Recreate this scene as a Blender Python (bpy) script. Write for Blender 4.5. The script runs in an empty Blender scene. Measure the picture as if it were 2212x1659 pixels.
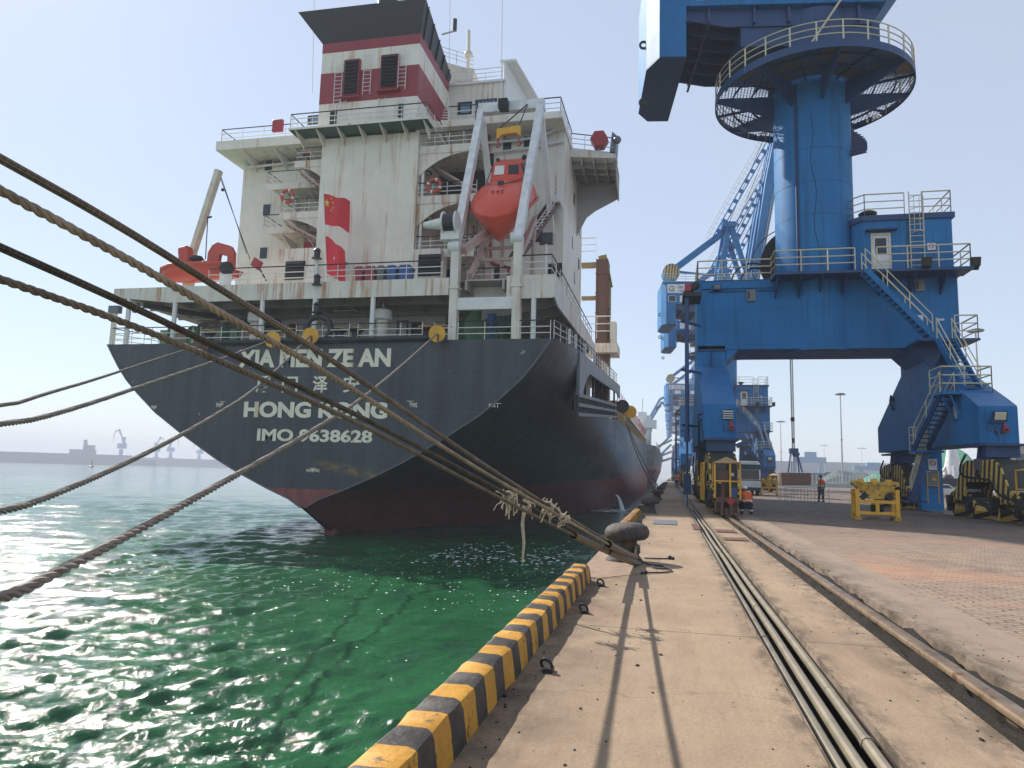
import bpy, math, random
import numpy as np
from mathutils import Vector as V, Matrix
random.seed(7)
sc=bpy.context.scene; COL=sc.collection
R=math.radians
# ------------------------------------------------------------------ camera
CX,CY,F=512.,384.,712.
ROLL=math.atan(.028); YAW=R(12.6125); PITCH=R(7.0887); EYE=V((0,0,1.4))
DS=1024/2212.
def ray(px,py):
    dx,dy=px-CX,py-CY; c,s=math.cos(ROLL),math.sin(ROLL)
    a=c*dx+s*dy; b=-s*dx+c*dy
    x=a/F;u=-b/F
    y=math.cos(PITCH)-u*math.sin(PITCH); z=math.sin(PITCH)+u*math.cos(PITCH)
    cy,sy=math.cos(YAW),math.sin(YAW)
    return V((x*cy-y*sy,x*sy+y*cy,z))
# sight lines measured on the photograph meet a known vertical or level plane of the place
def pY(u,v,Y): r=ray(u*DS,v*DS); return EYE+r*(Y/r.y)
def proj(p):
    q=co.matrix_world.inverted()@V(p); return (CX+F*q.x/-q.z)/DS,(CY-F*q.y/-q.z)/DS
def pX(u,v,X): r=ray(u*DS,v*DS); return EYE+r*(X/r.x)
def gz(u,v,z=0.): r=ray(u*DS,v*DS); return EYE+r*((z-EYE.z)/r.z)
cam=bpy.data.cameras.new('camera'); co=bpy.data.objects.new('camera',cam); COL.objects.link(co)
f0=ray(CX,CY); rx=(ray(CX+1,CY)-f0).normalized(); uy=-(ray(CX,CY+1)-f0).normalized()
m=Matrix((rx,uy,-f0.normalized())).transposed().to_4x4(); m.translation=EYE; co.matrix_world=m
cam.sensor_fit='HORIZONTAL'; cam.sensor_width=36; cam.lens=F/1024*36; cam.clip_start=.05; cam.clip_end=9000
sc.camera=co
# ------------------------------------------------------------------ light
SUNV=V((-1.0,.76,1.0)).normalized()
w=bpy.data.worlds.new('World'); sc.world=w; w.use_nodes=True
nt=w.node_tree; sky=nt.nodes.new('ShaderNodeTexSky'); sky.sky_type='NISHITA'; sky.sun_disc=False
sky.sun_elevation=math.asin(SUNV.z); sky.sun_rotation=math.atan2(SUNV.x,SUNV.y)
sky.air_density=1.0; sky.dust_density=.2; sky.ozone_density=2.0; sky.altitude=0
bg=nt.nodes['Background']; bg.inputs[1].default_value=.15
veil=nt.nodes.new('ShaderNodeMix'); veil.data_type='RGBA'; veil.inputs[0].default_value=.7; veil.inputs[7].default_value=(2.5,2.7,3.08,1)   # thin uniform overcast veil in the sky
nt.links.new(sky.outputs[0],veil.inputs[6]); nt.links.new(veil.outputs[2],bg.inputs[0])
sl=bpy.data.lights.new('sun','SUN'); sl.energy=4.8; sl.angle=R(.6); sl.color=(1,.95,.88)
so=bpy.data.objects.new('sun',sl); COL.objects.link(so); so.rotation_euler=SUNV.to_track_quat('Z','Y').to_euler(); so.location=(-40,30,60)
sc.view_settings.view_transform='Standard'; sc.view_settings.look='None'; sc.view_settings.exposure=.68; sc.view_settings.gamma=1
sc.cycles.max_bounces=6; sc.cycles.diffuse_bounces=3; sc.cycles.glossy_bounces=3; sc.cycles.transmission_bounces=4; sc.cycles.volume_bounces=0; sc.cycles.transparent_max_bounces=12
sc.cycles.sample_clamp_indirect=4
# ------------------------------------------------------------------ materials
def lin(h):
    h=h.lstrip('#'); c=[int(h[i:i+2],16)/255 for i in (0,2,4)]
    return tuple((x/12.92 if x<=.04045 else ((x+.055)/1.055)**2.4) for x in c)+(1,)
M={}
class NT:
    def __init__(s,name):
        s.m=bpy.data.materials.new(name); s.m.use_nodes=True; s.t=s.m.node_tree; s.b=s.t.nodes['Principled BSDF']; M[name]=s.m
        s.pos=s.n('ShaderNodeNewGeometry').outputs['Position']
    def n(s,k,**kw):
        o=s.t.nodes.new(k)
        for a,b in kw.items(): setattr(o,a,b)
        return o
    def l(s,a,b): s.t.links.new(a,b)
    def mapv(s,src,scale,loc=(0,0,0),rot=(0,0,0)):
        mp=s.n('ShaderNodeMapping'); mp.inputs['Scale'].default_value=scale; mp.inputs['Location'].default_value=loc; mp.inputs['Rotation'].default_value=rot; s.l(src,mp.inputs[0]); return mp.outputs[0]
    def noise(s,src,scale,detail=4,rough=.55,dist=0):
        o=s.n('ShaderNodeTexNoise'); o.inputs['Scale'].default_value=scale; o.inputs['Detail'].default_value=detail; o.inputs['Roughness'].default_value=rough; o.inputs['Distortion'].default_value=dist
        s.l(src,o.inputs['Vector']); return o.outputs[0]
    def ramp(s,fac,a,b):
        o=s.n('ShaderNodeMapRange'); o.inputs[1].default_value=a; o.inputs[2].default_value=b; s.l(fac,o.inputs[0]); return o.outputs[0]
    def mth(s,op,a,b=None,c=None):
        o=s.n('ShaderNodeMath',operation=op)
        for i,x in enumerate((a,b,c)):
            if x is None: continue
            if isinstance(x,(int,float)): o.inputs[i].default_value=x
            else: s.l(x,o.inputs[i])
        return o.outputs[0]
    def mix(s,fac,a,b):
        o=s.n('ShaderNodeMix',data_type='RGBA')
        for i,x in ((0,fac),(6,a),(7,b)):
            if isinstance(x,(int,float)): o.inputs[i].default_value=x
            elif isinstance(x,tuple): o.inputs[i].default_value=x
            else: s.l(x,o.inputs[i])
        return o.outputs[2]
    def xyz(s,src=None):
        o=s.n('ShaderNodeSeparateXYZ'); s.l(src or s.pos,o.inputs[0]); return o.outputs
    def bump(s,h,st,dist=.02):
        o=s.n('ShaderNodeBump'); o.inputs['Strength'].default_value=st; o.inputs['Distance'].default_value=dist; s.l(h,o.inputs['Height']); s.l(o.outputs[0],s.b.inputs['Normal'])
    def col(s,c): s.l(c,s.b.inputs['Base Color'])
    def val(s,rough=.5,metal=0,spec=.5):
        s.b.inputs['Roughness'].default_value=rough; s.b.inputs['Metallic'].default_value=metal; s.b.inputs['Specular IOR Level'].default_value=spec
def sca(c,k): return (c[0]*k,c[1]*k,c[2]*k,1)
def mat(name,col,rough=.5,metal=0,var=.18,vs=1.5,streak=None,spots=None,bump=0,bs=30,spec=.5):
    c=lin(col) if isinstance(col,str) else col
    s=NT(name); s.val(rough,metal,spec)
    o=s.mix(s.ramp(s.noise(s.pos,vs,6,.6),.3,.7),sca(c,1-var),sca(c,1+var))
    if streak:
        sc_,amt,sz,thr=streak
        n=s.noise(s.mapv(s.pos,(sz,sz,sz*.05)),1,5,.65)
        big=s.ramp(s.noise(s.pos,.35,3),.35,.62)
        o=s.mix(s.mth('MULTIPLY',s.mth('MULTIPLY',s.ramp(n,thr,thr+.13),big),amt),o,lin(sc_))
    if spots:
        sc_,amt,sz,thr=spots
        o=s.mix(s.mth('MULTIPLY',s.ramp(s.noise(s.pos,sz,8,.7),thr,thr+.06),amt),o,lin(sc_))
    s.col(o)
    if bump: s.bump(s.noise(s.pos,bs,5,.6),bump)
    return s.m
RUST='#a8682a'
mat('white_paint','#dfdacb',.45,0,.08,.6,streak=('#b57a36',.85,2.2,.53),spots=('#7c5530',.8,1.4,.72))
mat('white_clean','#dcdcd8',.4,0,.06,1,streak=('#9a8f80',.35,3,.6))
mat('white_rusty','#d8d3c6',.5,0,.1,1,streak=(RUST,.95,2.6,.5),spots=('#7a4e26',.9,2.2,.64))
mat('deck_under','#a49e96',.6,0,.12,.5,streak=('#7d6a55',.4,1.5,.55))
mat('pinkish','#b2988c',.55,0,.1,1)
mat('dark_void','#0c0d0f',.7)
mat('black_paint','#1d2023',.45,0,.2,2)
mat('funnel_red','#8f2b33',.45,0,.12,.8,streak=('#5c1d22',.5,2,.55))
mat('green_under','#1e4a3c',.6)
mat('red_paint','#a0242c',.4,0,.12,3)
s=NT('crane_blue'); s.val(.58,0,.3); X=s.xyz()
c=s.mix(s.ramp(s.noise(s.pos,.35,6,.6),.3,.7),(.004,.118,.31,1),(.010,.18,.45,1)); c=s.mix(s.mth('MULTIPLY',s.ramp(s.noise(s.mapv(s.pos,(1.3,1.3,.12)),1,6,.65),.5,.7),.35),c,(.03,.2,.45,1))
c=s.mix(s.mth('MULTIPLY',s.ramp(s.noise(s.mapv(s.pos,(2.4,2.4,.12),loc=(5,2,1)),1,6,.7),.52,.7),.6),c,(.012,.05,.11,1)); c=s.mix(s.mth('MULTIPLY',s.ramp(s.noise(s.pos,1.3,8,.7),.70,.75),.85),c,lin('#5a4432'))
ln=s.mth('MAXIMUM',s.ramp(s.mth('ABSOLUTE',s.mth('SUBTRACT',s.mth('FRACT',s.mth('MULTIPLY',X[2],.54)),.5)),.008,.003),s.ramp(s.mth('ABSOLUTE',s.mth('SUBTRACT',s.mth('FRACT',s.mth('MULTIPLY',s.mth('ADD',X[0],X[1]),.31)),.5)),.006,.002)); c=s.mix(s.mth('MULTIPLY',ln,.45),c,(.005,.05,.14,1))
s.col(c); s.bump(s.noise(s.pos,.9,3),.2,.06)
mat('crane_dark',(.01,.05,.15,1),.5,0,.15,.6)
mat('crane_rusty',(.03,.15,.35,1),.5,0,.18,1,spots=('#7a5a34',.85,1.6,.6))
mat('rail_cream','#c9c1a4',.45,0,.08,3,spots=('#7a5330',.8,4,.66))
mat('grey_metal','#6b6e70',.45,.3,.15,2)
mat('dark_metal','#2b2d2e',.5,.3,.25,3,spots=('#4a3526',.6,5,.6))
mat('bogie_dark','#33352c',.55,.1,.25,2,spots=('#3d2d1f',.6,4,.6))
mat('yellow_paint','#dba32c',.5,0,.14,2,spots=('#5c3d1c',.85,5,.62))
mat('yellow_worn','#c09a36',.6,0,.25,4,spots=('#4d3a22',.9,7,.54))
mat('orange_boat','#d2492a',.28,0,.08,1)
mat('orange_dull','#b8432c',.45,0,.12,2)
mat('winch_green','#5f8a62',.5,0,.2,1.5,spots=('#47402c',.7,5,.62))
mat('glass_dark','#1a2630',.08,0,.2,1)
mat('curtain','#6f8ba5',.7,0,.2,6)
mat('bin_red','#8e2733',.4,0,.12,3)
mat('bin_blue','#1c4f8c',.4,0,.12,3)
mat('bin_grey','#54605f',.4,0,.12,3)
mat('bollard_iron','#3f3b38',.7,.1,.45,14,spots=('#6b4428',.8,5,.55),bump=1,bs=30)
mat('rubber','#17181a',.7,0,.2,4)
mat('pipe_steel','#8f8674',.38,.35,.2,4,spots=('#5d4a33',.6,9,.6))
mat('rust_steel','#66483a',.6,.2,.25,3,spots=('#3c2a20',.7,4,.6))
mat('lattice_tan','#8d7a44',.55,0,.2,1,spots=('#5a3219',.95,1.3,.5))
mat('tan_coaming','#a58d5e',.6,0,.2,1,spots=('#5a3219',.7,1.3,.6))
mat('lamp_lens','#d8d8b8',.3)
mat('pole_grey','#aeb2b2',.45,.1,.08,2)
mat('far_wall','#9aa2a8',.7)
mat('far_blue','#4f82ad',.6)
mat('tarp_dark','#33463f',.75,0,.2,.3)
mat('hull_seam','#4c545b',.5)
mat('poop_grey','#85878a',.5,0,.15,1,streak=('#4a4038',.8,1.6,.5))
mat('tarp_green','#2b7357',.75,0,.2,.3)
mat('coal','#15151a',.9,0,.4,2,bump=1,bs=3)
mat('skin','#8a5a44',.5)
mat('navy_cloth','#141c2e',.85,0,.2,9)
mat('orange_cloth','#d2602c',.8,0,.15,9)
mat('reflect_tape','#c9cdc8',.4)
mat('letter','#ebe4cf',.5,0,.08,2,streak=('#b9793a',.8,1.3,.53))
mat('frp_white','#d5d6d3',.35)
mat('teal_bus','#1b3d4c',.35)
mat('flag_red','#c8202f',.6,0,.1,3)
mat('flag_star','#e0c03a',.6)
mat('paper_white','#d4d6d6',.6)
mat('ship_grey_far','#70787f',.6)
mat('sign_red','#b32a34',.5)
mat('foam','#e8efee',.6)
mat('cream','#cfc7b3',.5)
mat('chain_dark','#1c1d20',.5,.4)
mat('tube_fabric','#6e6556',.75,0,.25,14,bump=.6,bs=60)
mat('fray','#b3a68f',.9,0,.2,20)
mat('building','#9c9488',.7)
# ------------------------------------------------------------------ mesh building
ORG={}
class MB:
    def __init__(s): s.v=[];s.f=[];s.mi=[];s.cur=0;s.uv=None;s.gr=[]
    def add(s,vs,fs):
        b=len(s.v); s.v+= [tuple(p) for p in vs]; s.gr.append((b,len(s.v),len(s.f),len(s.f)+len(fs)))
        for f in fs: s.f.append(tuple(b+i for i in f)); s.mi.append(s.cur)
        return s
    def m(s,i): s.cur=i; return s
    def poly(s,*p): return s.add(p,[tuple(range(len(p)))])
    def box(s,a,b):
        x0,y0,z0=a;x1,y1,z1=b
        return s.add([(x0,y0,z0),(x1,y0,z0),(x1,y1,z0),(x0,y1,z0),(x0,y0,z1),(x1,y0,z1),(x1,y1,z1),(x0,y1,z1)],[(3,2,1,0),(4,5,6,7),(0,1,5,4),(1,2,6,5),(2,3,7,6),(3,0,4,7)])
    def obox(s,c,ax,ay,az):
        c=V(c);ax=V(ax);ay=V(ay);az=V(az)
        return s.add([c-ax-ay-az,c+ax-ay-az,c+ax+ay-az,c-ax+ay-az,c-ax-ay+az,c+ax-ay+az,c+ax+ay+az,c-ax+ay+az],[(3,2,1,0),(4,5,6,7),(0,1,5,4),(1,2,6,5),(2,3,7,6),(3,0,4,7)])
    def beam(s,p,q,w,h,up=(0,0,1)):
        p=V(p);q=V(q);d=(q-p);L=d.length
        if L<1e-6: return s
        d/=L; up=V(up)
        if abs(d.dot(up))>.98: up=V((0,1,0)) if abs(d.y)<.9 else V((1,0,0))
        x=d.cross(up).normalized(); y=x.cross(d)
        return s.obox((p+q)/2,x*(w/2),d*(L/2),y*(h/2))
    def prism(s,pts,vec):
        n=len(pts); vec=V(vec); a=[V(p) for p in pts]; b=[p+vec for p in a]
        return s.add(a+b,[tuple(range(n))[::-1],tuple(range(n,2*n))]+[(i,(i+1)%n,n+(i+1)%n,n+i) for i in range(n)])
    def ring(s,c,d,r,n,ph=0):
        d=V(d).normalized(); u=d.cross(V((0,0,1)))
        if u.length<.05: u=V((1,0,0))
        u.normalize(); w_=d.cross(u)
        return [V(c)+u*(r*math.cos(2*math.pi*i/n+ph))+w_*(r*math.sin(2*math.pi*i/n+ph)) for i in range(n)]
    def cyl(s,p,q,r,n=10,r2=None,caps=True):
        p=V(p);q=V(q); r2=r if r2 is None else r2; d=q-p
        a=s.ring(p,d,r,n);b=s.ring(q,d,r2,n)
        fs=[(i,(i+1)%n,n+(i+1)%n,n+i) for i in range(n)]
        if caps: fs+=[tuple(range(n))[::-1],tuple(range(n,2*n))]
        return s.add(a+b,fs)
    def tube(s,pts,r,n=8,caps=True):
        pts=[V(p) for p in pts]; N=len(pts); vs=[]
        t0=(pts[1]-pts[0]).normalized(); u=t0.cross(V((0,0,1)))
        if u.length<.05: u=V((1,0,0))
        u.normalize()
        for i,p in enumerate(pts):
            t=(pts[min(i+1,N-1)]-pts[max(i-1,0)]).normalized()
            u=(u-t*u.dot(t)).normalized(); w_=t.cross(u)
            rr=r[i] if isinstance(r,(list,tuple)) else r
            vs+=[p+u*(rr*math.cos(2*math.pi*k/n))+w_*(rr*math.sin(2*math.pi*k/n)) for k in range(n)]
        fs=[(i*n+k,i*n+(k+1)%n,(i+1)*n+(k+1)%n,(i+1)*n+k) for i in range(N-1) for k in range(n)]
        if caps: fs+=[tuple(range(n))[::-1],tuple((N-1)*n+k for k in range(n))]
        return s.add(vs,fs)
    def lathe(s,c,prof,n=20,ax=(0,0,1),caps=True):
        c=V(c); ax=V(ax).normalized(); vs=[]
        for r,z in prof: vs+=s.ring(c+ax*z,ax,max(r,1e-4),n)
        N=len(prof)
        fs=[(i*n+k,i*n+(k+1)%n,(i+1)*n+(k+1)%n,(i+1)*n+k) for i in range(N-1) for k in range(n)]+([tuple(range(n))[::-1],tuple((N-1)*n+k for k in range(n))] if caps else [])
        return s.add(vs,fs)
    def ball(s,c,r,n=10,sx=1,sy=1,sz=1):
        c=V(c); vs=[];m_=max(4,n//2)
        for i in range(m_+1):
            a=math.pi*i/m_
            vs+=[c+V((sx*r*math.sin(a)*math.cos(2*math.pi*k/n),sy*r*math.sin(a)*math.sin(2*math.pi*k/n),-sz*r*math.cos(a))) for k in range(n)]
        return s.add(vs,[(i*n+k,i*n+(k+1)%n,(i+1)*n+(k+1)%n,(i+1)*n+k) for i in range(m_) for k in range(n)])
    def loft(s,secs,closed=True,caps=True):
        n=len(secs[0]); vs=[p for q in secs for p in q]; N=len(secs); K=n if closed else n-1
        fs=[(i*n+k,i*n+(k+1)%n,(i+1)*n+(k+1)%n,(i+1)*n+k) for i in range(N-1) for k in range(K)]
        if caps: fs+=[tuple(range(n))[::-1],tuple((N-1)*n+k for k in range(n))]
        return s.add(vs,fs)
    def torus(s,c,ax,Rr,r,n=24,k=8,a0=0,a1=2*math.pi):
        ax=V(ax).normalized(); u=ax.cross(V((0,0,1)))
        if u.length<.05: u=V((1,0,0))
        u.normalize(); w_=ax.cross(u)
        full=abs(a1-a0-2*math.pi)<1e-3
        pts=[V(c)+u*(Rr*math.cos(a0+(a1-a0)*i/n))+w_*(Rr*math.sin(a0+(a1-a0)*i/n)) for i in range(n+1)]
        return s.tube(pts,r,k,not full)
    def pieces(s):
        # far-apart pieces of a part become parts of their own
        if len(s.gr)<2 or len(s.gr)>900 or s.uv or s.gr[-1][1]!=len(s.v): return None
        A=np.array(s.v); lo=np.array([A[a:b].min(0) for a,b,_,_ in s.gr]); hi=np.array([A[a:b].max(0) for a,b,_,_ in s.gr]); sz=(hi-lo).max(1); k=len(lo)
        gap=np.maximum(0,np.maximum(lo[:,None]-hi[None],lo[None]-hi[:,None])); near=np.sqrt((gap**2).sum(2))<=np.maximum(.02,.5*np.maximum(sz[:,None],sz[None]))
        lab=np.full(k,-1); n=0
        for i in range(k):
            if lab[i]>=0: continue
            st=[i]; lab[i]=n
            while st:
                j=st.pop()
                for m_ in np.nonzero(near[j]&(lab<0))[0]: lab[m_]=n; st.append(m_)
            n+=1
        if n<2: return None
        out=[]
        for c in range(n):
            q=MB()
            for g in np.nonzero(lab==c)[0]:
                a,b,f0,f1=s.gr[g]; q.gr.append((len(q.v),len(q.v)+b-a,len(q.f),len(q.f)+f1-f0)); d=len(q.v)-a; q.v+=s.v[a:b]; q.f+=[tuple(i+d for i in f) for f in s.f[f0:f1]]; q.mi+=s.mi[f0:f1]
            out.append(q)
        return out
    def build(s,name,mats,parent=None,smooth=35,bevel=0,label=None,split=True):
        if isinstance(mats,str): mats=[mats]
        if parent is not None and split:
            ps=s.pieces()
            if ps: return [p.build(name,mats,parent,smooth,bevel,label,False) for p in ps][0]
        me=bpy.data.meshes.new(name); o=V((0,0,0)) if parent is None else ORG.get(parent.name,V((0,0,0)))
        vs=[(p[0]-o.x,p[1]-o.y,p[2]-o.z) for p in s.v]
        me.from_pydata(vs,[],s.f); me.validate()
        for k in mats: me.materials.append(M[k])
        if len(mats)>1 and len(me.polygons)==len(s.mi): me.polygons.foreach_set('material_index',s.mi)
        if s.uv:
            uvl=me.uv_layers.new(name='UVMap')
            for lp in me.loops: uvl.data[lp.index].uv=s.uv[lp.vertex_index]
        if smooth:
            me.polygons.foreach_set('use_smooth',[True]*len(me.polygons)); me.set_sharp_from_angle(angle=R(smooth))
        me.update()
        ob=bpy.data.objects.new(name,me); COL.objects.link(ob)
        if parent: ob.parent=parent; ORG[ob.name]=o
        if bevel:
            b=ob.modifiers.new('bevel','BEVEL'); b.width=bevel; b.segments=2; b.limit_method='ANGLE'; b.angle_limit=R(40)
        if label: ob['label']=label
        return ob
def tag(o,label=None,cat=None,group=None,kind=None):
    if label: o['label']=label
    if cat: o['category']=cat
    if group: o['group']=group
    if kind: o['kind']=kind
    return o
def thing(name,label,cat,loc=(0,0,0),group=None):
    o=bpy.data.objects.new(name,None); COL.objects.link(o); o.location=loc; o.empty_display_size=.3; ORG[o.name]=V(loc)
    return tag(o,label,cat,group)
def solo(mb,name,mats,label,cat,loc,group=None,smooth=35,bevel=0):
    p=V(loc); mb.v=[tuple(V(v)-p) for v in mb.v]
    o=mb.build(name,mats,None,smooth,bevel); o.location=loc; return tag(o,label,cat,group)
def copytree(o,parent=None,loc=None,label=None,group=None):
    c=o.copy(); COL.objects.link(c); c.parent=parent
    if loc is not None: c.location=loc
    if label: c['label']=label
    if group: c['group']=group
    for ch in list(o.children): copytree(ch,c)
    return c
def struct(mb,name,mats,smooth=35): return tag(mb.build(name,mats,None,smooth),kind='structure')
def stuff(mb,name,mats,label,cat,smooth=35): return tag(mb.build(name,mats,None,smooth),label,cat,kind='stuff')
def railing(mb,pts,h=1.05,rails=(1.0,.66,.33),r=.022,gap=1.5,top=0,low=0,closed=False,rp=.025):
    pts=[V(p) for p in pts]
    if closed: pts=pts+[pts[0]]
    for a,b in zip(pts[:-1],pts[1:]):
        L=(b-a).length; n=max(1,round(L/gap))
        for k,fr in enumerate(rails):
            mb.m(top if k==0 else low); mb.cyl(a+V((0,0,h*fr)),b+V((0,0,h*fr)),r*(1.25 if k==0 else 1),6)
        mb.m(low)
        for i in range(n+1):
            q=a.lerp(b,i/n); mb.cyl(q,q+V((0,0,h)),rp,6)
    return mb
def ladder(mb,p,q,w,side,step=.3,r=.02):
    p=V(p);q=V(q);s=V(side).normalized()*(w/2); L=(q-p).length
    mb.cyl(p-s,q-s,r*1.3,6);mb.cyl(p+s,q+s,r*1.3,6)
    for i in range(1,int(L/step)+1):
        c=p.lerp(q,i*step/L) if i*step<L else q; mb.cyl(c-s,c+s,r,6)
    return mb
def textmesh(name,s,mat_,parent,center,ux,uz,h,bold=.02,thick=.012,width=None,sx=1.0,loc0=None):
    cu=bpy.data.curves.new(name,'FONT'); cu.body=s; cu.size=1; cu.align_x='CENTER'; cu.align_y='CENTER'; cu.offset=bold; cu.extrude=.5; cu.resolution_u=4
    to=bpy.data.objects.new('tmp',cu); COL.objects.link(to)
    dg=bpy.context.evaluated_depsgraph_get(); dg.update(); me=bpy.data.meshes.new_from_object(to.evaluated_get(dg)); bpy.data.objects.remove(to)
    co_=np.zeros(len(me.vertices)*3); me.vertices.foreach_get('co',co_); co_=co_.reshape(-1,3)
    mn,mx=co_.min(0),co_.max(0); co_-= (mn+mx)/2; k=h/(mx[1]-mn[1]); kx=k*sx if width is None else width/(mx[0]-mn[0])
    ux=V(ux).normalized();uz=V(uz).normalized();nn=ux.cross(uz); o=V((0,0,0)) if parent is None else ORG.get(parent.name,V((0,0,0)))
    B=np.array([ux*kx,uz*k,nn*thick]); P=co_@B+np.array(V(center)-o)
    me.vertices.foreach_set('co',P.ravel()); me.materials.clear(); me.materials.append(M[mat_]); me.update(); me.name=name
    ob=bpy.data.objects.new(name,me); COL.objects.link(ob)
    if parent: ob.parent=parent; ORG[ob.name]=o
    return ob
# ================================================================== ground, quay, water
WZ=-3.0
s=NT('apron_concrete'); s.val(.85,0,.25)
n1=s.noise(s.pos,.55,8,.65); n2=s.noise(s.mapv(s.pos,(6,1.2,1)),2.2,6,.7); n3=s.noise(s.pos,38,4,.7)
c=s.mix(s.ramp(n1,.32,.68),lin('#8d7a66'),lin('#a69077')); c=s.mix(s.mth('MULTIPLY',s.ramp(n2,.45,.75),.35),c,lin('#7b6650'))
c=s.mix(s.mth('MULTIPLY',s.ramp(s.noise(s.pos,.9,4),.6,.75),.45),c,lin('#8f6450'))
c=s.mix(s.mth('MULTIPLY',s.ramp(s.noise(s.pos,9,3,.5),.71,.74),.85),c,lin('#3b332c'))
c=s.mix(s.mth('MULTIPLY',s.ramp(n3,.35,.75),.35),c,lin('#665441')); c=s.mix(s.mth('MULTIPLY',s.ramp(s.noise(s.mapv(s.pos,(1.6,.25,1)),.9,6,.7),.5,.72),.45),c,lin('#6b5843')); c=s.mix(s.mth('MULTIPLY',s.ramp(s.noise(s.pos,3.1,5,.65),.62,.72),.4),c,lin('#4f4134'));
xs=s.xyz(); edge=s.mth('MULTIPLY',s.ramp(xs[0],-.3,-1.0),s.ramp(s.noise(s.pos,1.2,5,.7),.35,.6)); c=s.mix(s.mth('MULTIPLY',edge,.8),c,lin('#453a30'))
cr=s.n('ShaderNodeTexVoronoi',feature='DISTANCE_TO_EDGE'); cr.inputs['Scale'].default_value=.33; wv=s.n('ShaderNodeVectorMath',operation='ADD'); s.l(s.pos,wv.inputs[0]); nz=s.n('ShaderNodeTexNoise'); nz.inputs['Scale'].default_value=1.3; nz.inputs['Detail'].default_value=5; s.l(s.pos,nz.inputs['Vector']); s.l(nz.outputs['Color'],wv.inputs[1]); s.l(wv.outputs[0],cr.inputs['Vector'])
c=s.mix(s.mth('MULTIPLY',s.ramp(cr.outputs['Distance'],.004,.0),.3),c,lin('#54463a'))
yj=s.mth('ABSOLUTE',s.mth('SUBTRACT',s.mth('FRACT',s.mth('MULTIPLY',xs[1],1/4.6)),.5)); c=s.mix(s.mth('MULTIPLY',s.ramp(yj,.004,.001),.75),c,lin('#4a3d30'))
dt=s.mth('MAXIMUM',s.ramp(xs[0],1.45,1.83),s.ramp(s.mth('ABSOLUTE',s.mth('SUBTRACT',xs[0],.96)),.36,.22)); c=s.mix(s.mth('MULTIPLY',s.mth('MULTIPLY',dt,s.ramp(s.noise(s.mapv(s.pos,(1,.5,1)),4,6,.75),.42,.6)),.8),c,lin('#4a3f33'))
c=s.mix(s.mth('MULTIPLY',s.ramp(s.noise(s.pos,120,2),.68,.72),.6),c,lin('#54483b'))
s.col(c); s.bump(n3,.5,.012)
s=NT('brick_paving'); s.val(.8,0,.3)
br=s.n('ShaderNodeTexBrick'); br.inputs['Scale'].default_value=1; br.inputs['Brick Width'].default_value=.23; br.inputs['Row Height'].default_value=.12; br.inputs['Mortar Size'].default_value=.012; br.inputs['Mortar Smooth'].default_value=.3
br.inputs['Color1'].default_value=lin('#7d6c5f'); br.inputs['Color2'].default_value=lin('#8f7b69'); br.inputs['Mortar'].default_value=lin('#3d362f')
wob=s.n('ShaderNodeTexNoise'); wob.inputs['Scale'].default_value=8; s.l(s.pos,wob.inputs['Vector']); va=s.n('ShaderNodeVectorMath',operation='MULTIPLY_ADD'); s.l(wob.outputs['Color'],va.inputs[0]); va.inputs[1].default_value=(.05,.05,.05); s.l(s.mapv(s.pos,(1,1,1),rot=(0,0,R(3))),va.inputs[2]); s.l(va.outputs[0],br.inputs['Vector'])
c=br.outputs[0]; big=s.noise(s.pos,.16,5,.6)
c=s.mix(s.mth('MULTIPLY',s.ramp(s.noise(s.mapv(s.pos,(.5,1,1)),.22,5,.6),.46,.64),.75),c,lin('#a47458'))
c=s.mix(s.mth('MULTIPLY',s.ramp(big,.5,.75),.4),c,lin('#4b443d'))
xx=s.xyz(); far=s.mth('MAXIMUM',s.ramp(s.mth('ADD',xx[1],s.mth('MULTIPLY',s.noise(s.pos,.2,4),8)),22,30),s.ramp(xx[0],13,15)); c=s.mix(s.mth('MULTIPLY',far,.85),c,s.mix(s.ramp(s.noise(s.mapv(s.pos,(.3,1,1)),.35,6,.65),.35,.65),lin('#3b3633'),lin('#575049')))
c=s.mix(s.mth('MULTIPLY',s.ramp(s.noise(s.mapv(s.pos,(1,.35,1),rot=(0,0,R(20))),.5,6,.7),.55,.72),.6),c,lin('#473d35')); c=s.mix(s.mth('MULTIPLY',s.ramp(s.noise(s.pos,2.2,7,.75),.4,.7),.45),c,lin('#a8917a'))
s.col(c); s.bump(br.outputs['Fac'],-.4,.008)
s=NT('concrete_grey'); s.val(.8,0,.3)
c=s.mix(s.ramp(s.noise(s.pos,.8,7,.65),.35,.65),lin('#7f7062'),lin('#93816f')); c=s.mix(s.mth('MULTIPLY',s.ramp(s.noise(s.mapv(s.pos,(2,.4,1)),1,5,.6),.52,.7),.5),c,lin('#675a4e')); c=s.mix(s.mth('MULTIPLY',s.ramp(s.noise(s.pos,30,4,.7),.4,.75),.25),c,lin('#5f5347'))
xg=s.xyz(); c=s.mix(s.mth('MULTIPLY',s.mth('MULTIPLY',s.ramp(xg[0],2.75,2.39),s.ramp(s.noise(s.mapv(s.pos,(1,.5,1)),3.5,6,.75),.4,.58)),.85),c,lin('#463c32')); c=s.mix(s.mth('MULTIPLY',s.ramp(s.noise(s.pos,2.0,6,.7),.55,.7),.5),c,lin('#6e5f50'))
s.col(c); s.bump(s.noise(s.pos,40,4),.4,.012)
s=NT('coal_gravel'); s.val(.9,0,.3)
nn=s.noise(s.pos,55,5,.7); c=s.mix(s.ramp(nn,.35,.7),lin('#191714'),lin('#4a4238')); c=s.mix(s.ramp(s.noise(s.pos,90,2),.72,.74),c,lin('#8a8272')); s.col(c); s.bump(nn,1,.05)
mat('trench_dark','#2c251f',.9,0,.3,4)
Y0,Y1=-24,620
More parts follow.
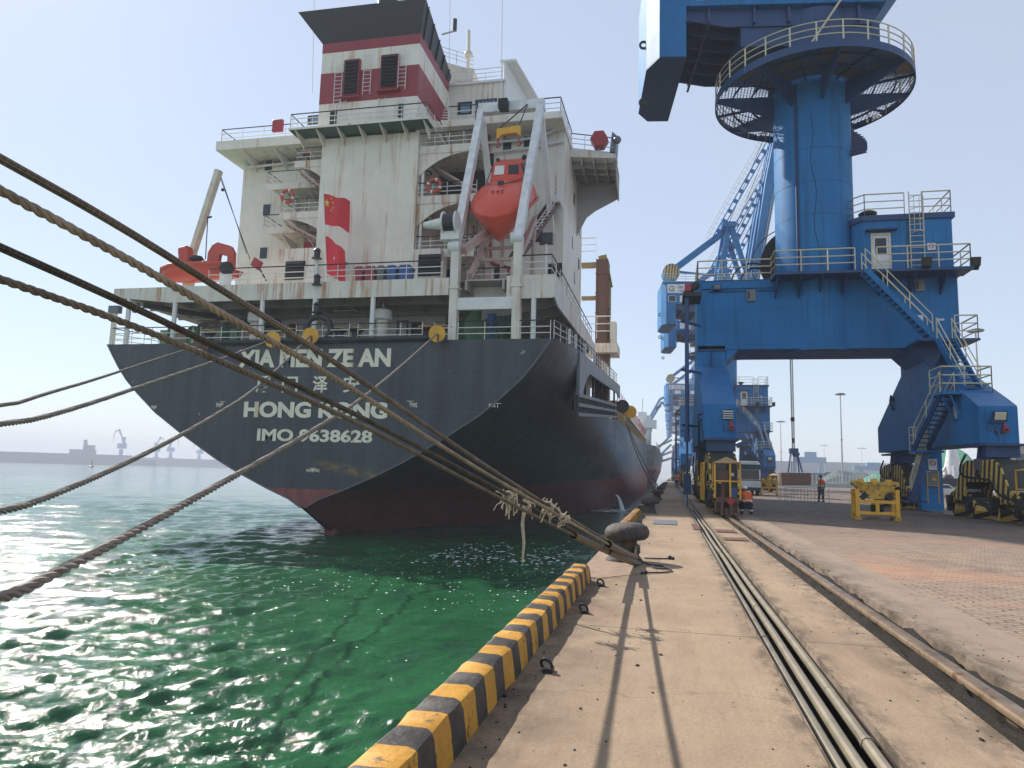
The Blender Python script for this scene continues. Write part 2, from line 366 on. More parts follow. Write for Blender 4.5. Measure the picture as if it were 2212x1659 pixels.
def strip(a,b,z=0,seg=1): return MB().poly((a,Y0,z),(b,Y0,z),(b,Y1,z),(a,Y1,z))
q=MB(); q.box((-1.28,Y0,-6),(.77,Y1,0)); struct(q,'quay_apron','apron_concrete')
q=MB(); q.poly((.77,Y0,-.34),(1.16,Y0,-.34),(1.16,Y1,-.34),(.77,Y1,-.34)); q.poly((.772,Y0,-.34),(.772,Y1,-.34),(.772,Y1,-.02),(.772,Y0,-.02)); q.poly((1.158,Y0,-.34),(1.158,Y0,-.02),(1.158,Y1,-.02),(1.158,Y1,-.34)); struct(q,'pipe_trench','trench_dark')
q=MB(); q.box((1.16,Y0,-.5),(1.84,Y1,0)); struct(q,'pavement','apron_concrete')
q=MB(); X=np.linspace(1.84,2.38,9); ys=np.concatenate([np.linspace(Y0,40,260),np.linspace(42,Y1,120)]); rg=np.random.default_rng(3)
pts=[]
for yy in ys:
    for i,xv in enumerate(X):
        zz=-.035+.026*rg.normal() if 0<i<8 else -.10
        pts.append((xv+(.012*rg.normal() if 0<i<8 else 0),yy,min(zz,.0)))
q.add(pts,[(j*9+i,j*9+i+1,(j+1)*9+i+1,(j+1)*9+i) for j in range(len(ys)-1) for i in range(8)]); struct(q,'rail_bed','coal_gravel',60)
q=MB(); q.box((2.38,Y0,-.5),(3.16,Y1,0)); struct(q,'pavement_strip','concrete_grey')
q=MB()
xs_=[3.16,12.72]; q.poly((3.16,Y0,0),(12.72,Y0,0),(12.72,Y1,0),(3.16,Y1,0)); q.poly((13.28,Y0,0),(900,Y0,0),(900,Y1+1500,0),(13.28,Y1+1500,0)); q.poly((-1.28,Y1,-.004),(13.28,Y1,-.004),(13.28,Y1+1500,-.004),(-1.28,Y1+1500,-.004)); struct(q,'yard_ground','brick_paving')
q=MB(); q.poly((12.72,Y0,-.05),(13.28,Y0,-.05),(13.28,Y1,-.05),(12.72,Y1,-.05)); struct(q,'rail_bed_inner','coal_gravel')
def rail_mesh(x):
    q=MB(); pr=[(-.075,-.14),(.075,-.14),(.075,-.12),(.018,-.1),(.018,-.03),(.05,-.015),(.05,.02),(.035,.032),(-.035,.032),(-.05,.02),(-.05,-.015),(-.018,-.03),(-.018,-.1),(-.075,-.12)]
    q.prism([(x+a*1.3,Y0,b) for a,b in pr],(0,Y1-Y0,0)); return q
mat('rail_steel','#84705a',.38,.45,.25,3,spots=('#5a3c28',.8,7,.54))
solo(rail_mesh(2.1),'crane_rail','rail_steel','worn steel crane rail in black grit nearest to the three pipes','rail',(2.1,0,0),'crane rails in the quay',60)
solo(rail_mesh(13.0),'crane_rail','rail_steel','steel crane rail under the far legs of the cranes, behind the yellow frames','rail',(13,0,0),'crane rails in the quay',60)
pl=['long steel pipe in the open trench nearest to the water','long steel pipe lying in the middle of the open trench','long steel pipe in the trench closest to the crane rail']
for i,(xp,lb) in enumerate(zip((.855,.975,1.098),pl)):
    q=MB(); y=Y0; 
    pts=[]; 
    while y<300:
        pts.append((xp+.006*math.sin(y*.9+i),y,-.075+.008*math.sin(y*.5+2*i))); y+=1.5
    q.tube(pts,.035,10)
    for yy in np.arange(1.2+i*1.7,120,6): q.cyl((xp,yy,-.075),(xp,yy+.05,-.075),.041,10)
    solo(q,'steel_pipe','pipe_steel',lb,'pipe',(xp,0,-.05),'pipes in the trench')
# trench edge angle iron and cover plates
q=MB()
for xx in (.773,1.147): q.box((xx,Y0,-.05),(xx+.01,300,.004))
struct(q,'trench_edging','concrete_grey')
for k,(x0,y0,x1,y1) in enumerate(((.62,20.2,.80,22.6),(1.2,19.6,1.7,20.6),(1.22,17.2,1.75,17.9),(-.5,21.8,.2,24.0))):
    q=MB(); q.box((x0,y0,.004),(x1,y1,.022)); solo(q,'steel_plate',['rust_steel','rust_steel','rust_steel','grey_metal'][k],['narrow rusty plate lying at the trench edge by the pipes','rusty cover plate on the concrete between pipes and rail, farther one','rusty cover plate on the concrete between pipes and rail, nearer one','flat grey steel plate on the apron behind the near bollard'][k],'plate',(x0,y0,.004))
# water ------------------------------------------------------------
def graded(a,b,k):
    o=[a]
    while o[-1]<b: x=o[-1]; o.append(x+max(.065,x*k if x<70 else .63+(x-70)*.04))
    return np.array(o)
xv=-graded(1.2,1800,.009)[::-1]; yv=graded(3.5,2600,.009); yv=np.concatenate([[-60,-20,-6,-2,0,1.5,2.5],yv])
GX,GY=np.meshgrid(xv,yv); spx=np.gradient(xv)[None,:]; spy=np.gradient(yv)[:,None]; sp=np.maximum(spx,spy)
rg=np.random.default_rng(5); Z=np.zeros_like(GX)
for lam,amp,nw in ((11,.02,5),(5.0,.022,8),(2.2,.030,14),(1.0,.030,22),(.55,.024,26),(.3,.013,26)):
    for _ in range(nw):
        th=rg.normal(2.25,.42); L=lam*rg.uniform(.75,1.3); k=2*np.pi/L; ph=rg.uniform(0,6.28)
        a=(k*(np.cos(th)*GX+np.sin(th)*GY)+ph)
        a=a+.6*np.sin(k*.31*(np.cos(th+1.3)*GX+np.sin(th+1.3)*GY)+ph*2)
        Z+=amp/np.sqrt(nw)*1.5*(1-np.abs(np.sin(a/2))*2+.27)*np.clip(L/(2.4*sp)-.6,0,1)
fade=np.clip((700-GY)/500,0,1); Z*=fade*1.55
calm=1-.35*np.clip((GX+22)/14,0,1)*np.clip(GY/14,0,1); Z*=calm
vs=np.stack([GX,GY,WZ+Z],-1).reshape(-1,3); ny,nx=GX.shape
idx=np.arange(ny*nx).reshape(ny,nx); fc=np.stack([idx[:-1,:-1],idx[:-1,1:],idx[1:,1:],idx[1:,:-1]],-1).reshape(-1,4)
me=bpy.data.meshes.new('water'); me.from_pydata([],[],[]); me.vertices.add(len(vs)); me.vertices.foreach_set('co',vs.ravel())
me.loops.add(fc.size); me.loops.foreach_set('vertex_index',fc.ravel()); me.polygons.add(len(fc)); me.polygons.foreach_set('loop_start',np.arange(0,fc.size,4)); me.polygons.foreach_set('use_smooth',np.ones(len(fc),bool)); me.update(calc_edges=True); me.validate()
s=NT('sea_water'); s.val(.07,0,.5); s.b.inputs['IOR'].default_value=1.33
g_=s.noise(s.mapv(s.pos,(1,.7,1)),.22,4,.55); c=s.mix(s.ramp(g_,.3,.7),lin('#19472b'),lin('#2a633d'))
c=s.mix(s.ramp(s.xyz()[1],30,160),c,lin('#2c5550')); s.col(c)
s.bump(s.mth('ADD',s.noise(s.mapv(s.pos,(1.2,.8,1)),4.5,5,.6),s.mth('MULTIPLY',s.noise(s.mapv(s.pos,(1,.6,1)),.7,3),1.2)),.6,.09)
me.materials.append(M['sea_water']); wo=bpy.data.objects.new('water',me); COL.objects.link(wo); tag(wo,kind='structure')
# pale flecks of foam and sheets of foam by the hull
q=MB(); rr=random.Random(4)
def fleck(x,y,r):
    n=6; q.add([(x+r*rr.uniform(.5,1.2)*math.cos(6.283*k/n),y+r*rr.uniform(.5,1.2)*1.3*math.sin(6.283*k/n),WZ+.09) for k in range(n)],[tuple(range(n))])
for _ in range(420):
    t=rr.random(); x=-15+12*t+rr.gauss(0,1.6); y=24+14*rr.random()+rr.gauss(0,2); fleck(x,y,rr.uniform(.012,.05))
for _ in range(260): fleck(rr.uniform(-12,-5),rr.uniform(33,42)+rr.gauss(0,1.5),rr.uniform(.03,.14))
for _ in range(70): fleck(rr.uniform(-14,-2),rr.uniform(6,30),rr.uniform(.01,.035))
for _ in range(90): fleck(rr.uniform(-9,-5.4)+rr.gauss(0,.3),rr.uniform(86,95),rr.uniform(.1,.5))
stuff(q,'foam_flecks','foam','white flecks of foam floating on the green water','foam')
# curb --------------------------------------------------------------
s=NT('curb_stripes'); s.val(.6,0,.4); xs=s.xyz(); tc=s.n('ShaderNodeNewGeometry')
y_=s.mth('ADD',xs[1],s.mth('MULTIPLY',s.mth('SUBTRACT',s.noise(s.pos,5,4),.5),.05)); st=s.ramp(s.mth('SINE',s.mth('MULTIPLY',y_,2*math.pi/.47)),-.05,.05)
blk=s.mix(s.ramp(s.noise(s.pos,5,6,.65),.35,.7),lin('#26231f'),lin('#423d37')); yel=s.mix(s.ramp(s.noise(s.pos,4,6,.65),.35,.7),lin('#a8761d'),lin('#c9942f'))
c=s.mix(st,blk,yel); c=s.mix(s.mth('MULTIPLY',s.ramp(s.noise(s.mapv(s.pos,(1,1,1)),7,7,.7),.6,.66),.9),c,lin('#4b3626')); c=s.mix(s.mth('MULTIPLY',s.ramp(s.noise(s.pos,24,3,.7),.66,.7),.7),c,lin('#8a6a3a'))
s.col(c); s.bump(s.noise(s.pos,14,5,.65),.5,.02)
def curb(ya,yb,label):
    prof=[(-1.275,-.02),(-1.275,.16),(-1.262,.2),(-1.235,.222),(-1.10,.222),(-1.065,.208),(-1.05,.17),(-1.03,.0)]
    N=max(2,int((yb-ya)/.12)); rg=random.Random(int(ya*10)); secs=[]
    for i in range(N+1):
        yy=ya+(yb-ya)*i/N; e=.03 if i in (0,N) else 0
        secs.append([(x+rg.gauss(0,.005)+(.0),yy,z*(1-e*2)+rg.gauss(0,.004)*(z>0)) for x,z in prof])
    q=MB(); q.loft(secs); solo(q,'quay_curb','curb_stripes',label,'curb',(-1.1,ya,0),'striped curbs along the quay edge')
curb(-3.0,9.75,'long yellow and black striped curb at the quay edge in the foreground')
curb(14.6,27.0,'yellow and black striped curb just behind the near bollard')
curb(30.0,44.5,'yellow and black striped curb between the second and third bollard')
curb(47.0,62,'yellow and black striped curb between the third and fourth bollard')
# bollards ----------------------------------------------------------
def bollard(y,label,detail=True):
    x=-.74 if y<20 else -.78; t=thing('mooring_bollard',label,'bollard',(x,y,0),'bollards along the quay edge')
    q=MB(); q.lathe((x,y,0),[(.31,0),(.3,.03),(.25,.09),(.215,.2),(.205,.36),(.24,.46)],28); q.build('post','bollard_iron',t,60)
    q=MB(); q.lathe((0,0,0),[(.22,.34),(.3,.345),(.35,.38),(.37,.44),(.365,.5),(.33,.56),(.24,.61),(.1,.63)],32)
    q.v=[(x+a*1.0+.04,y+b*1.0,c+ (0.05*a)) for a,b,c in q.v]; q.build('cap','bollard_iron',t,60)
    return t
bl=['rough rusty mushroom bollard in front holding the four ropes','mushroom bollard second in line, at the far end of the striped curb','mushroom bollard third in line along the quay, partly rusted','dark mushroom bollard fourth in line along the quay','dark mushroom bollard fifth in line along the quay','dark mushroom bollard sixth in line along the quay','dark mushroom bollard farthest along the quay edge']
for y,lb in zip((12.2,28.2,45.5,62,79,96,113),bl): bollard(y,lb)
bollard(-10.2,'mooring bollard where the long stern ropes of the ship end')
# base stain pad and rings
mat('reddish_pad','#8a7460',.8,0,.25,6,bump=.5,bs=25)
q=MB(); q.poly((-1.28,10.2,.005),(-.95,10.0,.005),(-.2,11.0,.005),(-.15,13.4,.005),(-1.28,14.2,.005)); struct(q,'quay_patch','reddish_pad')
rl=['small iron mooring ring beside the curb, nearest to the camera','iron mooring ring by the curb, second from the camera','iron mooring ring by the curb just before the near bollard','iron ring on the far striped curb, first of three','iron ring on the far striped curb, middle of three','iron ring on the far striped curb, last of three']
for i,(u,v) in enumerate(((1138,1447),(1227,1322),(1275,1265),(0,0),(0,0),(0,0))):
    p=gz(u,v) if u else V((-.9,(19.5,22,24.8)[i-3],0)); p.x=max(p.x,-.86)
    q=MB(); q.torus((p.x,p.y,.05),(.35,1,.5),.043,.011,18,6); q.box((p.x-.02,p.y-.05,-.02),(p.x+.05,p.y+.05,.03)); solo(q,'mooring_ring','dark_metal',rl[i],'ring',(p.x,p.y,0),'mooring rings by the curb')
# ---------------------------------------------------------------- ropes
def rope_mat(name,a,b,fleck=None):
    s=NT(name); s.val(.85,0,.25); uv=s.n('ShaderNodeUVMap').outputs[0]; X=s.xyz(uv)
    w1=s.mth('SINE',s.mth('ADD',s.mth('MULTIPLY',X[0],6.2832/.045),s.mth('MULTIPLY',X[1],6.2832*4))); w2=s.mth('SINE',s.mth('SUBTRACT',s.mth('MULTIPLY',X[0],6.2832/.045),s.mth('MULTIPLY',X[1],6.2832*4)))
    h=s.mth('MULTIPLY',w1,w2); c=s.mix(s.ramp(s.noise(s.pos,9,6,.7),.3,.7),lin(a),lin(b)); c=s.mix(s.mth('MULTIPLY',s.ramp(h,.1,-.9),.6),c,sca(lin(a),.45))
    c=s.mix(s.mth('MULTIPLY',s.ramp(s.noise(s.pos,1.1,4,.6),.45,.65),.5),c,sca(lin(a),.6))
    if fleck: c=s.mix(s.ramp(s.noise(s.mapv(uv,(9,2,1)),1,2),.70,.72),c,lin(fleck))
    s.col(c); s.bump(h,.8,.012)
rope_mat('rope_braid','#6d645a','#a3978a','#1d4a3c')
rope_mat('rope_dark','#4c463f','#7c7266','#1d3f38')
mat('rope_strand','#918574',.85,0,.3,7,bump=.5,bs=120)
mat('rope_strand_dark','#6f665a',.85,0,.35,7,bump=.5,bs=120)
mat('rope_grey','#857b72',.85,0,.3,6,bump=.5,bs=120)
def resample(pts,step):
    pts=[V(p) for p in pts]; out=[pts[0]]; L=[0]
    for a,b in zip(pts[:-1],pts[1:]): L.append(L[-1]+(b-a).length)
    n=max(2,int(L[-1]/step)); j=0
    for i in range(1,n+1):
        d=L[-1]*i/n
        while j<len(L)-2 and L[j+1]<d: j+=1
        out.append(pts[j].lerp(pts[j+1],(d-L[j])/(L[j+1]-L[j])))
    return out
def smoothp(pts,it=3):
    pts=[V(p) for p in pts]
    for _ in range(it):
        o=[pts[0]]
        for a,b in zip(pts[:-1],pts[1:]): o+=[a.lerp(b,.25),a.lerp(b,.75)]
        pts=o+[pts[-1]]
    return pts
def tube_uv(q,pts,r,n=12):
    pts=resample(pts,.05); b=len(q.v); q.tube(pts,r,n,True)
    if q.uv is None: q.uv=[]
    d=0
    for i,p in enumerate(pts):
        if i: d+=(p-pts[i-1]).length
        q.uv+=[(d,k/n) for k in range(n)]
def strands(q,pts,r,ns=4,pitch=.3,seg=.03,n=6,hand=1):
    base=resample(pts,seg); N=len(base); u=None; rs=r*(.56 if ns>3 else .5)
    fr=[]
    for i,p in enumerate(base):
        t=(base[min(i+1,N-1)]-base[max(i-1,0)]).normalized()
        if u is None: u=t.cross(V((0,0,1))).normalized()
        u=(u-t*u.dot(t)).normalized(); fr.append((p,u,t.cross(u)))
    for k in range(ns):
        o=[]
        for i,(p,u,w_) in enumerate(fr):
            a=hand*2*math.pi*(i*seg/pitch)+2*math.pi*k/ns
            rr_=(r-rs)*(1.0+.06*math.sin(i*.37+k))
            o.append(p+u*(rr_*math.cos(a))+w_*(rr_*math.sin(a)))
        q.tube(o,rs,n)
def along_vplane(pa,pb,uvs):
    "points where sight lines through uvs meet the vertical plane containing the plan line pa-pb"
    d=V((pb[0]-pa[0],pb[1]-pa[1])); nrm=V((d.y,-d.x)); o=[]
    for u,v in uvs:
        r=ray(u*DS,v*DS); t=(nrm.x*pa[0]+nrm.y*pa[1])/(nrm.x*r.x+nrm.y*r.y); o.append(EYE+r*t)
    return o
BO=V((-.72,12.15,.27))
def extend(pts,L=8):
    d=(pts[-1]-pts[-2]).normalized(); d=V((d.x,d.y,d.z)); return pts+[pts[-1]+d*L]
BT=V((-.50,11.97,.2))
def bow_rope(uvs,tip,dist_dir):
    # the two ropes of a pair lie in one plane with the sun, so their shadows on the quay fall together
    G=V((dist_dir[0],dist_dir[1],0)); n=(G-BT).cross(SUNV); r=ray(uvs[-1][0]*DS,uvs[-1][1]*DS); t=n.dot(BT-EYE)/n.dot(r); t=min(max(t,2.0/r.length),4.2/r.length); E_=EYE+r*t
    pts=along_vplane((BT.x,BT.y),(E_.x,E_.y),uvs); return smoothp(extend(pts,9),2)
A_dir=(.08,3.9); B_dir=(-.34,3.64)
ra1=bow_rope([(1374,1203),(1345,1188),(1180,1090),(1000,975),(700,765),(500,640),(250,482),(0,342)],0,A_dir)
ra2=bow_rope([(1372,1206),(1335,1188),(1180,1098),(1000,995),(700,800),(500,690),(250,545),(0,411)],0,A_dir)
rb1=bow_rope([(1380,1213),(1345,1201),(1180,1115),(1000,1015),(760,890),(500,765),(250,645),(0,534)],0,B_dir)
rb2=bow_rope([(1376,1215),(1335,1202),(1180,1128),(1000,1034),(760,906),(500,790),(250,688),(0,603)],0,B_dir)
GR='bow ropes on the near bollard'
def addturn(pts,k):   # eye of the rope laid round the bollard post
    a=[V((-.74,12.2,.15+.035*k))+V((.25*math.cos(t),.25*math.sin(t),0)) for t in np.linspace(math.pi*1.05,-math.pi*.22,16)]
    return a+list(pts)
q=MB(); tube_uv(q,addturn(ra1,2),.0155); solo(q,'mooring_rope','rope_braid','smooth braided rope with green flecks, topmost of the four running up left','rope',BO,GR,60)
q=MB(); strands(q,addturn(ra2,3),.0165,3,.118,.012); solo(q,'mooring_rope','rope_strand','pale plaited rope, second from the top of the four running up left','rope',BO,GR,60)
q=MB(); tube_uv(q,addturn(rb1,0),.0175); solo(q,'mooring_rope','rope_dark','dark braided rope, third from the top of the four running up left','rope',BO,GR,60)
q=MB(); strands(q,addturn(rb2,1),.0175,3,.125,.013); solo(q,'mooring_rope','rope_strand_dark','plaited rope, lowest of the four running up left','rope',BO,GR,60)
# chafe sleeves over the ropes near the bollard
def sleeve(path,a,b,r,label,mt='tube_fabric'):
    path=resample(path,.05); o=[p for p in path if a<=(p-BT).length<=b and p.y<BT.y-.08]
    q=MB(); rr=[r*(1+.05*math.sin(i*1.3)) for i in range(len(o))]
    q.tube(o,rr,14,False); solo(q,'chafe_sleeve',mt,label,'sleeve',o[0],'chafe sleeves on the bow ropes',60)
low=[p+V((.02,0,-.05)) for p in rb1]
sleeve(ra2,.1,2.3,.048,'grey fabric chafe sleeve on the ropes, topmost one at the bollard')
sleeve([p+V((.05,-.04,-.05)) for p in rb1],.1,1.9,.05,'grey fabric chafe sleeve on the ropes, lowest one beside the bollard foot')
sleeve(rb2,1.3,3.4,.042,'worn grey chafe sleeve farther up the lower ropes')
q=MB(); pp=[p for p in resample(ra1,.04) if .2<(p-BT).length<.5 and p.y<BT.y]; q.tube([p+V((0,-.01,0)) for p in pp],.036,10); solo(q,'rope_lashing','sign_red','red cloth lashing on the rope at the bollard','lashing',pp[0])
# frayed rags
def at_u(path,u): return min([p for p in path if p.y>1.5],key=lambda p:abs(proj(p)[0]-u))
def rag(path,u,n,L,label,mt='fray',seed=1,mid=.14):
    rg=random.Random(seed); path=resample(path,.05); c=at_u(path,u); q=MB()
    t=(path[path.index(c)+1]-c).normalized()
    for _ in range(n):
        p=c+t*rg.uniform(-mid,mid)+V((rg.gauss(0,.03),rg.gauss(0,.03),rg.gauss(0,.03))); l=L*rg.uniform(.3,1); sw=V((rg.gauss(0,.04),rg.gauss(0,.04),0))
        if rg.random()<.3: e=[p,p+V((rg.gauss(0,.05),rg.gauss(0,.05),rg.uniform(.02,.07)))]
        else: e=[p,p+sw+V((0,0,-l*.5)),p+sw*1.2+V((rg.gauss(0,.01),0,-l))]
        w_=rg.uniform(.003,.008); q.tube(e,[w_*1.5]+[w_]*(len(e)-1),5)
    for _ in range(5):
        a=rg.uniform(-mid*.6,mid*.6); q.torus(c+t*a,t,.035,.01,10,5)
    solo(q,'frayed_lashing',mt,label,'lashing',c,'frayed lashings on the bow ropes')
rag(rb1,1098,26,.22,'frayed white lashing hanging from the lower ropes, leftmost','fray',1,.06)
rag(rb1,1134,18,.12,'frayed lashing with one long strand hanging toward the water','fray',2,.05)
rag(ra1,1184,24,.15,'ragged grey and white lashing on the upper ropes','fray',3,.08)
rag(ra2,1215,15,.11,'small knotted white lashing where the two rope pairs meet','fray',4,.05)
c=at_u(resample(rb1,.05),1133); q=MB(); q.tube([c,c+V((-.01,0,-.22)),c+V((.01,0,-.4)),c+V((0,0,-.6))],[.012,.019,.016,.008],7); solo(q,'rope_tail','fray','long frayed strand hanging straight down below the ropes','rope',c)
# loose line on the quay by the bollard
q=MB()
pts=[V((-.5,11.95,.05)),V((-.3,11.6,.02)),V((-.08,11.75,.02)),V((.02,11.4,.015)),V((-.14,11.2,.02)),V((-.32,11.45,.03)),V((-.1,11.55,.035)),V((.04,11.2,.02)),V((-.02,10.95,.015)),V((-.22,10.8,.015)),V((-.36,10.72,.02))]
q.tube(smoothp(pts,3),.012,7); q.ball((-.34,10.72,.025),.03,8); q.ball((-.39,10.66,.02),.024,8)
solo(q,'loose_line','dark_metal','loose dark line lying in loops on the quay beside the near bollard','rope',(-.1,11.4,0))
pts=[V((-.42,12.5,.03)),V((-.2,12.65,.015)),V((-.02,12.75,.015))]; q=MB(); q.tube(smoothp(pts,3),.012,7); q.ball((0,12.76,.03),.04,8); q.ball((.05,12.72,.025),.03,8)
solo(q,'loose_line','dark_metal','short knotted rope end lying straight on the quay behind the bollard','rope',(-.2,12.6,0))
# grit, flakes and scraps scattered on the quay
q=MB(); rr=random.Random(12)
for _ in range(900):
    y=2.6+22*rr.random()**1.6; x=rr.choice((rr.uniform(-1.0,.7),rr.uniform(1.2,3.1),rr.gauss(1.75,.12),rr.gauss(2.5,.12),rr.gauss(-.95,.06),rr.uniform(3.2,8)))
    if .74<x<1.19 or 1.82<x<2.4: continue
    r=rr.uniform(.003,.011)*(2 if rr.random()<.06 else 1); n=5; a0=rr.random()*6; q.m(rr.choice((0,0,1)))
    top=[(x+r*rr.uniform(.5,1)*math.cos(a0+6.283*k/n),y+r*rr.uniform(.6,1.4)*math.sin(a0+6.283*k/n),r*.5) for k in range(n)]
    q.add([(a,b,0) for a,b,c in top]+top,[tuple(range(n,2*n))]+[(k,(k+1)%n,n+(k+1)%n,n+k) for k in range(n)])
stuff(q,'grit',['coal','rust_steel'],'grit, flakes and scraps scattered on the quay concrete','grit',0)
# stern ropes of the ship to the bollard behind the camera
SB=V((-.74,-10.2,.4)); SG='stern ropes of the ship'
def stern_rope(uvs,label,r,mt='rope_grey',pitch=.28,Yf=40.6):
    p0=pY(uvs[0][0],uvs[0][1],Yf); pts=along_vplane((p0.x,p0.y),(SB.x,SB.y),uvs)
    pts=smoothp(pts+[pts[-1].lerp(SB,.5)+V((0,0,-.12)),SB],2); q=MB(); strands(q,pts,r,3,r*7.5,.035,5)
    solo(q,'mooring_rope',mt,label,'rope',p0,SG,60); return p0,pts
SR=[stern_rope([(945,720),(800,852),(620,965),(450,1060),(250,1172),(120,1238),(0,1300)],'thick plaited stern rope from the rightmost yellow disc down to the lower left',.046),
 stern_rope([(672,724),(560,838),(420,925),(280,998),(140,1060),(0,1113)],'plaited stern rope from the middle yellow disc, crossing the big letters',.054),
 stern_rope([(590,733),(480,775),(330,826),(160,884),(0,925)],'thin stern rope from behind the letters, second of the upper left pair',.05),
 stern_rope([(437,744),(340,775),(200,822),(100,850),(0,884)],'thin stern rope nearest to the left corner of the stern',.048)]
SRP=[a for a,b in SR]
lab=['yellow rat guard disc on the rightmost stern rope','yellow rat guard disc on the middle stern rope below a fairlead','yellow rat guard disc half hidden behind the crossing ropes','dark rusty rat guard disc on the leftmost stern rope']
for i,(p0,pts) in enumerate(SR):
    d=(pts[3]-pts[0]).normalized(); c=p0+d*.3; q=MB(); nrm=V((d.x*.4,d.y,d.z*.2)).normalized()
    rng=q.ring(c,nrm,.52,28); q.add(rng+[p+nrm*.03 for p in rng],[tuple(range(28))[::-1],tuple(range(28,56))]+[(k,(k+1)%28,28+(k+1)%28,28+k) for k in range(28)])
    q.cyl(c-nrm*.1,c+nrm*.12,.08,10); q.m(1); q.obox(c+nrm*.035+V((.08,0,-.28)),(.06,0,0),(0,.012,0),(0,0,.2)); q.tube([c+V((-.1,0,-.5)),c+V((-.12,0,-.8)),c+V((-.09,0,-1.0))],.02,5); q.tube([c+V((.12,0,-.5)),c+V((.1,0,-.9))],.02,5)
    solo(q,'rat_guard',['yellow_paint' if i<3 else 'rust_steel','rust_steel'],lab[i],'rat guard',c,'rat guards on the stern ropes')
# ================================================================== the moored ship
s=NT('hull_paint'); s.val(.42,0,.5); X=s.xyz()
nb=s.noise(s.mapv(s.pos,(1.1,1.1,.1)),1,6,.65); c=s.mix(s.ramp(nb,.3,.72),lin('#272c32'),lin('#454d55'))
c=s.mix(s.mth('MULTIPLY',s.ramp(s.noise(s.mapv(s.pos,(5,5,.22)),1,5,.7),.55,.75),.4),c,lin('#59626a'))
c=s.mix(s.mth('MULTIPLY',s.ramp(s.noise(s.mapv(s.pos,(.6,.6,.25)),.5,5),.62,.75),.35),c,lin('#15171a'))
sp=s.mth('MULTIPLY',s.ramp(s.noise(s.mapv(s.pos,(3,3,.35)),1,6,.7),.66,.72),.8); c=s.mix(sp,c,lin('#4d3a30'))
c=s.mix(s.mth('MULTIPLY',s.ramp(s.noise(s.pos,1.7,3,.5),.735,.745),.7),c,lin('#8e9396'))
# worn streaks along the quarter
qd=s.mth('MULTIPLY',s.ramp(X[1],56,80),s.ramp(s.noise(s.mapv(s.pos,(.2,.12,.6),rot=(R(35),0,0)),1.2,7,.75),.46,.66)); c=s.mix(s.mth('MULTIPLY',qd,.7),c,lin('#84806f'))
qd=s.mth('MULTIPLY',s.ramp(X[1],55,100),s.ramp(s.noise(s.mapv(s.pos,(.3,.16,.4),loc=(3,1,8),rot=(R(35),0,0)),1.6,6,.7),.58,.7)); c=s.mix(s.mth('MULTIPLY',qd,.75),c,lin('#6f4a30'))
wx=s.mth('ADD',X[2],s.mth('MULTIPLY',s.noise(s.pos,1.5,4),.12)); zb=s.mth('SUBTRACT',wx,s.mth('MULTIPLY',s.mth('SUBTRACT',X[1],41),.023))
red=s.mix(s.ramp(s.noise(s.mapv(s.pos,(.8,.8,.3)),1.4,6,.65),.3,.7),lin('#68302d'),lin('#98524d'))
# yellow scum mark low on the stern
gx=s.mth('MULTIPLY',s.ramp(s.mth('ABSOLUTE',s.mth('ADD',X[0],18.8)),3.4,1.5),s.ramp(s.mth('ABSOLUTE',s.mth('SUBTRACT',s.mth('ADD',X[2],s.mth('MULTIPLY',s.mth('ADD',X[0],18.8),.14)),1.2)),.42,.1)); gx=s.mth('MULTIPLY',gx,s.ramp(s.noise(s.mapv(s.pos,(1,1,3)),1.2,5,.7),.4,.62)); c=s.mix(s.mth('MULTIPLY',s.mth('MULTIPLY',gx,s.ramp(X[1],43,41.5)),.85),c,lin('#8b7440'))
c=s.mix(s.ramp(zb,.12,.06),c,red); s.col(c)
s.bump(s.noise(s.mapv(s.pos,(.5,.5,.5)),1.1,3),.35,.12)
XC=-22.25; BB=16.05
ship=thing('cargo_ship','large bulk cargo ship with dark hull and white deckhouse moored stern first along the quay','ship',(XC,41,WZ))
HB=[(-1.12,.15),(-.6,1.0),(.02,2.6),(.95,4.7),(1.75,6.3),(3.3,8.95),(4.7,11.1),(6.0,12.65),(6.9,13.6),(8.0,14.5),(9.4,15.42)]
def lerp_tab(t,x):
    if x<=t[0][0]: return t[0][1]
    for (a,b),(c_,d) in zip(t[:-1],t[1:]):
        if x<=c_: return b+(d-b)*(x-a)/(c_-a)
    return t[-1][1]
YF=[(-6,140),(-3,128),(-1,116),(1,104),(3.4,88),(5,76),(8,58),(9.4,50),(13,46)]
PZ=[(41,9.35),(48.6,9.98),(65.8,11.07),(87,12.46),(90,12.6)]
def zmain(Y): return lerp_tab([(50,6.0),(60,6.6),(89,8.1),(207,9.9),(240,10.5)],Y)
def ztop(Y):
    if Y<=49.6: return lerp_tab(PZ,Y)
    if Y<52.5: return lerp_tab(PZ,49.6)+(zmain(52.5)-lerp_tab(PZ,49.6))*((Y-49.6)/2.9)**.5
    return zmain(Y)
def half(z,Y):
    y0=41+max(0,(-1.12-z))*2.2; b0=0.12 if z<-1.12 else lerp_tab(HB,z)
    t=min(1,max(0,(Y-y0)/(lerp_tab(YF,z)-y0))); b=b0+(BB-b0)*(1-(1-t)**2.2)
    if Y>200: b*=max(.02,1-((Y-200)/31)**2.2)
    return b
LV=[-6,-4.5,-3,-2,-1.12,-.6,0,.95,1.75,2.5,3.3,4.0,4.7,5.4,6,6.9]
ST=[41,42.2,43.5,45,47,49.6,50,50.6,51.5,52.5,54.5,57,60,63,67,71,76,81,87,93,100,108,117,127,140,160,180,195,202,209,216,221,226,229,231]
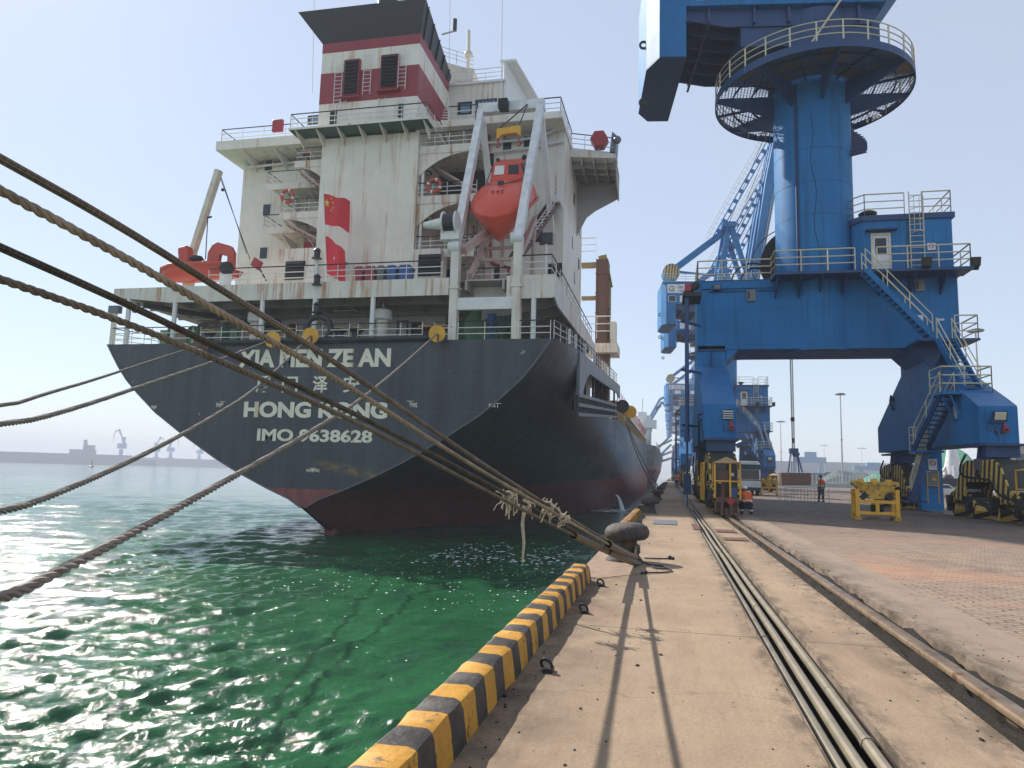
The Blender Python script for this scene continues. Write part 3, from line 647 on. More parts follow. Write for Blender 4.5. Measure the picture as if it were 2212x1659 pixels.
for sd in (1,-1):
    q=MB(); secs=[]
    for Y in ST:
        zt=ztop(Y); row=[]
        zc=min(6.9,zt-.3)
        for z in [min(z,zc+.001*i) for i,z in enumerate(LV)]+[zc+.03+(zt-zc-.03)*k for k in (.34,.67,1)]:
            yy=max(Y,41+max(0,(-1.12-z))*2.2); row.append(V((XC+sd*half(z,yy),yy,z)))
        secs.append(row)
    q.loft(secs,False,False)
    if sd==1: hq=q; hs=secs
    else: hq.add(q.v,[f[::-1] for f in q.f])
hq.build('hull','hull_paint',ship,50)
q=MB(); zz=[z for z,_ in HB]+[]; 
out=[V((XC+half(z,41),41,z)) for z in [-1.12]+LV[5:]+[7.8,8.6,9.35]]; outL=[V((2*XC-p.x,p.y,p.z)) for p in out][::-1]
# transom as strips between matching heights
n=len(out)
q.add(out+outL[::-1],[(i,n+i,n+i+1,i+1) for i in range(n-1)]); q.build('transom','hull_paint',ship,0)
q=MB(); q.tube([p+V((.03,-.03,0)) for p in out],.05,6); q.tube([p+V((-.03,-.03,0)) for p in outL],.05,6); q.build('edge_bead','grey_metal',ship)
for zz_ in (7.1,4.9,2.6): q=MB(); b=half(zz_,41)-.1; q.box((XC-b,40.985,zz_),(XC+b,41,zz_+.03)); q.build('weld_seam','hull_seam',ship)
for xx_ in (-33,-29.5,-25.5,-18.2,-14.6,-10.9):
    zl_=[z for z,h in HB if h>abs(xx_-XC)+.2]; q=MB(); q.box((xx_,40.987,zl_[0] if zl_ else 8),(xx_+.03,41,9.2)); q.build('weld_seam','hull_seam',ship)
q=MB(); q.prism([(XC-.35,44.6,-1.2),(XC-.35,45.0,-6),(XC-.35,49,-6),(XC-.35,49,-1.2)],(.7,0,0)); q.build('rudder','hull_paint',ship)
# decks closing the hull on top
q=MB()
tp=[r[-1] for r,Y in zip(hs,ST) if Y<=50]; q.add([p for p in tp]+[V((2*XC-p.x,p.y,p.z)) for p in tp],[(i,i+1,len(tp)+i+1,len(tp)+i) for i in range(len(tp)-1)])
tp=[r[-1]+V((0,0,-.15)) for r,Y in zip(hs,ST) if Y>=52]; q.add([p for p in tp]+[V((2*XC-p.x,p.y,p.z)) for p in tp],[(i,i+1,len(tp)+i+1,len(tp)+i) for i in range(len(tp)-1)])
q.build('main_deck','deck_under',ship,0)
# poop side band with the arched opening beneath
q=MB(); secs=[]
for Y in (49,50,50.6,51.3,52.2,53.5,55.5,58,62,66,70,75,80,84,86.5,88.5,90):
    zt=lerp_tab(PZ,Y); x=XC+BB-.06; lo=1.15+max(0,(55.5-Y)/6.5)**1.6*3.2; 
    if Y>88: lo=1.5
    secs.append([V((x+.12,Y,zt)),V((x+.12,Y,zt-lo)),V((x-.1,Y,zt-lo)),V((x-.1,Y,zt))])
q.loft(secs,True,True); q.build('poop_side','poop_grey',ship)
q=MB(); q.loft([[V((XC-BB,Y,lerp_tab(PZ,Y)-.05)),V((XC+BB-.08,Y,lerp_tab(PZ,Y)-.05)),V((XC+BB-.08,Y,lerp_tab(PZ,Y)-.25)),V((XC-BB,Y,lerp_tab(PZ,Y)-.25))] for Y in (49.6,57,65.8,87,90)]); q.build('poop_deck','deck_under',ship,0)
# inner bulkhead behind the opening and machinery silhouettes
q=MB(); q.box((XC+BB-4,51,5.5),(XC+BB-3.7,90,12.3)); q.m(1)
for y in (54,58,63,68,74,80,85): q.box((XC+BB-3.6,y,6),(XC+BB-2.8,y+.8,8.6+.03*(y-54)))
for y in (56,62,70,78,86): q.box((XC+BB-.5,y,zmain(y)),(XC+BB-.3,y+.25,lerp_tab(PZ,y)-.3))
q.build('side_bulkhead',['deck_under','dark_metal'],ship)
# gangway stowed on the side
gw=thing('gangway','grey stowed gangway ladder lying along the ship side below the poop rail','gangway',(XC+BB,66,8.6))
p=pX(1252,868,-6.05);p2=pX(1333,893,-6.0); q=MB()
pa=pX(1250,853,-5.95); pb=pX(1332,876,-5.95)
for k,h in enumerate((0,.65,1.3)): q.beam(pa+V((0,0,-h)),pb+V((0,0,-h)),.1,.24)
q.build('stringer','grey_metal',gw); q=MB()
for i in range(46):
    a=pa.lerp(pb,(i+.5)/46); q.box((a.x-.25,a.y-.12,a.z-1.3),(a.x-.1,a.y+.12,a.z))
q.build('tread','dark_metal',gw)
# draft marks and lettering
TR=40.975
def let(s_,u0,u1,v0,v1,name='lettering',bold=.03):
    a=pY(u0,(v0+v1)/2,TR);b=pY(u1,(v0+v1)/2,TR); t=pY((u0+u1)/2,v0,TR);d=pY((u0+u1)/2,v1,TR)
    textmesh(name,s_,'letter',ship,((a+b)/2*.5+(t+d)/2*.5).to_tuple(),(1,0,0),(0,0,1),(t-d).length,bold,.012,(b-a).length)
let('XIA MEN ZE AN',513,842,754,793,'lettering',.045); let('HONG KONG',525,835,868,903,'lettering',.045); let('IMO 9638628',554,803,927,955,'lettering',.035)
for ch,u0,u1 in (('厦',553,585),('门',609,643),('泽',675,708),('安',741,776)): let(ch,u0,u1,812,848,'lettering',.02)
for s_,u0,u1,v0,v1 in (('FWP',467,480,870,880),('FWS',888,901,870,880),('FWP',326,338,876,884),('FWS',1056,1070,872,880),('FWP',662,675,1013,1020),('FWS',676,690,1013,1020)): let(s_,u0,u1,v0,v1,'draft_mark',.02)
for u,v in ((482,868),(886,867),(676,1012),(1075,872)):
    q=MB(); a=pY(u,v,TR); q.box((a.x-.22,TR-.01,a.z),(a.x+.22,TR,a.z+.03)); q.box((a.x-.02,TR-.01,a.z-.25),(a.x+.02,TR,a.z)); q.build('draft_mark','letter',ship)
# rubbing bar on the stern
for u0,u1,v0,v1 in ((440,978,741,729),):
    a=pY(u0,v0,40.8);b=pY(u1,v1,40.8); q=MB(); q.cyl(a,b+V((-1.2,0,0)),.17,10); q.build('rubbing_bar','black_paint',ship)
# ------------------------------------------------------------------ poop rails, winches, posts
DZ=lambda Y:lerp_tab(PZ,Y)
q=MB(); 
for a,b in ((-37.5,-31.2),(-30.6,-24.4),(-23.6,-19.9),(-19.3,-15.0),(-14.2,-13.3),(-12.7,-9.3),(-8.9,-6.95)): railing(q,[(a,41.15,9.36),(b,41.15,9.36)],1.15,r=.03,gap=1.6,top=1)
railing(q,[(-6.75,41.2,9.36),(-6.3,48.6,9.98),(-6.25,57,10.5),(-6.25,65.8,11.07),(-6.3,76,11.75),(-6.3,86,12.4),(-6.9,90,12.6)],1.15,r=.032,gap=1.7,top=1)
railing(q,[(-37.6,41.3,9.36),(-38.2,48,9.98),(-38.2,56,10.5)],1.15,r=.03,gap=1.7,top=1)
for x in (-6.35,): 
    for y in (44.5,47.5,53,60,67,74,81): q.m(0); q.box((x-.02,y,DZ(y)),(x+.12,y+.3,DZ(y)+1.0))
q.build('stern_railing',['white_clean','black_paint'],ship)
# deckhouse wall under the boat deck
wl=pY(608,700,48.6); wr=pY(962,700,48.6)
q=MB(); q.box((wl.x,48.6,9.4),(wr.x,49.2,13.3)); q.box((-37,64.5,9.4),(-8,65,13.3)); 
q.m(1); q.box((wr.x,54.3,9.4),(-8.2,54.6,13.3)); q.box((-37,56,9.4),(-28,56.3,13.3)); q.build('poop_bulkhead',['white_clean','deck_under'],ship)
def door(u0,u1,v0,v1,Y,name='door',m_='dark_void',frame='white_clean',sign=None):
    a=pY(u0,v1,Y);b=pY(u1,v0,Y); q=MB(); q.box((a.x,Y-.09,a.z),(b.x,Y-.01,b.z)); d=q.build(name,m_,ship,bevel=.05)
    q=MB(); w_=.09
    q.box((a.x-w_,Y-.12,a.z-w_),(a.x,Y,b.z+w_)); q.box((b.x,Y-.12,a.z-w_),(b.x+w_,Y,b.z+w_)); q.box((a.x,Y-.12,b.z),(b.x,Y,b.z+w_)); q.build('door_frame',frame,d)
    if sign: q=MB(); q.box((a.x+.2,Y-.13,a.z+.9),(a.x+.75,Y-.1,a.z+1.15)); q.build('exit_sign','dark_void',d); textmesh('sign_text',sign,'letter',d,(a.x+.475,Y-.14,a.z+1.02),(1,0,0),(0,0,1),.15,.01,.004)
    return d
door(860,880,695,728,48.6,m_='white_clean',frame='black_paint',sign='EXIT'); door(888,912,697,728,48.6); door(624,642,700,726,48.6)
# posts holding the boat deck
q=MB()
for u in (276,376,565,680,804,1152): a=pY(u,690,41.45); q.cyl((a.x,41.45,9.3),(a.x,41.45,12.9),.16,12)
q.cyl((-30,46,9.3),(-30,46,13),.14,10); q.build('deck_post','white_clean',ship)
# boat deck slab with rusty fascia
q=MB(); ZB=13.35
for (x0,x1,y0,y1) in ((-37.85,-13.45,41.3,50),(-13.45,-9.75,43.2,50),(-9.75,-6.9,41.3,50),(-37.85,-6.85,50,65)):
    q.box((x0,y0,ZB-.12),(x1,y1,ZB))
q.box((-33.3,41.3,12.25),(-13.45,41.42,ZB-.12)); q.prism([(-37.85,41.3,ZB-.12),(-37.85,41.3,12.75),(-33.3,41.3,12.25),(-33.3,41.3,ZB-.12)],(0,.12,0)); q.box((-13.45,43.2,12.2),(-9.75,43.32,ZB-.12)); q.box((-9.75,41.3,11.9),(-6.9,41.42,ZB-.12)); q.box((-13.57,41.42,12.25),(-13.45,43.2,ZB-.12)); q.box((-9.75,41.42,11.9),(-9.63,43.2,ZB-.12))
q.prism([(-6.9,41.3,ZB+.02),(-6.9,41.3,11.95),(-6.9,43,11.7),(-6.9,65.2,12.4),(-6.9,65.2,ZB+.02)],(.12,0,0)); q.prism([(-37.85,41.42,ZB-.12),(-37.85,41.42,12.75),(-37.85,65,12.75),(-37.85,65,ZB-.12)],(-.1,0,0))
q.build('boat_deck','white_rusty',ship)
q=MB()
for x in np.arange(-36.5,-7,2.4): q.box((x,41.6,12.6),(x+.14,54.2,ZB-.125))
for y in (44.5,47.6,51,58,62): q.box((-37.5,y,12.5),(-7.2,y+.16,ZB-.13))
for y in np.arange(44,64,2.6): q.prism([(-7.0,y,12.1),(-7.0,y,ZB-.14),(-12.0,y,ZB-.14),(-12,y,11.2)],(0,.14,0))
for i in range(7): y=45+i*2.6; q.torus((-34.5,y,11.4),(0,1,0),1.7,.09,14,6,0,math.pi)
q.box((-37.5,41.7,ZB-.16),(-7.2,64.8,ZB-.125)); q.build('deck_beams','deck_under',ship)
q=MB(); q.cyl((-36,42,12.3),(-26,55,12.2),.2,8); q.build('deck_pipe','dark_metal',ship)
for u,v in ((745,668),(1050,660),(585,658),(500,690)):
    a=pY(u,v,46); q=MB(); q.box((a.x-1.0,46,a.z-.06),(a.x+1.0,46.2,a.z+.06)); q.m(1); q.box((a.x-.95,45.98,a.z-.12),(a.x+.95,46.18,a.z-.06)); q.m(0); q.cyl((a.x-.8,46.1,a.z),(a.x-.8,46.1,12.9),.03,6); q.cyl((a.x+.8,46.1,a.z),(a.x+.8,46.1,12.9),.03,6); q.build('tube_lamp',['dark_metal','cream'],ship)
# boat deck railings
q=MB()
railing(q,[(-37.7,54,ZB),(-37.7,51,ZB)],1.1,r=.03,top=1); railing(q,[(-30.6,41.5,ZB),(-14.0,41.5,ZB)],1.2,r=.034,gap=2.4,top=1)
railing(q,[(-12.9,43.4,ZB),(-9.6,43.4,ZB)],1.15,r=.034,gap=1.8,top=1)
railing(q,[(-9.5,41.5,ZB),(-7.0,41.5,ZB),(-7.0,48,ZB),(-7.0,56,ZB),(-7,64,ZB)],1.3,r=.036,gap=1.7,top=1)
q.build('boat_deck_railing',['white_clean','black_paint'],ship)
# ------------------------------------------------------------------ casing and funnel
cx0,cx1=-26.9,-18.85
q=MB(); q.box((cx0,49,ZB),(cx1,56,27.9)); cas=q.build('engine_casing','white_paint',ship)
def panel(u0,u1,v0,v1,Y,name,mats,parent,dep=.1,slats=0):
    a=pY(u0,v1,Y);b=pY(u1,v0,Y); q=MB(); q.box((a.x,Y-dep,a.z),(b.x,Y,b.z)); 
    for k in range(slats):
        z=a.z+(b.z-a.z)*(k+.5)/slats; q.m(1 if len(mats)>1 else 0); q.prism([(a.x+.05,Y-dep,z+.08),(a.x+.05,Y-dep-.12,z-.1),(a.x+.05,Y-dep-.1,z-.12),(a.x+.05,Y-dep,z+.05)],(b.x-a.x-.1,0,0)); q.m(0)
    return q.build(name,mats,parent)
panel(903,953,549,597,48.4,'vent_louvre',['dark_void','black_paint'],ship,.1,6); panel(616,660,564,605,48.4,'vent_louvre',['dark_void','black_paint'],ship,.1,6)
q=MB(); a=pY(607,606,49);b=pY(690,540,49); q.box((a.x,48.4,ZB),(b.x,50,b.z)); a=pY(895,600,49);b=pY(968,541,49); q.box((a.x,48.4,ZB),(b.x-.4,50,b.z)); q.build('vent_house','white_rusty',ship)
bands=[(28.7,30.15,'white_paint'),(30.15,33.0,'funnel_red'),(33.0,34.75,'white_paint'),(34.75,35.35,'funnel_red')]
fx0,fx1=-27.4,-19.1; q=MB()
q.box((fx0,49,27.2),(fx1,56.4,35.3)); fun=q.build('funnel','white_paint',ship)
for z0,z1,mm in ((30.15,32.75,'funnel_red'),(34.5,35.32,'funnel_red')):
    q=MB(); q.box((fx0-.012,48.988,z0),(fx1+.012,56.412,z1)); q.build('colour_band',mm,fun)
q=MB(); b4=[V((fx0,49,35.3)),V((fx1,49,35.3)),V((fx1,56.4,35.3)),V((fx0,56.4,35.3))]; t4=[V((-29.3,48.1,37.75)),V((-18.45,48.1,37.65)),V((-18.95,56.6,36.1)),V((-28.0,56.6,36.1))]
q.add(b4+t4,[(0,1,5,4),(1,2,6,5),(2,3,7,6),(3,0,4,7),(4,5,6,7),(3,2,1,0)])
for k in range(5): p=b4[1].lerp(b4[2],k/5+.1); t=t4[1].lerp(t4[2],k/5+.1); q.beam(p+V((.05,0,0)),t+V((.05,0,0)),.06,.12)
q.build('funnel_top','black_paint',fun)
a=pY(838,8,51); q=MB(); q.cyl((a.x,51,36),(a.x,51,40),.85,18); q.build('exhaust_pipe','black_paint',fun)
q=MB(); a=pY(908,8,52)
railing(q,[(a.x-.9,51.5,37.2),(a.x+1.2,51.5,37.2)],1.0,gap=.7,r=.03); q.m(0); q.beam(V((-18.4,52,37.1)),V((-17.2,52,37.3)),.1,.1); q.m(1); q.cyl((-17.3,52,37.3),(-17.3,52,38.3),.18,8); q.build('funnel_railing',['rail_cream','black_paint'],fun)
for (u0,u1,v0,v1) in ((742,774,128,203),(822,858,117,188)):
    a=pY(u0,v1,48.7);b=pY(u1,v0,48.7); q=MB(); q.box((a.x-.12,48.75,a.z-.12),(b.x+.12,49,b.z+.1)); q.m(1); q.box((a.x,48.7,a.z),(b.x,48.76,b.z)); q.m(2)
    for k in range(9): z=a.z+(b.z-a.z)*(k+.5)/9; q.prism([(a.x,48.7,z+.1),(a.x,48.5,z-.08),(a.x,48.52,z-.12),(a.x,48.7,z+.05)],(b.x-a.x,0,0))
    q.m(0); q.box((a.x-.3,48.6,a.z-.35),(b.x+.3,49,a.z-.25)); q.build('funnel_louvre',['funnel_red','dark_void','black_paint'],fun)
for (u,v0,v1) in ((727,133,224),(790,112,203),(866,105,192)):
    a=pY(u,v1,48.7);b=pY(u+4,v0,48.7); q=MB(); ladder(q,(a.x,48.75,a.z),(a.x,48.75,b.z),.62,(1,0,0),.33,.022); q.m(1); zs=32.75
    q.build('funnel_ladder',['white_clean'],fun)
for (u,v0,v1) in ((735,216,270),(820,210,265),(858,208,262)):
    a=pY(u,v1,48.7);b=pY(u,v0,48.7); q=MB(); ladder(q,(a.x,48.85,a.z),(a.x,48.85,b.z),.55,(1,0,0),.33,.02); q.build('funnel_ladder',['white_clean'],fun)
for (u0,u1,v0,v1) in ((712,728,239,269),(860,872,224,255)): panel(u0,u1,v0,v1,48.96,'funnel_opening',['dark_void'],fun,.04)
# walkway round the funnel
a=pY(660,287,47.6);b=pY(938,252,47.6); q=MB(); zW=27.35
q.box((-29,47.4,zW),(-17.6,49,zW+.16)); q.box((-29,49,zW),(-27.4,53,zW+.16)); q.box((-19.1,49,zW),(-17.6,53,zW+.16)); q.m(1); q.box((-28.95,47.45,zW-.02),(-17.65,48.98,zW-.001)); q.m(0)
for x in np.arange(-28.5,-17.5,1.75): q.prism([(x,47.5,zW-.02),(x,49,zW-.02),(x,49,zW-.9)],(.08,0,0))
q.build('funnel_walkway',['white_paint','green_under'],fun)
q=MB(); railing(q,[(-28.9,53,zW+.16),(-28.9,47.5,zW+.16),(-17.7,47.5,zW+.16),(-17.7,51,zW+.16)],1.15,r=.035,gap=1.9,top=1); q.build('walkway_railing',['white_clean','black_paint'],fun)
# ------------------------------------------------------------------ accommodation block
hx0,hx1=-37.3,-8.3; ZR=29.0
q=MB(); q.box((hx0,54.2,ZB),(-27.6,66,ZR-1.0)); q.box((-27.6,54.25,ZB),(-18,66,ZR-1)); q.box((-18,54.2,ZB),(hx1,66,ZR)); blk=q.build('accommodation_block','white_paint',ship)
for b_ in (((-38.4,51.6,28.35),(-27,66.2,29.15)),((-19.05,51.9,28.95),(-8.2,66.2,29.5))): q=MB(); q.box(*b_); q.build('bridge_deck','white_paint',ship)
q=MB()
for x in (-36,-33,-30): q.prism([(x,51.7,28.34),(x,54.2,28.34),(x,54.2,27.2)],(.1,0,0))
for x in np.arange(-18,-9,1.5): q.prism([(x,52,28.94),(x,54.2,28.94),(x,54.2,28.1)],(.1,0,0))
q.tube([(-36.5,53.9,27.7),(-31,53.9,27.9),(-30.8,53.9,27),(-30.8,53.9,14)],.11,8); q.tube([(-18,53.8,28.2),(-12,53.8,28.3),(-10,53.8,28.5),(-9,53.8,29.0)],.11,8); q.tube([(-14.7,53.9,20),(-14.7,53.9,27.4),(-11.3,53.9,27.6),(-8.4,53.9,28.0)],.1,8); q.build('wall_pipe','white_clean',ship)
q=MB(); railing(q,[(-30,52,29.15),(-38.2,52,29.15),(-38.2,60,29.15)],1.25,r=.035,gap=2.2,top=1); railing(q,[(-17.6,52.2,29.5),(-8.4,52.2,29.5),(-8.35,56,29.5),(-8.3,58,29.5)],1.3,r=.04,gap=2.4,top=1); q.build('bridge_deck_railing',['white_clean','black_paint'],ship)
def porthole(u,v,w_,h_,Y,par=None):
    c=pY(u,v,Y); q=MB(); q.box((c.x-w_/2,Y-.06,c.z-h_/2),(c.x+w_/2,Y-.005,c.z+h_/2)); f=q.build('window','white_clean',par or blk,bevel=.1); q=MB(); q.box((c.x-w_/2+.07,Y-.075,c.z-h_/2+.07),(c.x+w_/2-.07,Y-.05,c.z+h_/2-.07)); q.build('pane','glass_dark',f,bevel=.08)
for u,v in ((581,357),(577,454),(570,547),(1096,314),(1141,308),(1027,523),(1163,510)): porthole(u,v,.85,1.15,54.2)
for i,(u,v) in enumerate(((1235,330),(1240,430),(1237,525),(1241,600),(1252,400),(1253,500),(1250,570))):
    c=pX(u,v,hx1); q=MB(); q.box((hx1+.005,c.y-.35,c.z-.5),(hx1+.05,c.y+.35,c.z+.5)); q.build('window','glass_dark',blk,bevel=.04)
# left stair platforms beside the casing
lv=[(574,330,685,.0),(570,400,690,1),(592,462,690,2),(568,497,680,1)]
def slab(x0,x1,y0,y1,z,parent,th=.14,fh=.55,name='platform',rail=True,m_='white_rusty'):
    q=MB(); q.box((x0,y0,z-th),(x1,y1,z)); q.box((x0,y0-.06,z-fh),(x1,y0,z)); o=q.build(name,m_,parent)
    if rail: q=MB(); railing(q,[(x0+.05,y1,z),(x0+.05,y0+.05,z),(x1,y0+.05,z)],1.1,r=.03,gap=1.3,top=1); q.build('platform_railing',['white_clean','black_paint'],o)
    return o
zl=[]
for (u0,u1,vt,kind) in ((637,688,349,0),(575,684,398,1),(605,688,460,0),(568,680,492,1)):
    Yp=49.6 if kind==0 else 51.4; a=pY(u0,vt,Yp); x1=cx0-.02
    o=slab(a.x,x1,Yp,54.2,a.z,ship); zl.append((a.x,a.z,Yp,kind))
    if kind==0:
        q=MB(); N=9; pts=[]
        for i in range(N+1): t=i/N; pts.append((a.x+.1+(x1-a.x-.1)*t,Yp+.002,a.z-.55-1.15*t**2.2))
        q.prism([(a.x+.1,Yp+.002,a.z-.5)]+pts[1:]+[(x1,Yp+.002,a.z-.5)],(0,.08,0)); q.build('arch_plate','white_rusty',o)
        q=MB(); q.prism([(a.x+.2,Yp+.3,a.z-.5),(a.x+.2,Yp+.3,a.z-.7),(x1,Yp+.3,a.z-2.5),(x1,Yp+.3,a.z-2.3)],(0,3.0,0))
        for k in range(7): t=(k+.5)/7; q.box((a.x+.2+(x1-a.x-.2)*t-.06,Yp+.35,a.z-.82-1.8*t),(a.x+.2+(x1-a.x-.2)*t+.06,Yp+3.2,a.z-.65-1.8*t))
        q.build('stair_flight','pinkish',o)
    else:
        q=MB(); 
        for k in (.25,.6): xx=a.x+(x1-a.x)*k; q.prism([(xx,51.5,a.z-.5),(xx,54.2,a.z-.5),(xx,54.2,a.z-1.7)],(.08,0,0))
        q.build('bracket','white_clean',o)
q=MB(); q.cyl((-28.1,53.6,ZB),(-28.1,53.6,29),.1,8); q.build('fire_pipe','red_paint',ship)
for v in (468,535,325): 
    a=pY(672,v,53.5); q=MB(); q.box((a.x-.6,53.3,a.z-.45),(a.x+.6,53.6,a.z+.45)); q.build('hose_box','red_paint',ship)
# right alcoves with arched fronts between casing and davit
for k,(v0,v1) in enumerate(((318,332),(425,438),(541,556))):
    a=pY(900,v0,49.3); zt=a.z; x0,x1=cx1+.02,-14.2; q=MB()
    q.box((x0,49.3,zt-.15),(x1,54.2,zt)); q.box((x0,49.24,zt-.62),(x1,49.3,zt))
    if k<2:
        N=12; arc=[(x0+(x1-x0)*(i/N),49.302,zt-.62-1.75*(1-i/N)**2.6) for i in range(N+1)]
        q.prism([(x0,49.302,zt-.6)]+arc+[(x1,49.302,zt-.6)],(0,.08,0))
    o=q.build('alcove_deck','white_rusty',ship); q=MB(); railing(q,[(x0,49.4,zt),(x1,49.4,zt)],1.1,r=.034,gap=1.3,top=1); q.build('alcove_railing',['white_clean','black_paint'],o)
    q=MB(); q.prism([(x0+.5,50.5,zt-.8),(x0+.5,50.5,zt-1.0),(x1,50.5,zt-3.6),(x1,50.5,zt-3.4)],(0,1.5,0)); q.build('stair_flight','pinkish',o)
    a=pY(918,(371,478,600)[k],51); q=MB(); q.obox(a,(.55,0,-.2),(0,.1,0),(.05,0,.12)); q.m(1); q.obox(a+V((0,-.1,-.08)),(.45,0,-.16),(0,.05,0),(.03,0,.07)); q.build('tube_lamp',['dark_metal','cream'],o)
q=MB(); q.box((-18.6,53.9,24),(-14.2,54.18,27.4)); q.box((-18.4,53.9,16.5),(-17.2,54.15,18.7)); q.build('alcove_opening','dark_void',ship)
q=MB(); q.cyl((cx1+.3,49.5,ZB),(cx1+.3,49.5,24.5),.12,8); q.build('wall_pipe','white_clean',ship)
# upper deckhouse (bridge) and masts
brg=MB(); a=pY(945,245,57);b=pY(1088,165,57); brg.box((-29.9,57,29.0),(-14.3,64,35.4)); a2=pY(655,290,54.6); bridge=brg.build('bridge_house','white_paint',ship)
q=MB(); q.box((-29.6,53.5,28.6),(-27.42,56.9,32.6)); q.build('funnel_side_house','white_clean',ship)
q=MB(); q.prism([(-29.7,53.4,32.6),(-27.4,53.4,32.6),(-29.7,53.4,33.8)],(0,2,0)); q.build('wing_screen','white_clean',ship)
for (u0,u1,v0,v1,Y,n) in ((988,1020,219,249,57,1),(1026,1074,212,246,57,1),(664,692,248,271,53.5,1)):
    a=pY(u0,v1,Y);b=pY(u1,v0,Y); q=MB(); q.box((a.x,Y-.06,a.z),(b.x,Y-.01,b.z)); f=q.build('bridge_window','glass_dark',bridge,bevel=.04); q=MB()
    N=14
    for i in range(N): x=a.x+.3+(b.x-a.x-.45)*i/N; q.box((x,Y-.085,a.z+.12),(x+(b.x-a.x)/N*.6,Y-.065,b.z-.15-.1*(i%3)))
    q.build('curtain','curtain',f)
q=MB(); q.box((-30.3,56.8,35.4),(-14.1,64.4,35.6)); q.build('bridge_roof','white_clean',bridge)
q=MB(); railing(q,[(-19,57,35.6),(-14.4,57,35.6),(-14.4,64,35.6)],1.2,r=.03,gap=1.7); q.build('roof_railing','white_clean',bridge)
a=pY(945,155,58);b=pY(1013,175,58); q=MB(); q.prism([(-21.5,58,36.6),(-17.4,58,36.4),(-17.3,58,37.4),(-21.5,58,39.0)],(0,3,0)); q.build('bridge_awning','cream',bridge)
q=MB(); railing(q,[(-21,58,39.0),(-19,58,38.2),(-17.4,58,37.5)],1.2,r=.03,gap=1.2); q.build('awning_railing','white_clean',bridge)
q=MB(); c_=pY(1010,170,59); q.cyl((c_.x,59,36),(c_.x,59,39.6),.22,10,.15); q.ball((c_.x,59,39.6),.4,12); q.cyl((c_.x,59,40),(c_.x-.05,59,42),.16,8); q.box((c_.x-.6,58.8,38),(c_.x+.6,59.2,38.15)); q.build('radar_mast','cream',bridge)
q=MB(); q.prism([(-14.25,57,30),(-14.25,57,37.2),(-12.0,64,34.5),(-12.0,64,30)],(.2,0,0)); q.prism([(-14.6,56.9,37.2),(-13.2,56.9,37.2),(-10.9,64.2,34.6),(-12.3,64.2,34.6)],(0,0,.2)); q.build('bridge_screen','white_clean',bridge)
q=MB(); a=pY(948,200,56.6);b=pY(982,250,56.6); ladder(q,(b.x,54.2,29.5),(a.x+.3,56.6,35.4),.9,(1,.3,0),.35,.05); q.build('inclined_ladder','white_clean',bridge)
for u,v0,v1 in ((675,-10,200),(1083,-10,200),(970,-10,150)): a=pY(u,v1,56); b=pY(u+1,v0,56); q=MB(); q.tube([(a.x,56,a.z),(b.x,56,b.z+3)],.03,5); q.build('whip_antenna','white_clean',bridge)
for u,v in ((958,187),(1012,240)): a=pY(1003,188,56.9) if u>1000 else pY(960,187,56.9); 
# starboard bridge wing
q=MB(); yw0,yw1=57.5,62.5; 
def PW(u,v): return pY(u,v,yw0)
z0=pY(1240,318,yw0).z; z1=pY(1330,337,yw0).z
q.prism([(hx1,yw0,28.3),(-4.5,yw0,27.9),(-4.5,yw0,28.4),(hx1,yw0,29.1)],(0,yw1-yw0,0)); q.build('bridge_wing','white_paint',ship)
q=MB(); q.prism([(hx1,yw1-.3,28.3),(-4.6,yw1-.3,27.9),(-4.6,yw1-.3,26.2),(-6.6,yw1-.3,25.2),(-7.4,yw1-.3,24.6),(hx1,yw1-.3,22.9)],(0,.15,0))
for x in (-5.4,-6.4,-7.4): q.box((x,yw0+.05,27.5),(x+.1,yw1-.3,28.25))
for y in (58.6,60,61.3): q.box((hx1,y,27.7),(-4.6,y+.1,28.2))
q.prism([(-4.6,yw0+.1,28.2),(-4.6,yw1-.2,28.2),(-4.6,yw1-.2,26.0),(-4.6,yw0+2.2,26.6)],(.1,0,0)); q.build('wing_bracket','deck_under',ship)
q=MB(); railing(q,[(hx1,yw0,29.1),(-4.7,yw0,28.4),(-4.7,yw1,28.4)],1.3,r=.035,gap=1.3,top=1); q.build('wing_railing',['white_clean','black_paint'],ship)
a=pY(1305,305,yw0-.2); q=MB(); q.lathe((-5.85,yw0-.1,29.5),[(.2,-.55),(.75,-.5),(.75,.5),(.2,.55)],6,(0,1,0)); q.build('wing_light_box','red_paint',ship)
q=MB(); q.prism([(-5.0,yw0,28.4),(-4.5,yw0,28.3),(-4.4,yw0,29.9),(-4.8,yw0,30.3)],(0,2,0)); q.ball((-4.35,yw0,29.5),.35,10); q.build('wing_console','grey_metal',ship)
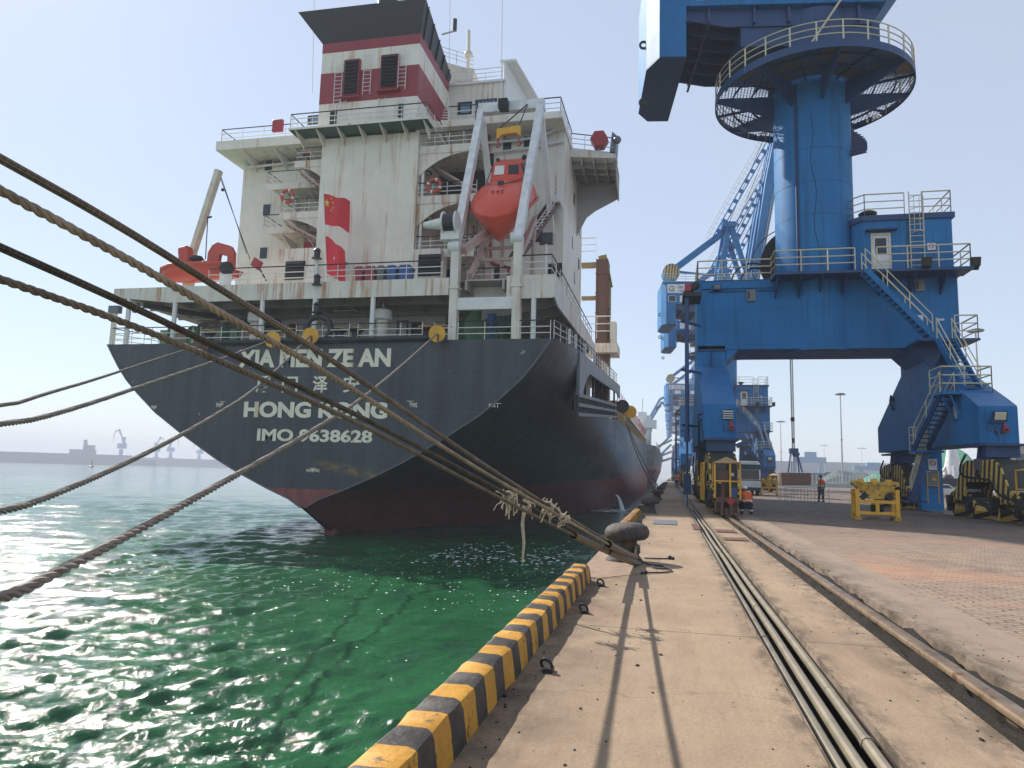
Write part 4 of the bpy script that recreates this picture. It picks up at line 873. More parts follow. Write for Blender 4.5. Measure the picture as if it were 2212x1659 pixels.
# flagpole, stern light pole
q=MB(); a=pY(711,600,47.5);b=pY(697,394,45.8); q.cyl((a.x,47.5,ZB),(b.x,45.8,b.z),.07,8); q.build('flagpole','white_clean',ship); FB=V((a.x,47.5,ZB)); FT=V((b.x,45.8,b.z))
def flag(t0,t1,length,label,mt,droop,stars):
    q=MB(); N,Mm=14,8; P0=FT.lerp(FB,t0);P1=FT.lerp(FB,t1); pts=[]
    def P(s_,r_):
        h=P0.lerp(P1,r_); return h+V((length*s_*(1-.12*r_)*.98,.25*math.sin(6.5*s_+1.5*r_)*s_,-droop*s_**1.3*(1-.25*r_)+.12*math.sin(9*s_+2*r_)*s_))
    for i in range(N+1):
        for j in range(Mm+1): pts.append(P(i/N,j/Mm))
    q.add(pts,[(i*(Mm+1)+j,i*(Mm+1)+j+1,(i+1)*(Mm+1)+j+1,(i+1)*(Mm+1)+j) for i in range(N) for j in range(Mm)])
    q.m(1)
    for (s0,r0,rad) in stars:
        c=P(s0,r0)
        pp=[]; 
        for k in range(10):
            a_=math.pi/2+k*math.pi/5; rr_=rad*(1 if k%2==0 else .42); pp.append(P(s0+rr_*math.cos(a_)*.5,r0-rr_*math.sin(a_)*.75)+V((0,-.03,0)))
        q.add(pp,[tuple(range(10))])
    solo(q,'flag',['flag_red',mt],label,'flag',P0,None,60)
flag(.09,.34,2.2,'red flag with yellow stars flying from the stern flagpole, upper one','flag_star',.75,[(.14,.3,.2)]+[(.3,.12,.07),(.37,.22,.07),(.37,.38,.07),(.3,.48,.07)])
flag(.43,.74,1.7,'red flag with a white flower emblem on the stern flagpole, lower one','paper_white',1.3,[(.5,.45,.1)])
q=MB(); a=pY(684,560,41.3); q.cyl((a.x,41.35,9.4),(a.x,41.35,15.6),.1,8); q.m(1)
for v in (548,605,665):
    c_=pY(685,v,41.2); q.lathe((c_.x,41.2,c_.z-.35),[(.32,0),(.34,.05),(.2,.1),(.2,.5),(.26,.55),(.15,.7),(.02,.75)],12)
q.build('stern_light_mast',['white_clean','black_paint'],ship)
# wheelie bins
for i,(u0,u1,v0,v1,mm,lb) in enumerate(((772,790,562,601,'bin_red','red wheelie bin leftmost in the row behind the deck rail'),(793,817,557,600,'bin_red','larger red wheelie bin second in the row behind the deck rail'),(819,837,561,598,'bin_grey','grey wheelie bin between the red and blue bins'),(840,862,559,597,'bin_blue','blue wheelie bin next to the grey bin'),(866,893,557,597,'bin_blue','blue wheelie bin rightmost in the row beside the louvre'))):
    a=pY(u0,v1,44);b=pY(u1,v0,44); t=thing('wheelie_bin',lb,'bin',((a.x+b.x)/2,44,ZB),'wheelie bins on the boat deck'); cxm=(a.x+b.x)/2; w_=(b.x-a.x)/2; h=1.55
    q=MB(); zb=ZB+.1; lo=w_*.8
    q.loft([[V((cxm-lo,43.6,zb)),V((cxm+lo,43.6,zb)),V((cxm+lo,44.3,zb)),V((cxm-lo,44.3,zb))],[V((cxm-w_,43.5,zb+h*.86)),V((cxm+w_,43.5,zb+h*.86)),V((cxm+w_,44.4,zb+h*.86)),V((cxm-w_,44.4,zb+h*.86))]]); q.build('body',mm,t,0,.04)
    q=MB(); q.box((cxm-w_-.04,43.44,zb+h*.86),(cxm+w_+.04,44.46,zb+h*.93)); q.box((cxm-w_+.06,43.52,zb+h*.93),(cxm+w_-.06,44.3,zb+h)); q.build('lid',mm,t,0,.03)
# life rings
for u,v,Y,lb in ((621,424,49.45,'orange life ring on the railing of the left stair platform'),(938,401,49.2,'orange life ring on the alcove railing beside the casing')):
    c_=pY(u,v,Y); t=thing('life_ring',lb,'life ring',c_,'life rings on the ship'); q=MB(); q.torus(c_,(0,1,0),.5,.13,28,10); q.build('ring','orange_dull',t,60); q=MB()
    for k in range(4): q.torus(c_,(0,1,0),.5,.138,4,10,k*math.pi/2+.2,k*math.pi/2+.5)
    q.build('white_band','white_clean',t,60)
q=MB(); c_=pY(601,274,51.9); q.box((c_.x-.5,51.7,c_.z-.5),(c_.x+.5,52,c_.z+.6)); solo(q,'liferaft_box','red_paint','red equipment box hanging on the upper left bridge railing','box',c_,None,35,.08)
q=MB(); c_=pY(730,577,48.3); q.box((c_.x-.8,48.2,c_.z-.4),(c_.x+.8,48.6,c_.z+.4)); q.m(1); q.box((c_.x-.7,48.1,c_.z+.1),(c_.x+.7,48.2,c_.z+.35)); q.build('lamp_box',['white_clean','rust_steel'],ship)
# mooring deck gear behind the stern rail
def bitt(u,v,label,r=.38):
    c_=pY(u,v,42.6); z0=9.42; t=thing('mooring_bitt',label,'bitt',(c_.x,42.6,z0),'bitts on the stern deck')
    q=MB(); q.box((c_.x-.95,42.2,z0),(c_.x+.95,43,z0+.2)); q.build('base','black_paint',t)
    q=MB(); q.lathe((c_.x,42.6,z0+.2),[(r,0),(r*.75,.25),(r*.75,.55),(r*1.25,.75),(r*1.25,.85)],18); q.m(1); q.lathe((c_.x,42.6,z0+1.05),[(r*1.25,0),(r*1.2,.06),(.05,.08)],18); q.build('drum',['black_paint','yellow_paint'],t)
for u,lb in ((630,'black bitt with yellow cap near the middle, left of the yellow discs'),(733,'black bitt behind the rail right of the middle fairlead'),(770,'black bitt behind the rail, left of the white vent'),(917,'black bitt with yellow cap left of the rightmost disc'),(967,'black bitt behind the rightmost yellow disc'),(452,'black bitt with yellow cap at the left end of the rubbing bar')): bitt(u,722,lb)
def vent(u,label,h=3.0,r=.42):
    c_=pY(u,720,43.5); z0=9.42; t=thing('mushroom_vent',label,'vent',(c_.x,43.5,z0),'white vents on the stern deck'); q=MB(); q.cyl((c_.x,43.5,z0),(c_.x,43.5,z0+h*.6),r,16); q.build('pipe','white_rusty',t); q=MB(); q.lathe((c_.x,43.5,z0+h*.58),[(r*1.1,0),(r*1.5,.1),(r*1.5,.7),(r*1.1,.8)],18); q.cyl((c_.x,43.5,z0+h*.8),(c_.x,43.5,z0+h),.05,6); q.build('cap','white_clean',t); q=MB(); q.torus((c_.x,43.5,z0+h),(0,0,1),.3,.05,14,6); q.cyl((c_.x-.3,43.5,z0+h),(c_.x+.3,43.5,z0+h),.03,5); q.build('handwheel','red_paint',t)
vent(825,'white mushroom vent with a red handwheel right of the middle'); vent(553,'white mushroom vent with a red handwheel behind the crossing ropes')
fr=thing('fairlead','dark closed fairlead ring around the middle stern rope','fairlead',(SRP[1].x,41.3,9.4)); q=MB(); q.torus((SRP[1].x+.1,41.3,10.2),(0,1,0),.85,.2,24,10); q.build('ring','black_paint',fr,60); q=MB(); q.box((SRP[1].x-1.1,41.1,9.36),(SRP[1].x+1.3,41.6,9.6)); q.build('base','black_paint',fr)
# winches
wn=thing('mooring_winch','large green mooring winch under the davit frame','winch',(-10.6,45.5,9.45)); c0=pY(1068,700,45.5)
wa=V((-.55,.83,0)); wc=V((c0.x,45.3,10.75)); q=MB(); q.lathe(wc,[(1.95,0),(2.0,.05),(2.0,.25),(1.9,.3)],32,wa); q.build('flange','winch_green',wn); q=MB(); q.lathe(wc+wa*2.0,[(1.95,0),(2.0,.05),(2.0,.25),(1.9,.3)],32,wa); q.build('flange','winch_green',wn); q=MB(); q.cyl(wc+wa*.3,wc+wa*2,1.3,24); q.build('drum','winch_green',wn); q=MB(); q.lathe(wc-wa*.5,[(.5,0),(.5,.3),(1.1,.35),(1.15,.5)],20,wa); q.build('gear_cover','winch_green',wn); q=MB(); q.box((c0.x-1.9,44.2,9.4),(c0.x+1.6,46.6,9.7)); q.box((c0.x+1.35,45,9.7),(c0.x+1.7,46,11)); q.build('bed','winch_green',wn)
q=MB(); q.cyl((c0.x+.3,43.6,9.4),(c0.x+.3,43.6,11),.14,10); q.cyl((c0.x+.3,43.6,10.8),(c0.x+.3,43.6,11.5),.28,10); q.build('gear_post','bin_blue',wn)
q=MB(); q.loft([[V((c0.x+.8+.5*math.cos(a)*k,43.7+.2*math.sin(a),z)) for a in np.linspace(0,5.5,8)] for z,k in ((10.0,.3),(10.5,.4),(10.9,1.0),(11.3,1.1),(11.35,.5))]); q.build('cover','green_under',wn)
for i,(u,lb) in enumerate(((470,'green mooring winch with rope drum on the left stern, larger one'),(545,'small green mooring winch right of the larger left one'),(400,'green winch with pale flanges at the far left of the stern'))):
    c_=pY(u,712,45); t=thing('mooring_winch',lb,'winch',(c_.x,45,9.5)); k=(1.0,.7,.8)[i]
    q=MB(); q.cyl((c_.x-.9*k,45,10.5),(c_.x+.9*k,45,10.5),.8*k,18); q.build('drum','rope_strand',t); q=MB()
    for sx in (-1,1): q.cyl((c_.x+sx*.95*k,45,10.5),(c_.x+sx*1.05*k,45,10.5),1.15*k,20)
    q.box((c_.x-1.9*k,44.3,9.45),(c_.x-1.15*k,45.6,11)); q.box((c_.x-1.6*k,44.2,9.45),(c_.x+1.5*k,45.8,9.7)); q.build('frame','winch_green',t)
q=MB(); a=pY(243,705,41.2); q.box((a.x-.15,41.2,9.3),(a.x+.15,41.4,11.6)); q.m(1); q.box((a.x-.4,41.1,11.6),(a.x+.4,41.5,12.1)); q.m(0)
b=pY(278,700,41.6); q.tube([(b.x+.3,41.7,12.4),(b.x-.3,41.7,13.0)],.1,6); q.m(1); q.obox((b.x+.55,41.5,12.0),(.22,0,.1),(0,.15,0),(-.08,0,.25)); q.build('deck_lamp',['white_rusty','grey_metal'],ship)
# ------------------------------------------------------------------ davit and free-fall lifeboat
dv=thing('lifeboat_davit','white A-frame davit straddling the orange free-fall lifeboat at the stern','davit',(-11,41.4,9.4))
xl=pY(982,640,41.4).x; xr=pY(1117,640,41.4).x
pl_=pY(982,540,41.4); pr_=pY(1117,520,41.4); YA=49.2; aL=pY(1040,240,YA); aR=pY(1168,229,YA)
for x,pp in ((xl,pl_),(xr,pr_)):
    q=MB(); q.box((x-.25,41.1,9.38),(x+.25,41.7,pp.z)); q.box((x-.33,41.05,12.6),(x+.33,41.78,12.75)); q.build('post','white_rusty',dv)
for x,pp,ap in ((xl,pl_,aL),(xr,pr_,aR)):
    q=MB(); q.beam(V((pp.x,41.4,pp.z-.3)),ap,.5,.55,(0,1,0)); q.cyl((pp.x-.35,41.4,pp.z+.1),(pp.x+.35,41.4,pp.z+.1),.42,14); q.build('leg','frp_white',dv)
    q=MB(); q.beam(ap+V((0,.3,-.5)),V((ap.x+.4,53,ap.z-8.5)),.42,.5,(0,1,0)); q.build('brace','white_clean',dv)
q=MB(); q.beam(aL+V((-.2,0,.1)),aR+V((.3,0,.1)),.6,.75); q.build('crossbeam','frp_white',dv)
q=MB(); a=pY(985,657,41.25);b=pY(1115,648,41.25); q.beam(V((xl,41.35,a.z)),V((xr,41.35,a.z)),.35,.75); q.build('lower_beam','white_clean',dv)
sb=pY(1098,283,46.0); q=MB(); w_=1.05; zt=sb.z+.25
q.prism([(sb.x-.85,46,zt),(sb.x+.85,46,zt+.12),(sb.x+.85,46,zt-.62),(sb.x+.5,46,zt-.38),(sb.x-.45,46,zt-.45),(sb.x-.85,46,zt-.8)],(0,.3,0)); q.build('spreader','yellow_paint',dv)
q=MB()
for sx in (-.75,.75): q.tube([(sb.x+sx,46.1,zt-.7),(sb.x+sx,46.1,zt-.95),(sb.x+sx+.16,46.1,zt-1.15),(sb.x+sx+.08,46.1,zt-1.35),(sb.x+sx-.12,46.1,zt-1.3)],.06,7)
q.build('hook','red_paint',dv)
q=MB(); 
for k in (-1,1): q.cyl((sb.x+k*.7,46.1,zt),(sb.x+sx*.95,48.8,aL.z),.05,6)
q.box((sb.x-1.4,48.3,aL.z-.3),(sb.x-.7,49.1,aL.z+.4)); q.tube([(xl+.3,42.5,pl_.z),(aL.x-.3,48.8,aL.z)],.035,5); q.tube([(xl+.6,44,pl_.z-1),(aL.x-.15,49,aL.z)],.03,5); q.build('hoist_gear','chain_dark',dv)
a=pY(975,487,42); q=MB(); q.cyl((a.x-.3,41.6,a.z),(a.x+.45,41.6,a.z),.62,20); q.m(1); q.cyl((a.x+.45,41.6,a.z),(a.x+.55,41.6,a.z),.75,20); q.cyl((a.x-.4,41.6,a.z),(a.x-.3,41.6,a.z),.75,20); q.cyl((a.x-1.7,41.6,a.z-.05),(a.x-.4,41.6,a.z),.2,12,.4); q.box((a.x-.5,41.4,a.z-1.1),(a.x+.7,42,a.z-.5)); q.build('winch',['black_paint','white_clean'],dv)
# ramp under the boat
bow=pY(1066,470,42.2); stern=pY(1110,424,49.0)
ax=(stern-bow).normalized(); sx=V((1,0,0)); sx=(sx-ax*sx.dot(ax)).normalized(); up=sx.cross(ax).normalized(); LB=(stern-bow).length
q=MB()
for k in (-1,1):
    q.beam(V((bow.x+k*1.35,42.0,13.6)),stern+sx*(k*1.45)-up*1.7,.3,.4); q.cyl(V((bow.x+k*1.1,45.5,ZB)),V((bow.x+k*1.2,45.5,16.4)),.15,8); q.cyl(V((bow.x+k*1.1,49.5,ZB)),V((bow.x+k*1.2,49.5,19)),.15,8)
for t in (.25,.45,.65): c_=V((bow.x,42,13.6)).lerp(stern-up*1.7,t); q.beam(c_-sx*1.4,c_+sx*1.4,.2,.2)
q.beam(V((xl+.4,41.6,pl_.z)),V((bow.x-.8,44.5,17.5)),.45,.45); q.build('launch_ramp','pinkish',dv)
def LP0(t,x,h): return bow+ax*(LB*t)+sx*x+up*h
lbt=thing('lifeboat','orange enclosed free-fall lifeboat hanging bow down on its ramp','boat',bow)
q=MB(); secs=[]
for t,w_,hu,hd in ((0,.05,.06,.12),(.025,.3,.16,.7),(.07,.75,.36,1.25),(.15,1.2,.62,1.62),(.28,1.52,.9,1.75),(.42,1.66,1.08,1.75),(.6,1.68,1.18,1.65),(.8,1.5,1.22,1.5),(.95,1.38,1.2,1.3),(1.0,1.2,1.05,1.1)):
    c_=bow+ax*(LB*t)+up*(.25*math.sin(t*3.14)); row=[]
    for k in range(24):
        a_=2*math.pi*k/24; ca,sa=math.cos(a_),math.sin(a_); e=.8
        x=w_*math.copysign(abs(ca)**e,ca); h=hu if sa>0 else hd; y=h*math.copysign(abs(sa)**(1.0 if sa>0 else 1.25),sa)
        if sa<0: x*=1-.72*abs(sa)**1.5
        row.append(c_+sx*x*1.3+up*y*1.2)
    secs.append(row)
q.loft(secs); q.build('hull','orange_boat',lbt,50)
q=MB(); secs=[[bow+ax*(LB*t)+up*(.25*math.sin(t*3.14))+sx*(k*w_*1.3)+up*h for k,h in ((1,.1),(1.03,.0),(1,-.1))] for t,w_ in ((.06,.58),(.16,1.24),(.28,1.56),(.42,1.7),(.6,1.73),(.8,1.56),(.96,1.42))]
q.loft(secs,False,False); q.loft([[2*(bow+ax*((p-bow).dot(ax))+up*((p-bow).dot(up)))-p for p in r] for r in secs],False,False); q.build('rubbing_strake','orange_dull',lbt)
q=MB()
for t,k,h in ((.3,.8,.75),(.5,.95,.75),(.7,1.0,.8),(.3,-.8,.75),(.5,-.95,.75)): q.obox(LP0(t,k*1.55,h*1.2),ax*.22,sx*.05,up*.05)
q.build('reflective_tape','white_clean',lbt)
q=MB()
for dx_,dh in ((-.35,.18),(.0,.18),(.3,.2),(-.35,-.1),(.05,-.1),(.35,-.08)): q.obox(LP0(.27,dx_,1.12+dh),sx*.1,ax*.04,up*.05)
q.build('hull_fitting','orange_dull',lbt)
# conning tower near the stern
def LP(t,x,h): return bow+ax*(LB*t)+sx*x+up*(h)
q=MB(); base=[LP(.66,-1.2,1.3),LP(.66,1.2,1.3),LP(1.02,1.35,1.2),LP(1.02,-1.35,1.2)]; top=[LP(.80,-1.0,2.55),LP(.80,1.0,2.55),LP(1.04,1.0,2.6),LP(1.04,-1.0,2.6)]
q.add(base+top,[(0,1,5,4),(1,2,6,5),(2,3,7,6),(3,0,4,7),(4,5,6,7)]); q.build('conning_tower','orange_boat',lbt,0,.08)
def quadon(a,b,c,d,u0,u1,v0,v1,off): 
    P=lambda u,v:(a.lerp(b,u)).lerp(d.lerp(c,u),v)+off
    return [P(u0,v0),P(u1,v0),P(u1,v1),P(u0,v1)]
nf=(base[1]-base[0]).cross(top[0]-base[0]).normalized()
for u0,u1 in ((.1,.42),(.56,.9)):
    q=MB(); q.prism(quadon(base[0],base[1],top[1],top[0],u0,u1,.45,.88,nf*.02),nf*.03); q.build('window','glass_dark' if u0>.3 else 'white_clean',lbt)
ns=(base[2]-base[1]).cross(top[1]-base[1]).normalized(); q=MB(); q.prism(quadon(base[1],base[2],top[2],top[1],.25,.7,.45,.88,ns*.02),ns*.03); q.build('window','glass_dark',lbt)
q=MB(); q.tube([LP(.8,1.0,2.5),LP(.7,1.3,1.6),LP(.5,.8,1.6),LP(.42,0,1.52),LP(.45,-.7,1.5),LP(.62,-1.3,1.5),LP(.8,-1.0,2.5)],.035,6); q.box(LP(.43,0,1.5)-V((.2,.15,.1)),LP(.43,0,1.5)+V((.2,.15,.25))); q.ball(LP(1.0,1.0,2.7),.2,8); q.ball(LP(.98,-.9,2.65),.16,8); q.build('release_line','black_paint',lbt)
# stairs beside the boat with platform
st=MB(); s0=V((-8.6,46,ZB)); s1=V((-9.1,53.4,22.0)); a=pY(1115,600,46);
def stair(mbs,mbr,p,q_,w,side,n,tread=.28,hr=1.0,th=.04):
    p=V(p);q_=V(q_);sd=V(side).normalized()*(w/2)
    for k in (-1,1): mbs.beam(p+sd*k,q_+sd*k,.06,.26)
    run=(q_-p); h=V((run.x,run.y,0)); h=h.normalized() if h.length>1e-3 else V((0,1,0))
    for i in range(n): c=p.lerp(q_,(i+.5)/n); mbs.obox(c,sd,h*(tread/2),(0,0,th/2))
    if mbr is not None:
        for k in (-1,1):
            for hh in (hr,hr*.55): mbr.cyl(p+sd*k+V((0,0,hh)),q_+sd*k+V((0,0,hh)),.025,6)
            m_=max(2,int(run.length/1.2))
            for i in range(m_+1): c=p.lerp(q_,i/m_)+sd*k; mbr.cyl(c,c+V((0,0,hr)),.025,6)
a=pY(1115,555,48.5);b=pY(1195,440,53); q=MB();r_=MB(); stair(q,r_,a,b,1.1,(1,-.3,0),16); o=q.build('boat_stair','rust_steel',ship); r_.build('stair_handrail','white_clean',o)
q=MB(); q.box((b.x-.4,52.2,b.z-.15),(hx1,54.2,b.z)); q.prism([(b.x,53.4,b.z-.15),(hx1,53.4,b.z-.15),(hx1,53.4,b.z-1.6)],(0,.1,0)); railing(q,[(b.x-.2,52.4,b.z),(hx1-.1,52.4,b.z)],1.1); q.build('boat_platform','white_clean',ship)
q=MB(); q.tube([(-14.6,53.9,29.5),(-14.6,53.9,20.5)],.12,8); q.tube([(-14.6,53.9,20.6),(-15.6,53.9,20.6),(-15.6,53.9,21.3)],.1,8); a=pY(1058,520,54);b=pY(1058,570,54);c_=pY(1100,578,54); q.tube([(a.x,54,20),(a.x,54,b.z+.5),(a.x+.3,54,b.z),(c_.x,54,c_.z),(c_.x+.2,54,ZB)],.16,8); q.tube([(a.x,54,a.z),(a.x-1.1,54,a.z),(a.x-1.3,54,a.z+.7)],.13,8)
for zz_ in (22.5,24.5,27): q.lathe((-14.6,53.9,zz_),[(.25,-.1),(.25,.1)],8)
q.build('fire_main','red_paint',ship)
for u0,u1,v0,v1 in ((1068,1080,578,602),(1184,1200,570,600),(1203,1214,568,598)): panel(u0,u1,v0,v1,54.1,'doorway',['dark_void'],ship,.05)
q=MB(); a=pY(1180,515,46); q.cyl((a.x,46,ZB),(a.x,46,a.z-.4),.1,8); q.m(1); q.box((a.x-.45,45.8,a.z-.4),(a.x+.45,46.2,a.z+.35)); q.m(2); q.box((a.x-.36,45.76,a.z-.3),(a.x+.36,45.81,a.z+.25)); q.build('flood_lamp',['white_clean','dark_metal','glass_dark'],ship)
# rescue boat on the left
rb=thing('rescue_boat','orange open rescue boat with a roll bar on the left side of the boat deck','boat',pY(430,610,44.5))
def RP(u,v,Y): return pY(u,v,Y)
secs=[]
for u,yc,w_,ztop_,zbot in ((352,46,.15,592,596),(362,46,.6,586,606),(385,46,.95,582,610),(420,46,1.05,580,610),(460,46,1.05,578,608),(490,46,1.0,577,604),(507,46,.9,584,598)):
    a=pY(u,ztop_,46);b=pY(u,zbot,46); row=[]
    for k in range(12):
        t=math.pi*k/11; row.append(V((a.x,46-w_*math.cos(t)*1.0,a.z+(b.z-a.z)*math.sin(t)**.8)))
    secs.append(row)
q=MB(); q.loft(secs,True); q.build('hull','orange_dull',rb,45)
q=MB(); q.tube([s_[0]+V((0,-.05,.05)) for s_ in secs],.14,8); q.tube([s_[-1]+V((0,.05,.05)) for s_ in secs],.14,8); q.build('gunwale','orange_dull',rb,60)
q=MB()
for yy in (45.3,46.5): 
    o=[pY(u,v,yy) for u,v in ((445,582),(449,545),(458,530),(470,523),(498,531),(505,545),(503,582),(490,582),(491,552),(474,548),(468,582))]; q.prism([tuple(p) for p in o],(0,.35,0))
q.build('roll_bar','orange_dull',rb); a=pY(402,560,46); q=MB(); q.obox(a,(.4,0,.1),(0,.4,0),(-.15,0,.9)); q.build('console','orange_dull',rb,35,.1); a=pY(488,590,45); q=MB(); q.cyl((a.x,45,ZB),(a.x,45,a.z),.42,14); q.build('cradle','white_clean',rb); q=MB(); q.ball(pY(425,560,45.4),.5,8,1.2,1,.6); q.ball(pY(490,580,44.8),.55,8); q.build('cover','rubber',rb)
dc=thing('boat_crane','pale slewing boat crane with a leaning boom over the orange rescue boat','crane',(pY(412,600,47).x,47,ZB)); a=pY(412,560,47);b=pY(473,368,47); q=MB(); q.beam(a,b,.42,.5,(0,1,0)); q.build('boom','cream',dc); q=MB(); q.cyl((a.x,47,ZB),(a.x,47,a.z+.5),.45,14); q.build('pedestal','cream',dc); q=MB(); c_=pY(449,470,47); d_=pY(444,560,46.3); q.tube([c_,d_],.04,5); q.tube([pY(457,468,47),c_],.08,5); e=pY(533,548,50); q.tube([b,e],.03,5); f_=pY(600,800,50); q.tube([pY(476,385,47),pY(540,560,50)],.03,5); q.ball(pY(481,410,47.6),.14,6); q.build('hoist_wire','chain_dark',dc)
q=MB(); a=pY(555,570,46);b=pY(575,606,45.5); q.cyl(a,b,.06,6); q.m(1); q.obox(a,(.3,0,-.2),(0,.15,0),(.15,0,.3)); q.build('davit_handle',['black_paint','red_paint'],ship)
# ------------------------------------------------------------------ forward structures seen past the house
lg=thing('deck_crane_post','rusty tan lattice mast frame standing on the ship beyond the deckhouse','mast',(-9,75,11)); q=MB()
Yl=76
def PL(u,v): return pY(u,v,Yl)
a=PL(1288,560);b=PL(1288,735); q.box((a.x-.0,Yl,8),(a.x+1.3,Yl+2.4,a.z)); 
for zz_ in np.arange(10,a.z,2.2): q.box((a.x-.05,Yl-.06,zz_),(a.x+1.35,Yl,zz_+.18))
for xx_ in (a.x,a.x+1.15): q.box((xx_,Yl-.12,8),(xx_+.15,Yl-.06,a.z)); a2=PL(1318,640)
q.build('post','rust_steel',lg); q=MB(); t=PL(1303,540); q.box((PL(1306,600).x,Yl+.3,8),(PL(1317,600).x,Yl+2.2,PL(1310,612).z)); q.beam(PL(1300,548)+V((0,1,0)),PL(1313,615)+V((0,1,0)),.9,.9,(0,1,0)); q.box((PL(1255,565).x,Yl+.4,PL(1255,575).z),(PL(1290,565).x,Yl+1,PL(1255,565).z)); q.box((PL(1255,638).x,Yl+.4,PL(1255,645).z),(PL(1290,638).x,Yl+1,PL(1255,638).z)); q.build('frame','lattice_tan',lg); q=MB(); railing(q,[(PL(1255,553).x,Yl-.5,PL(1255,560).z),(PL(1288,553).x,Yl-.5,PL(1255,560).z)],2.2,r=.05,gap=1.2); railing(q,[(PL(1262,732).x,Yl-1,PL(1262,735).z),(PL(1320,732).x,Yl-1,PL(1262,735).z)],2.4,r=.06,gap=1.6); q.build('platform_railing','white_clean',lg)
for k in range(7): pass
q=MB(); a=PL(1262,745);b=PL(1335,735); q.box((a.x,Yl-1,a.z-1.0),(b.x,Yl+3,a.z)); q.box((PL(1320,730).x,Yl-.6,a.z),(b.x-.2,Yl+1,a.z+2.4)); q.build('side_platform','white_rusty',ship)
# hatch coamings with stanchions along the deck edge
q=MB(); y=92
while y<205:
    zz_=zmain(y); q.box((-7.4,y,zz_-.2),(-7.1,y+8.2,zz_+2.8-.006*(y-92))); 
    for k in range(5): q.box((-7.15,y+.5+k*1.8,zz_-.2),(-6.85,y+.75+k*1.8,zz_+2.6-.006*(y-92)))
    q.box((-8.2,y,zz_+2.6-.006*(y-92)),(-6.7,y+8.2,zz_+2.85-.006*(y-92))); y+=9.2
q.build('hatch_coaming','tan_coaming',ship)
q=MB(); y=93
while y<200: q.box((-6.73,y,zmain(y)+2.7),(-6.64,y+.09,zmain(y)+4.6)); y+=3.6
for h in (3.4,4.2): q.box((-6.72,160,zmain(170)+h),(-6.64,205,zmain(190)+h+.1))
q.build('hatch_stanchion','red_paint',ship)
q=MB(); railing(q,[(-6.4,90,zmain(90)),(-6.4,205,zmain(205))],1.1,r=.04,gap=4); q.build('deck_railing','tan_coaming',ship)
for u,v in ((1345,860),): 
    p0=pX(u,v,-6.0)
for k,(y0,yb) in enumerate(((93,52),(95,45.6))):
    a=V((-6.1,y0,9.9)); b=V((-.9,yb if k else 62,.45)); n=12; pts=[a.lerp(b,i/n)+V((0,0,-1.2*math.sin(math.pi*i/n)*.6)) for i in range(n+1)]
    q=MB(); q.tube(pts,.05,6); solo(q,'mooring_rope','rope_dark_plain' if False else 'rubber',['dark spring line from the ship side down to the fourth bollard','dark spring line from the ship side down to the third bollard'][k],'rope',b)
q=MB(); c_=V((-6.0,92.5,10.3)); q.cyl(c_,c_+V((0,.1,0)),.85,24); solo(q,'rat_guard','black_paint','dark round rat guard on the spring lines at the ship side','rat guard',c_); q=MB(); c_=c_+V((.9,1.5,-.6)); q.cyl(c_,c_+V((0,.1,0)),.85,24); solo(q,'rat_guard','yellow_paint','yellow round rat guard half behind the dark one at the ship side','rat guard',c_)
# water discharge at the waterline
wd=pX(1325,1078,-6.7); q=MB(); y=93.; secs=[]
for t in np.linspace(0,1,9): 
    r_=.1+.32*t; secs.append([V((-6.9+1.0*t**.7+r_*math.cos(a_)*.8,y-.6*t+r_*math.sin(a_)+.05*math.sin(7*a_),-1.0-2.0*t**1.6)) for a_ in np.linspace(0,2*math.pi,14)[:-1]])
q.loft(secs); stuff(q,'water_discharge','foam','white jet of water pouring from the hull side into the sea','water jet',60)
# ================================================================== portal cranes
def hazard(name,freq,ax,dark='#2a2a24',lightc='#c6a86a'):
    s=NT(name); s.val(.55,0,.4); tc=s.n('ShaderNodeTexCoord').outputs['Object']; X=s.xyz(tc); k=s.mth('ADD',s.mth('MULTIPLY',X[0],ax[0]),s.mth('ADD',s.mth('MULTIPLY',X[1],ax[1]),s.mth('MULTIPLY',X[2],ax[2])))
    c=s.mix(s.ramp(s.mth('SINE',s.mth('MULTIPLY',k,6.2832*freq)),-.04,.04),lin(dark),lin(lightc)); c=s.mix(s.mth('MULTIPLY',s.ramp(s.noise(s.pos,5,6,.7),.6,.68),.8),c,lin('#3a3026')); c=s.mix(s.mth('MULTIPLY',s.ramp(s.noise(s.pos,1.6,5,.6),.45,.7),.35),c,lin('#4a4234')); s.col(c)
hazard('hazard_stripe',2.3,(.3,1,.22),'#2c2b23','#d9b35c'); hazard('hazard_disc',2.4,(1,0,-.1),'#4a4a44','#c9b27a')
CXc,CYc=7.6,39.8
cr=thing('portal_crane','nearest blue portal slewing crane standing over the quay rails in front of the ship','crane',(CXc,CYc,0),'blue portal cranes along the quay')
GB='crane_blue'
q=MB(); q.prism([(1.39,38.1,8.06),(13.85,38.1,8.06),(13.85,38.1,11.72),(1.39,38.1,11.72)],(0,3.4,0)); q.prism([(2.85,38.12,8.06),(3.5,38.12,8.06),(2.85,38.12,7.4)],(0,3.36,0)); q.prism([(12.3,38.12,8.06),(11.65,38.12,8.06),(12.3,38.12,7.4)],(0,3.36,0)); q.build('portal_beam',GB,cr,0,.03)
q=MB(); pts=[(CXc+2.02*math.cos(a),39.8+2.02*math.sin(a),8.0) for a in np.linspace(math.pi*1.12,math.pi*1.88,18)]; q.prism(pts,(0,0,3.78)); q.build('beam_bulge',GB,cr,30)
